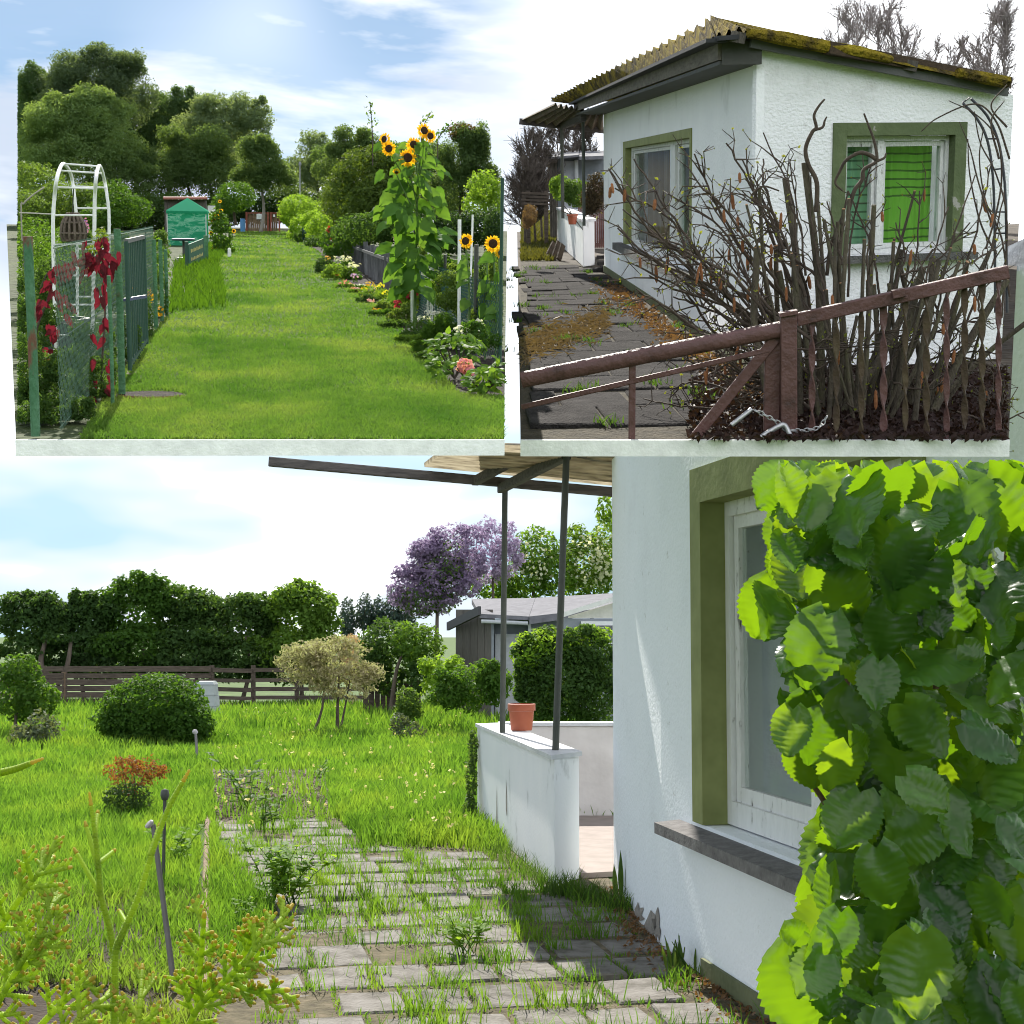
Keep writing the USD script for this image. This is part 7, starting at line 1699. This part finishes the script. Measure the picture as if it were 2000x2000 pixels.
fl = lambda y: np.array([-1.40 - .004 * (y - 11), y, 0])
fc = Thing(P1, 'wire_fence', 'green chain link fence with rusty posts along the left of the path', 'fence', fl(11))
fc.part('netting', mesh_fence([fl(11.4), fl(22.6)], 1.32, .09, .0017), WIREG)
for (x, yt, Y, r, mt) in ((52, 446, 11.4, .033, GPOST), (221, 432, 14.0, .030, GPOST2), (205, 520, 13.2, .016, GPOST2), (290, 452, 21.4, .028, GPOST2), (302, 452, 23.0, .028, GPOST2), (312, 470, 24.0, .026, GPOST2)):
    e_ = p1(x, yt, Y); b_ = np.array([e_[0], e_[1], 0])
    fc.part('post', tube([b_, (b_ + e_) / 2 + [.004, 0, 0], e_], r, 10), mt, smooth=50)
for z in (1.30, .66, .06):
    fc.part('tension_wire', tube([fl(11.4) + [0, 0, z], fl(22.6) + [0, 0, z]], .005, 4), WIREG)
dg = Thing(P1, 'garden_gate', 'dark green wire gate standing between two fence posts', 'gate', (*p1(250, 640, 17.2)[:2], 0))
ga, gb = p1(238, 455, 15.6), p1(271, 447, 18.6)
ga0, gb0 = np.array([ga[0], ga[1], 0.04]), np.array([gb[0], gb[1], 0.04])
dg.part('stile', tube([ga0, ga], .022, 8), DKGREEN, smooth=50)
dg.part('stile', tube([gb0, gb], .026, 8), DKGREEN, smooth=50)
dg.part('top_bar', beam(ga, gb, .03, .04), plain('gate_top_grey', (.12, .12, .12), .7))
dg.part('bottom_bar', beam(ga0 + [0, 0, .05], gb0 + [0, 0, .05], .03, .03), DKGREEN)
dg.part('latch', beam(ga * .55 + ga0 * .45 - [.03, 0, 0], ga * .55 + ga0 * .45 + [.12, .6, 0], .03, .03), plain('latch_blue', (.05, .06, .12), .5))
for k in range(9):
    a__ = ga0 + (gb0 - ga0) * (k + 1) / 10; b__ = ga + (gb - ga) * (k + 1) / 10
    dg.part('bar', tube([a__, b__], .009, 5), DKGREEN)
g2f = Thing(P1, 'plant_support', 'low dark green plant support standing left of the banner', 'plant support', (*p1(300, 520, 33)[:2], 0))
for a__, b__ in (((296, 490), (314, 468)), ((297, 545), (296, 490)), ((315, 530), (314, 468)), ((296, 512), (315, 496))):
    g2f.part('bar', beam(p1(*a__, 33), p1(*b__, 33), .03, .03, up=(0, 1, 0)), DKGREEN)
# weeds inside the left fence
shrub(P1, 'fence_weeds', 'green weeds growing behind the chain link fence at the lower left', [(90, 760, 70, 50, 13), (130, 700, 60, 40, 15), (60, 700, 50, 60, 13), (170, 730, 40, 50, 13.6), (100, 800, 70, 34, 12.2), (60, 790, 40, 40, 12), (150, 780, 36, 36, 12.2), (110, 640, 80, 50, 17), (60, 620, 50, 60, 15), (170, 660, 40, 50, 15.5)], MIDLEAF, px=8, k=3.6, seed=261, aspect=.35, tuft=3)
shrub(P1, 'fence_weeds', 'leafy growth behind the arch on the left plot', [(70, 500, 50, 60, 24), (160, 520, 50, 60, 24), (230, 520, 34, 60, 24), (120, 580, 60, 50, 22), (290, 500, 30, 50, 30), (60, 440, 40, 30, 30), (120, 460, 40, 34, 30)], LUSH, px=7, k=2.6, seed=262, aspect=.4)
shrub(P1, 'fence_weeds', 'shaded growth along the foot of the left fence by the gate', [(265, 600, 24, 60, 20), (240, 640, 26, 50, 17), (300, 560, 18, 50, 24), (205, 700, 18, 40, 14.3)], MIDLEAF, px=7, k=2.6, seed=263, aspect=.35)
shrub(P1, 'orange_flowers', 'orange flowers behind the fence right of the green gate', [(282, 560, 8, 16, 21.6), (258, 545, 8, 10, 20), (300, 590, 10, 14, 23)], leaf_look('orange_petal', [(.50, .20, .015), (.62, .28, .02)], fac=.3), px=6, k=1.2, seed=264, aspect=.8, stems=[(282, 610, 282, 560, 21.6, .7), (260, 640, 258, 545, 20, .7)])
bt = Thing(P1, 'water_tub', 'dark grey tub standing in the plot behind the arch', 'tub', (*p1(120, 660, 16.6)[:2], 0))
c = np.array([*p1(120, 660, 16.8)[:2], 0])
bt.part('body', lathe([(.001, 0), (.21, 0), (.25, .42), (.235, .42), (.2, .05), (.001, .05)], c, 20), plain('tub_grey', (.05, .06, .062), .5), smooth=35)
bt.part('rim', lathe([(.245, .421), (.27, .425), (.27, .455), (.235, .455)], c, 20), plain('tub_rim', (.12, .13, .135), .5), smooth=35)
RED_L = leaf_look('creeper_leaf', [(.10, .010, .016), (.14, .014, .022), (.18, .02, .025), (.08, .02, .02)], trans=(.22, .015, .03), fac=.3)
cr = Thing(P1, 'red_creeper', 'dark red creeper hanging over the white arch and a fence post', 'creeper', (*p1(196, 790, 13.4)[:2], 0))
vine = [smoothpath([p1(x, y, 13.7) for x, y in pts], 6) for pts in ([(196, 800), (192, 700), (198, 600), (196, 520), (190, 455)], [(196, 520), (170, 480), (130, 505), (95, 510), (75, 545)], [(100, 515), (92, 560), (70, 620), (62, 680), (50, 720)], [(185, 470), (150, 500), (110, 490)])]
cr.part('vine', cat([tube(v, [.012, .005], 5) for v in vine]), BARK, smooth=True)
r_ = np.random.default_rng(270)
for (x, y, n_) in ((190, 455, 5), (205, 475, 5), (180, 490, 6), (196, 505, 6), (160, 500, 5), (140, 495, 5), (118, 505, 6), (104, 520, 6), (95, 545, 3), (80, 570, 4), (112, 560, 4), (128, 575, 3), (104, 610, 4), (90, 620, 2), (70, 590, 2), (84, 660, 2), (70, 665, 3), (204, 530, 4), (196, 560, 4), (200, 600, 3), (190, 640, 2), (198, 690, 3), (185, 720, 3), (205, 720, 2), (175, 745, 2), (195, 770, 3), (160, 478, 4), (210, 500, 4)):
    for _ in range(n_):
        c = p1(x + r_.normal(0, 9), y + r_.normal(0, 9), 13.5 + r_.normal(0, .08))
        cr.part('leaf', bigleaf(c, (r_.normal(0, .6), r_.normal(-.2, .3), -1), (r_.normal(0, .5), -1, .6), r_.uniform(16, 25) * 13.5 / LENS, r_.uniform(9, 13) * 13.5 / LENS, 5, 2, .1, .02, .25, .3, 'heart'), RED_L)
cr.part('young_leaves', crown(P1, [(190, 448, 16, 18, 13.6), (172, 470, 12, 12, 13.6), (55, 700, 14, 20, 13), (72, 690, 10, 16, 13)], 8, 1.4, 271, aspect=.5), leaf_look('turning_leaf', [(.16, .14, .02), (.22, .12, .03), (.09, .14, .02)], fac=.4), label='yellow-green young leaves')
shrub(P1, 'plot_plants', 'tall weeds filling the left plot between the arch and the wire fence', [(60, 560, 40, 70, 19), (110, 560, 60, 60, 21), (170, 540, 50, 60, 20), (225, 540, 40, 60, 22), (60, 470, 40, 40, 26), (150, 470, 60, 30, 28), (240, 470, 40, 30, 32), (300, 470, 24, 30, 40)], MIDLEAF, px=7, k=3.2, seed=265, aspect=.35, tuft=4)
# banner, table
BAY = 44
bn = Thing(P1, 'green_banner', 'dark green banner with two yellow lines fixed to posts left of the path', 'banner', (*p1(365, 520, BAY)[:2], 0))
q4 = [p1(356, 461, BAY - 2), p1(384, 450, BAY + 3), p1(386, 490, BAY + 3), p1(358, 504, BAY - 2)]
nn = unit(np.cross(q4[1] - q4[0], q4[3] - q4[0])); nn = nn if nn[1] < 0 else -nn
bn.part('sheet', hexa([q4[3], q4[2], q4[2] - nn * .03, q4[3] - nn * .03], [q4[0], q4[1], q4[1] - nn * .03, q4[0] - nn * .03]), plain('banner_green', (.02, .10, .06), .7))
for f0, f1 in ((.24, .40), (.62, .76)):
    l_ = lambda s, t: q4[0] * (1 - s) * (1 - t) + q4[1] * s * (1 - t) + q4[3] * (1 - s) * t + q4[2] * s * t + nn * .006
    for k in range(9):
        s0, s1_ = .1 + k * .09, .1 + k * .09 + .06
        v = np.array([l_(s0, f1), l_(s1_, f1), l_(s1_, f0 + .03 * (k % 2)), l_(s0, f0 + .03 * (k % 2))])
        bn.part('print', (v, np.array([(0, 1, 2), (0, 2, 3)])), plain('banner_yellow', (.55, .48, .16), .7) if k == 0 and f0 < .3 else '/World/Looks/banner_yellow')
for x, yt, yb, Y, mt in ((352, 455, 556, BAY - 2.2, DKGREEN), (388, 444, 500, BAY + 3.2, GPOST2)):
    e_ = p1(x, yt, Y); bn.part('post', tube([(e_[0], e_[1], 0), e_], .05 if mt is DKGREEN else .07, 8), mt)
tb = Thing(P1, 'garden_table', 'small dark round table behind the green banner', 'table', (*p1(346, 500, 50)[:2], 0))
c = p1(346, 452, 50)
tb.part('tabletop', lathe([(.001, -.03), (.34, -.03), (.36, 0), (.34, .03), (.001, .03)], c, 20), plain('table_blue_black', (.03, .035, .05), .4), smooth=35)
tb.part('leg', tube([(c[0], c[1], 0), c - [0, 0, .03]], .04, 8), STEEL)
tb.part('foot', lathe([(.001, 0), (.22, 0), (.2, .04), (.04, .06)], (c[0], c[1], 0), 16), STEEL)
# white post, fence posts in the left plot
for x, yt, yb, lb in ((433, 469, 486, 'short white marker post beside the far sunflowers'),):
    b_ = g1(x, yb); e_ = p1(x - 1, yt, b_[1])
    obj(P1, 'marker_post', lathe([(.001, 0), (.06, 0), (.05, e_[2]), (.001, e_[2] + .03)], b_, 10), plain('marker_white', (.75, .75, .73), .6), lb, 'post', base=b_)
for i, (x, yt, Y, lb) in enumerate(((274, 428, 52, 'thin grey stake left of the low pale wall'), (292, 434, 54, 'thin grey stake in front of the low pale wall'), (312, 395, 60, 'tall thin stake left of the green tent'), (70, 418, 30, 'dark bird post at the left border'))):
    e_ = p1(x, yt, Y); b_ = np.array([e_[0], e_[1], 0])
    obj(P1, 'plot_stake', tube([b_, e_], .024, 6), WOOD_GREY, lb, 'stake', base=b_)

# ---------------------------------------------------------------- sunflowers
PETAL = leaf_look('sunflower_petal', [(.80, .42, .012), (.86, .50, .02), (.78, .36, .012)], trans=(.95, .60, .02), fac=.45)
DISC = look('sunflower_disc', [(.3, (.035, .016, .008)), (.7, (.10, .045, .015))], 60, .95, .8)
SUNL = leaf_look('sunflower_leaf', [(.045, .11, .018), (.06, .14, .025), (.085, .17, .035)], fac=.4)
SSTEM = plain('sunflower_stem', (.10, .17, .05), .7)


def sunhead(t, c, R, face, seed):
    q_ = np.random.default_rng(seed)
    face = unit(np.asarray(face, float))
    x = unit(np.cross([0, 0, 1], face)); y = np.cross(face, x)
    ms = []
    for ring, (n_, L) in enumerate(((17, 1.0), (15, .88))):
        for k in range(n_):
            a = (k + .5 * ring) * 2 * math.pi / n_ + q_.normal(0, .06)
            d = x * math.cos(a) + y * math.sin(a) + face * q_.uniform(-.15, .25)
            ms.append(bigleaf(c + d * R * .42 + face * .01 * ring, d, face, R * .62 * L * q_.uniform(.8, 1.1), R * .26, 4, 2, 0, 0, q_.uniform(0, .25), .2, 'lance'))
    h_ = t.part('flower_head', cat(ms), PETAL)
    t.part('disc', lathe([(.001, -.03 * R), (R * .47, -.02 * R), (R * .5, .06 * R), (R * .34, .16 * R), (.001, .13 * R)], c + face * .02, 16, axis=face), DISC, h_, smooth=True)


SFY = 21.0
sf = Thing(P1, 'sunflower', 'tall branching sunflower plant with yellow heads against the sky', 'sunflower', (*p1(780, 620, SFY)[:2], 0))
root = np.array([*p1(782, 600, SFY)[:2], 0])
root[2] = 0
heads = [((727, 263), 10.5, (-.7, -.7, .1)), ((734, 281), 11.5, (-.2, -1, .1)), ((780, 273), 12, (.1, -1, .1)), ((769, 298), 14, (0, -1, .05)), ((799, 247), 12, (.35, -.9, .2)), ((811, 257), 10.5, (.2, -1, .1)), ((748, 323), 6, (0, -.6, -.7))]
main = smoothpath([root, p1(784, 480, SFY), p1(786, 400, SFY), p1(790, 330, SFY), p1(798, 270, SFY), p1(800, 250, SFY + .05)], 5)
sf.part('stem', tube(main, [.022, .008], 7), SSTEM, smooth=True)
for i, ((x, y), r, fc_) in enumerate(heads):
    c = p1(x, y, SFY - .38)
    k = main[np.argmin(np.abs(main[:, 2] - (c[2] - .55)))]
    sf.part('stem', tube(smoothpath([k, (k + c) / 2 + [.02 * math.sin(i), 0, -.05], c + [0, .03, -.03], c + [0, .015, 0]], 5), [.010, .006], 6), SSTEM, smooth=True)
    sunhead(sf, c, 1.2 * r * SFY / LENS, fc_, i)
r_ = np.random.default_rng(280)
for i in range(140):
    y = r_.uniform(265, 545)
    wd = np.interp(y, [265, 320, 380, 440, 545], [30, 48, 66, 62, 46])
    x = 785 + r_.normal(0, .55) * wd
    u = SFY / LENS
    c = p1(x, y, SFY + r_.normal(0, .2))
    L_ = r_.uniform(17, 38) * u * (1.2 if y > 340 else .75)
    dr_ = np.array([np.sign(x - 785) * r_.uniform(.2, 1) + r_.normal(0, .3), r_.normal(-.3, .4), -r_.uniform(.1, 1.0)])
    sf.part('leaf', bigleaf(c, dr_, (r_.normal(0, .35), -.8 + r_.normal(0, .4), .8), L_, L_ * .78, 7, 4, .06, .02, .3, .3, 'heart', r_), SUNL, smooth=True)
for nm, (x, y), r, lb, Y, foot in (('a', (880, 455), 13, 'sunflower head facing left beside the tall white stake', 17.5, (882, 640)), ('b', (930, 460), 15, 'largest round sunflower head near the right border', 17, (935, 650)), ('c', (942, 477), 9, 'small orange sunflower head under the large one at the right border', 16.8, (940, 650)), ('d', (919, 484), 9, 'dark drooping sunflower head left of the small orange one', 17.2, (915, 650))):
    c = p1(x, y, Y); b_ = np.array([*p1(*foot, Y)[:2], 0])
    t = Thing(P1, 'sunflower', lb, 'sunflower', b_, None)
    t.part('stem', tube(smoothpath([b_, (b_ + c) / 2 + [.03, 0, 0], c + [0, .05, -.03], c + [0, .02, 0]], 5), [.014, .007], 6), SSTEM, smooth=True)
    sunhead(t, c, 1.15 * r * Y / LENS, {'a': (-.6, -.8, .1), 'b': (-.1, -1, .1), 'c': (.5, -.8, 0), 'd': (.2, -.6, -.8)}[nm], ord(nm))
    for i in range(5):
        q_ = b_ + (c - b_) * r_.uniform(.3, .9)
        L_ = r_.uniform(20, 34) * Y / LENS
        t.part('leaf', bigleaf(q_, (-abs(r_.normal(0, 1)), r_.normal(-.2, .5), -.4), (r_.normal(0, .4), -.7, .8), L_, L_ * .75, 7, 4, .06, .02, .3, .3, 'heart', r_), SUNL, smooth=True)
fy_ = 58
fsf = Thing(P1, 'sunflower', 'far sunflower clump with small yellow heads left of the path end', 'sunflower', (*p1(420, 480, fy_)[:2], 0))
for i, (x, y, r) in enumerate(((409, 408, 5), (403, 415, 4.5), (417, 398, 4), (404, 467, 5), (398, 440, 3.5), (415, 380, 3), (441, 436, 4))):
    c = p1(x, y, fy_); b_ = np.array([*p1(418 + (x - 418) * .4, 480, fy_)[:2], 0])
    fsf.part('stem', tube([b_, (b_ + c) / 2, c + [0, .05, 0]], .014, 4), SSTEM)
    sunhead(fsf, c, r * fy_ / LENS * 1.1, (.1 * math.sin(i), -1, .2), 20 + i)
fsf.part('foliage', crown(P1, [(418, 440, 22, 36, fy_), (420, 470, 22, 20, fy_), (410, 415, 16, 22, fy_)], 7, 3, 281, aspect=.7), LUSH)

# ---------------------------------------------------------------- right border: pickets, stakes, netting, flowers
PKG = look('grey_pickets', [(.3, (.055, .056, .062)), (.6, (.12, .12, .128)), (.8, (.19, .19, .195))], 3, .85, .4, stretch=(4, 4, .6), island=.35)
pk = Thing(P1, 'picket_fence', 'weathered grey plank fence leaning along the right flower bed', 'fence', (*p1(690, 560, 31)[:2], 0))
n_ = 13
for i in range(n_):
    f_ = i / (n_ - 1)
    x = 657 + 78 * f_; yt = 447 + 28 * f_ + 3 * math.sin(i * 2.3); Y = 46 - 17 * f_
    e_ = p1(x, yt, Y); b_ = np.array([e_[0] + .04, e_[1], .02])
    pk.part('picket', beam(b_, e_, 8.6 * Y / LENS * (1 + .15 * math.sin(i * 3.1)), .03, up=(.5, 1, 0), bev=.1), PKG)
pk.part('rail', beam(p1(655, 462, 46.3) * [1, 1, 1], p1(737, 492, 29.3), .03, .06), PKG)
nt = Thing(P1, 'green_netting', 'dark green plastic netting on dark posts along the right border', 'netting fence', (*p1(850, 600, 20)[:2], 0))
NETG = usdkit.material(stage, '/World/Looks/plastic_netting', {'co': ('texture_coordinate', {}), 'd': ('diffuse_bsdf', {'color': (.022, .075, .058)}), 't': ('transparent_bsdf', {}), 'c': ('noise_texture', {'scale': 55.0, 'detail': 2.0}), 'r': ('rgb_ramp', {'ramp': [(.46, (0, 0, 0)), (.50, (1, 1, 1))]}), 'x': ('mix_closure', {})},
                       [('co.object', 'c.vector'), ('c.fac', 'r.fac'), ('r.color', 'x.fac'), ('d.BSDF', 'x.closure1'), ('t.BSDF', 'x.closure2')], surface='x.closure')
nl_ = [(742, 470, 27.5), (800, 500, 22.5), (830, 480, 21), (899, 462, 17.6), (950, 470, 16.5)]
top_ = [p1(x, 500 - (0 if i else 10), Y) for i, (x, y, Y) in enumerate(nl_)]
gp_ = [np.array([q[0], q[1], 0]) for q in top_]
nt.part('net', mesh_fence(gp_, .86, .075, .0035), plain('net_green', (.02, .07, .055), .7))
for (x, yt, Y, r, mt) in ((742, 470, 27.5, .03, DKGREEN), (756, 462, 27, .02, WOOD_GREY), (816, 462, 23, .022, WOOD_GREY), (840, 480, 21, .022, STEEL), (899, 462, 17.6, .026, STEEL), (845, 560, 20.2, .028, WOOD_GREY), (948, 336, 16.4, .018, DKGREEN)):
    e_ = p1(x, yt, Y); nt.part('post', tube([(e_[0], e_[1], 0), e_], r, 8), mt, smooth=50)
for (x, yt, xb, yb, lb) in ((777, 421, 778, 560, 'short white stake left of the sunflower stem'), (816, 415, 814, 590, 'white stake right of the sunflower stem'), (867, 414, 866, 640, 'tallest white stake beside the left facing sunflower'), (809, 402, 807, 560, 'speckled white stake close to the sunflower leaves'), (892, 405, 884, 610, 'thin pale leaning stake left of the right border')):
    Y = 21.6 if x < 850 else 18.4
    e_ = p1(x, yt, Y); b_ = np.array([*p1(xb, yb, Y)[:2], 0])
    w_ = .020 if x not in (892, 809) else .012
    obj(P1, 'white_stake', tube([b_, e_], w_, 8), plain('stake_white', (.78, .78, .77), .5) if x == 777 else '/World/Looks/stake_white', lb, 'stake', group=None, base=b_, smooth=50)
lp_ = Thing(P1, 'leaning_plank', 'brown plank leaning beside the dark netting post', 'plank', (*p1(780, 530, 26)[:2], 0))
lp_.part('board', beam(np.array([*p1(782, 520, 26)[:2], 0.0]) + [0, 0, .3], p1(766, 465, 26), .06, .03, up=(0, 1, 0)), look('brown_plank_x', [(.3, (.12, .08, .055)), (.7, (.2, .14, .1))], 5, .9, .3))


def flowers(name, label, blobs, cols, fol=None, px=6, k=1.4, seed=1, asp=.8, fmat=None, fac=.3, trans=None, flat=.6):
    x, y, rx, ry, Y = blobs[0]
    b_ = np.array([*p1(x, y, Y)[:2], 0])
    t = Thing(P1, name, label, 'flowers', b_)
    if fol:
        t.part('foliage', crown(P1, fol, 7, 3.2, seed, aspect=.5), fmat or LUSH)
    t.part('blossom', crown(P1, blobs, px, k, seed + 1, aspect=asp, clump=.35, shell=.55), leaf_look(f'petal_{name}_{seed}', cols, trans, fac))
    t.part('stem', cat([tube([b_ + [r_.normal(0, .05), r_.normal(0, .05), 0], P1.pt(x + r_.normal(0, rx * .5), y + ry * .3, Y)], .008, 4) for _ in range(5)]), LUSH)
    return t


WHT = [(.62, .62, .58), (.74, .74, .70)]
flowers('yarrow', 'cream yarrow clump in front of the plank fence', [(648, 488, 18, 6, 38), (636, 505, 10, 5, 38), (668, 500, 12, 5, 37)], [(.52, .52, .36), (.66, .66, .5)], [(650, 512, 24, 24, 38), (665, 525, 20, 18, 37)], seed=290, px=6)
flowers('yarrow', 'broad white yarrow clump in the middle of the right flower bed', [(830, 590, 30, 6, 20.5), (800, 600, 14, 5, 20.5), (850, 602, 20, 5, 20.3), (780, 622, 12, 4, 20)], WHT, [(810, 640, 54, 44, 20), (850, 640, 40, 40, 20), (780, 650, 26, 26, 20)], seed=292, px=8, fmat=MIDLEAF)
flowers('amaranth', 'heart shaped dark red amaranth plume by the netting', [(778, 538, 16, 26, 23)], [(.28, .03, .04), (.36, .05, .06)], [(775, 560, 24, 26, 23.2), (812, 540, 26, 34, 23.2), (760, 545, 14, 20, 23.1)], seed=294, px=7, k=2.6, fmat=BRIGHT)
flowers('amaranth', 'narrow red amaranth spike right of the heart shaped one', [(823, 540, 7, 18, 22.5)], [(.30, .03, .05), (.4, .05, .07)], seed=296, px=7, k=2.4)
flowers('amaranth', 'thin red amaranth spike left of the heart shaped one', [(750, 568, 6, 20, 23)], [(.36, .04, .09), (.45, .06, .12)], seed=298, px=7, k=2.4)
flowers('amaranth', 'red flower spikes among the leaves before the plank fence', [(627, 452, 4, 18, 44), (648, 446, 4, 8, 44), (620, 436, 4, 8, 44)], [(.42, .06, .04), (.5, .1, .06)], [(630, 455, 30, 28, 44), (650, 460, 22, 24, 43), (622, 480, 16, 16, 43)], seed=300, px=5, k=1.8)
flowers('pink_phlox', 'pink blossom clump in the front row of the bed', [(672, 552, 12, 12, 31), (648, 534, 12, 6, 33)], [(.55, .16, .22), (.65, .26, .30)], [(672, 565, 20, 12, 31), (650, 545, 20, 10, 33)], seed=302, px=6)
flowers('orange_marigold', 'orange marigolds at the foot of the plank fence', [(700, 545, 18, 10, 30), (708, 560, 14, 8, 29.5), (698, 535, 8, 6, 30)], [(.62, .26, .02), (.70, .36, .03)], [(706, 560, 30, 20, 29.6), (735, 580, 24, 20, 27)], seed=304, px=6, k=.7)
flowers('red_geranium', 'small red blossom beside the round box bush', [(634, 525, 5, 6, 37.4)], [(.62, .05, .04), (.7, .09, .06)], seed=306, px=5, k=2)
for i, (x, y, rx, ry, Y, mt) in enumerate(((640, 515, 26, 20, 37, 1), (690, 575, 26, 18, 28, 0), (720, 600, 26, 20, 24.5, 1), (745, 625, 26, 20, 22, 0), (775, 655, 26, 22, 19.6, 1), (800, 685, 22, 20, 17.2, 0), (900, 640, 40, 34, 16.5, 1), (925, 560, 26, 60, 18, 0), (870, 520, 40, 40, 21.5, 1), (930, 500, 20, 40, 19.5, 0))):
    shrub(P1, 'border_plant', ['leafy border plant under the cream yarrow', 'border plant right of the pink blossom clump', 'low border plant in the front row before the yarrow', 'border plant at the lawn edge below the amaranth', 'border plant at the lawn edge left of the broad yarrow', 'last border plant before the hydrangea', 'dark border plant behind the pink hydrangea blossom', 'tall border plant by the right border under the sunflower heads', 'border plant in the netting corner behind the stakes', 'border plant at the right border behind the sunflower stems'][i], [(x, y, rx, ry, Y)], [MIDLEAF, LUSH][mt], px=6.5, k=3, seed=330 + i, aspect=[.3, .5][mt], tuft=5, rough=.5)
flowers('marigold', 'mixed orange blossoms along the lawn edge of the bed', [(712, 596, 10, 8, 25), (748, 618, 8, 6, 22.4), (690, 570, 8, 6, 28.4)], [(.62, .26, .02), (.70, .36, .03)], seed=318, px=6, k=1.2)
flowers('pink_mallow', 'pink blossoms low at the lawn edge beside the marigolds', [(660, 545, 8, 8, 33), (735, 612, 7, 6, 23.5), (700, 582, 6, 5, 27.6)], [(.6, .2, .3), (.7, .32, .38)], seed=319, px=6, k=1.6)
flowers('daisies', 'white daisies in front of the dark netting behind the hydrangea', [(872, 622, 16, 8, 16.4), (905, 612, 12, 10, 16.6)], WHT, [(885, 640, 30, 20, 16.5)], seed=340, px=5.5, k=1.1)
flowers('red_dahlia', 'red blossoms on leafy stems right of the plank fence end', [(752, 540, 7, 8, 24.5), (742, 556, 5, 6, 25), (765, 565, 5, 6, 24)], [(.5, .04, .05), (.6, .07, .07)], [(752, 560, 20, 26, 24.6)], seed=342, px=6, k=1.8)
flowers('yellow_daisies', 'yellow blossoms before the plank fence', [(716, 540, 9, 6, 29), (728, 552, 7, 5, 28)], [(.66, .48, .03), (.72, .55, .05)], [(722, 558, 18, 14, 28.4)], seed=344, px=5.5, k=1.4)
flowers('lilac_aster', 'small lilac blossom above the white blossom at the fence foot', [(668, 520, 8, 4, 35.5), (745, 448, 4, 5, 30)], [(.35, .2, .5), (.45, .3, .6)], seed=308, px=5, k=1.6)
flowers('white_blossom', 'white blossom cluster below the lilac blossom', [(680, 541, 12, 5, 32.5)], WHT, [(682, 550, 16, 8, 32.4)], seed=310, px=6, k=2)
flowers('hydrangea', 'pink hydrangea blossom at the front corner of the bed', [(877, 690, 15, 15, 14.6), (888, 700, 8, 12, 14.5)], [(.62, .16, .22), (.72, .30, .36), (.66, .22, .24)], seed=312, px=8, k=4)
flowers('white_bud', 'tiny white blossoms before the dark hydrangea soil', [(918, 694, 4, 3, 14.4), (835, 668, 4, 6, 16.6), (850, 652, 3, 5, 17)], WHT, seed=314, px=5, k=2.5)
flowers('orange_lily', 'orange spots of blossom beside the box bush', [(616, 500, 4, 4, 41), (618, 488, 4, 6, 42)], [(.62, .26, .04), (.7, .32, .05)], seed=316, px=5, k=2)
shrub(P1, 'box_bush', 'small round box bush on the edge of the lawn', [(612, 505, 20, 20, 40.5), (622, 515, 18, 14, 40)], DARKLEAF, px=5, k=5, seed=320, rough=.2)
HYD = leaf_look('hydrangea_leaf', [(.055, .12, .015), (.08, .16, .02), (.11, .2, .03)], fac=.4)
for lb, bl, n_, sd in (('leafy hydrangea bush behind the pink blossom', [(858, 660, 52, 34, 15.2), (830, 690, 26, 18, 14.9)], 150, 321), ('leafy hydrangea bush at the right border in front of the pink blossom', [(915, 716, 40, 24, 13.9), (940, 700, 14, 24, 14)], 110, 322)):
    x, y, rx, ry, Y = bl[0]
    b_ = np.array([*p1(x, y + ry, Y)[:2], 0])
    t = Thing(P1, 'hydrangea_bush', lb, 'bush', b_)
    q_ = np.random.default_rng(sd); ms = []
    for (x, y, rx, ry, Y) in bl:
        for _ in range(n_ if rx > 30 else n_ // 4):
            a, rr = q_.uniform(0, 6.28), math.sqrt(q_.uniform(.05, 1))
            u = Y / LENS
            c = p1(x + rx * rr * math.cos(a), y + ry * rr * math.sin(a), Y + q_.normal(0, rx * .35) * u)
            c[2] = max(c[2], .03)
            if c[0] > p1(944, y, c[1])[0]: continue
            t.part('leaf', bigleaf(c, (math.cos(a) + q_.normal(0, .4), q_.normal(-.3, .5), q_.normal(-.2, .4)), (q_.normal(0, .4), -.5, 1), 15 * u * q_.uniform(.7, 1.3), 11 * u, 5, 2, .08, .02, .25, .3, 'heart', q_), HYD)
    t.part('stem', cat([tube([b_, p1(bl[0][0] + q_.normal(0, 20), bl[0][1], bl[0][4])], .008, 4) for _ in range(6)]), BARK)
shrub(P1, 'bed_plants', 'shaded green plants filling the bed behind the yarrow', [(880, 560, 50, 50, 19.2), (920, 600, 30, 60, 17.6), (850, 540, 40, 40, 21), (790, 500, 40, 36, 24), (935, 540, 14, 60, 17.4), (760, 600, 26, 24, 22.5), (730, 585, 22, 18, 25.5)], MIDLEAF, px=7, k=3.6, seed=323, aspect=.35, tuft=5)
shrub(P1, 'bed_plants', 'thin grassy plants in front of the netting', [(840, 640, 40, 40, 18.5), (800, 660, 30, 20, 18), (820, 690, 24, 14, 16)], LUSH, px=7, k=3.2, seed=324, aspect=.2, tuft=4)
bn1 = Thing(P1, 'small_bin', 'small dark green bin with an orange lid mark between the bright bushes', 'bin', (*p1(575, 452, 76)[:2], 0))
c = np.array([*p1(576, 450, 76)[:2], 0])
bn1.part('body', taper(c, .13, .16, .15, .17, 0, .72), plain('bin_green', (.03, .07, .08), .5))
bn1.part('lid', taper(c, .175, .15, .18, .15, .722, .80), plain('bin_lid', (.04, .09, .10), .5))
bn1.part('tag', box(c[0] + .09, c[0] + .17, c[1] - .19, c[1] - .182, .62, .74), plain('bin_orange', (.6, .28, .03), .6))
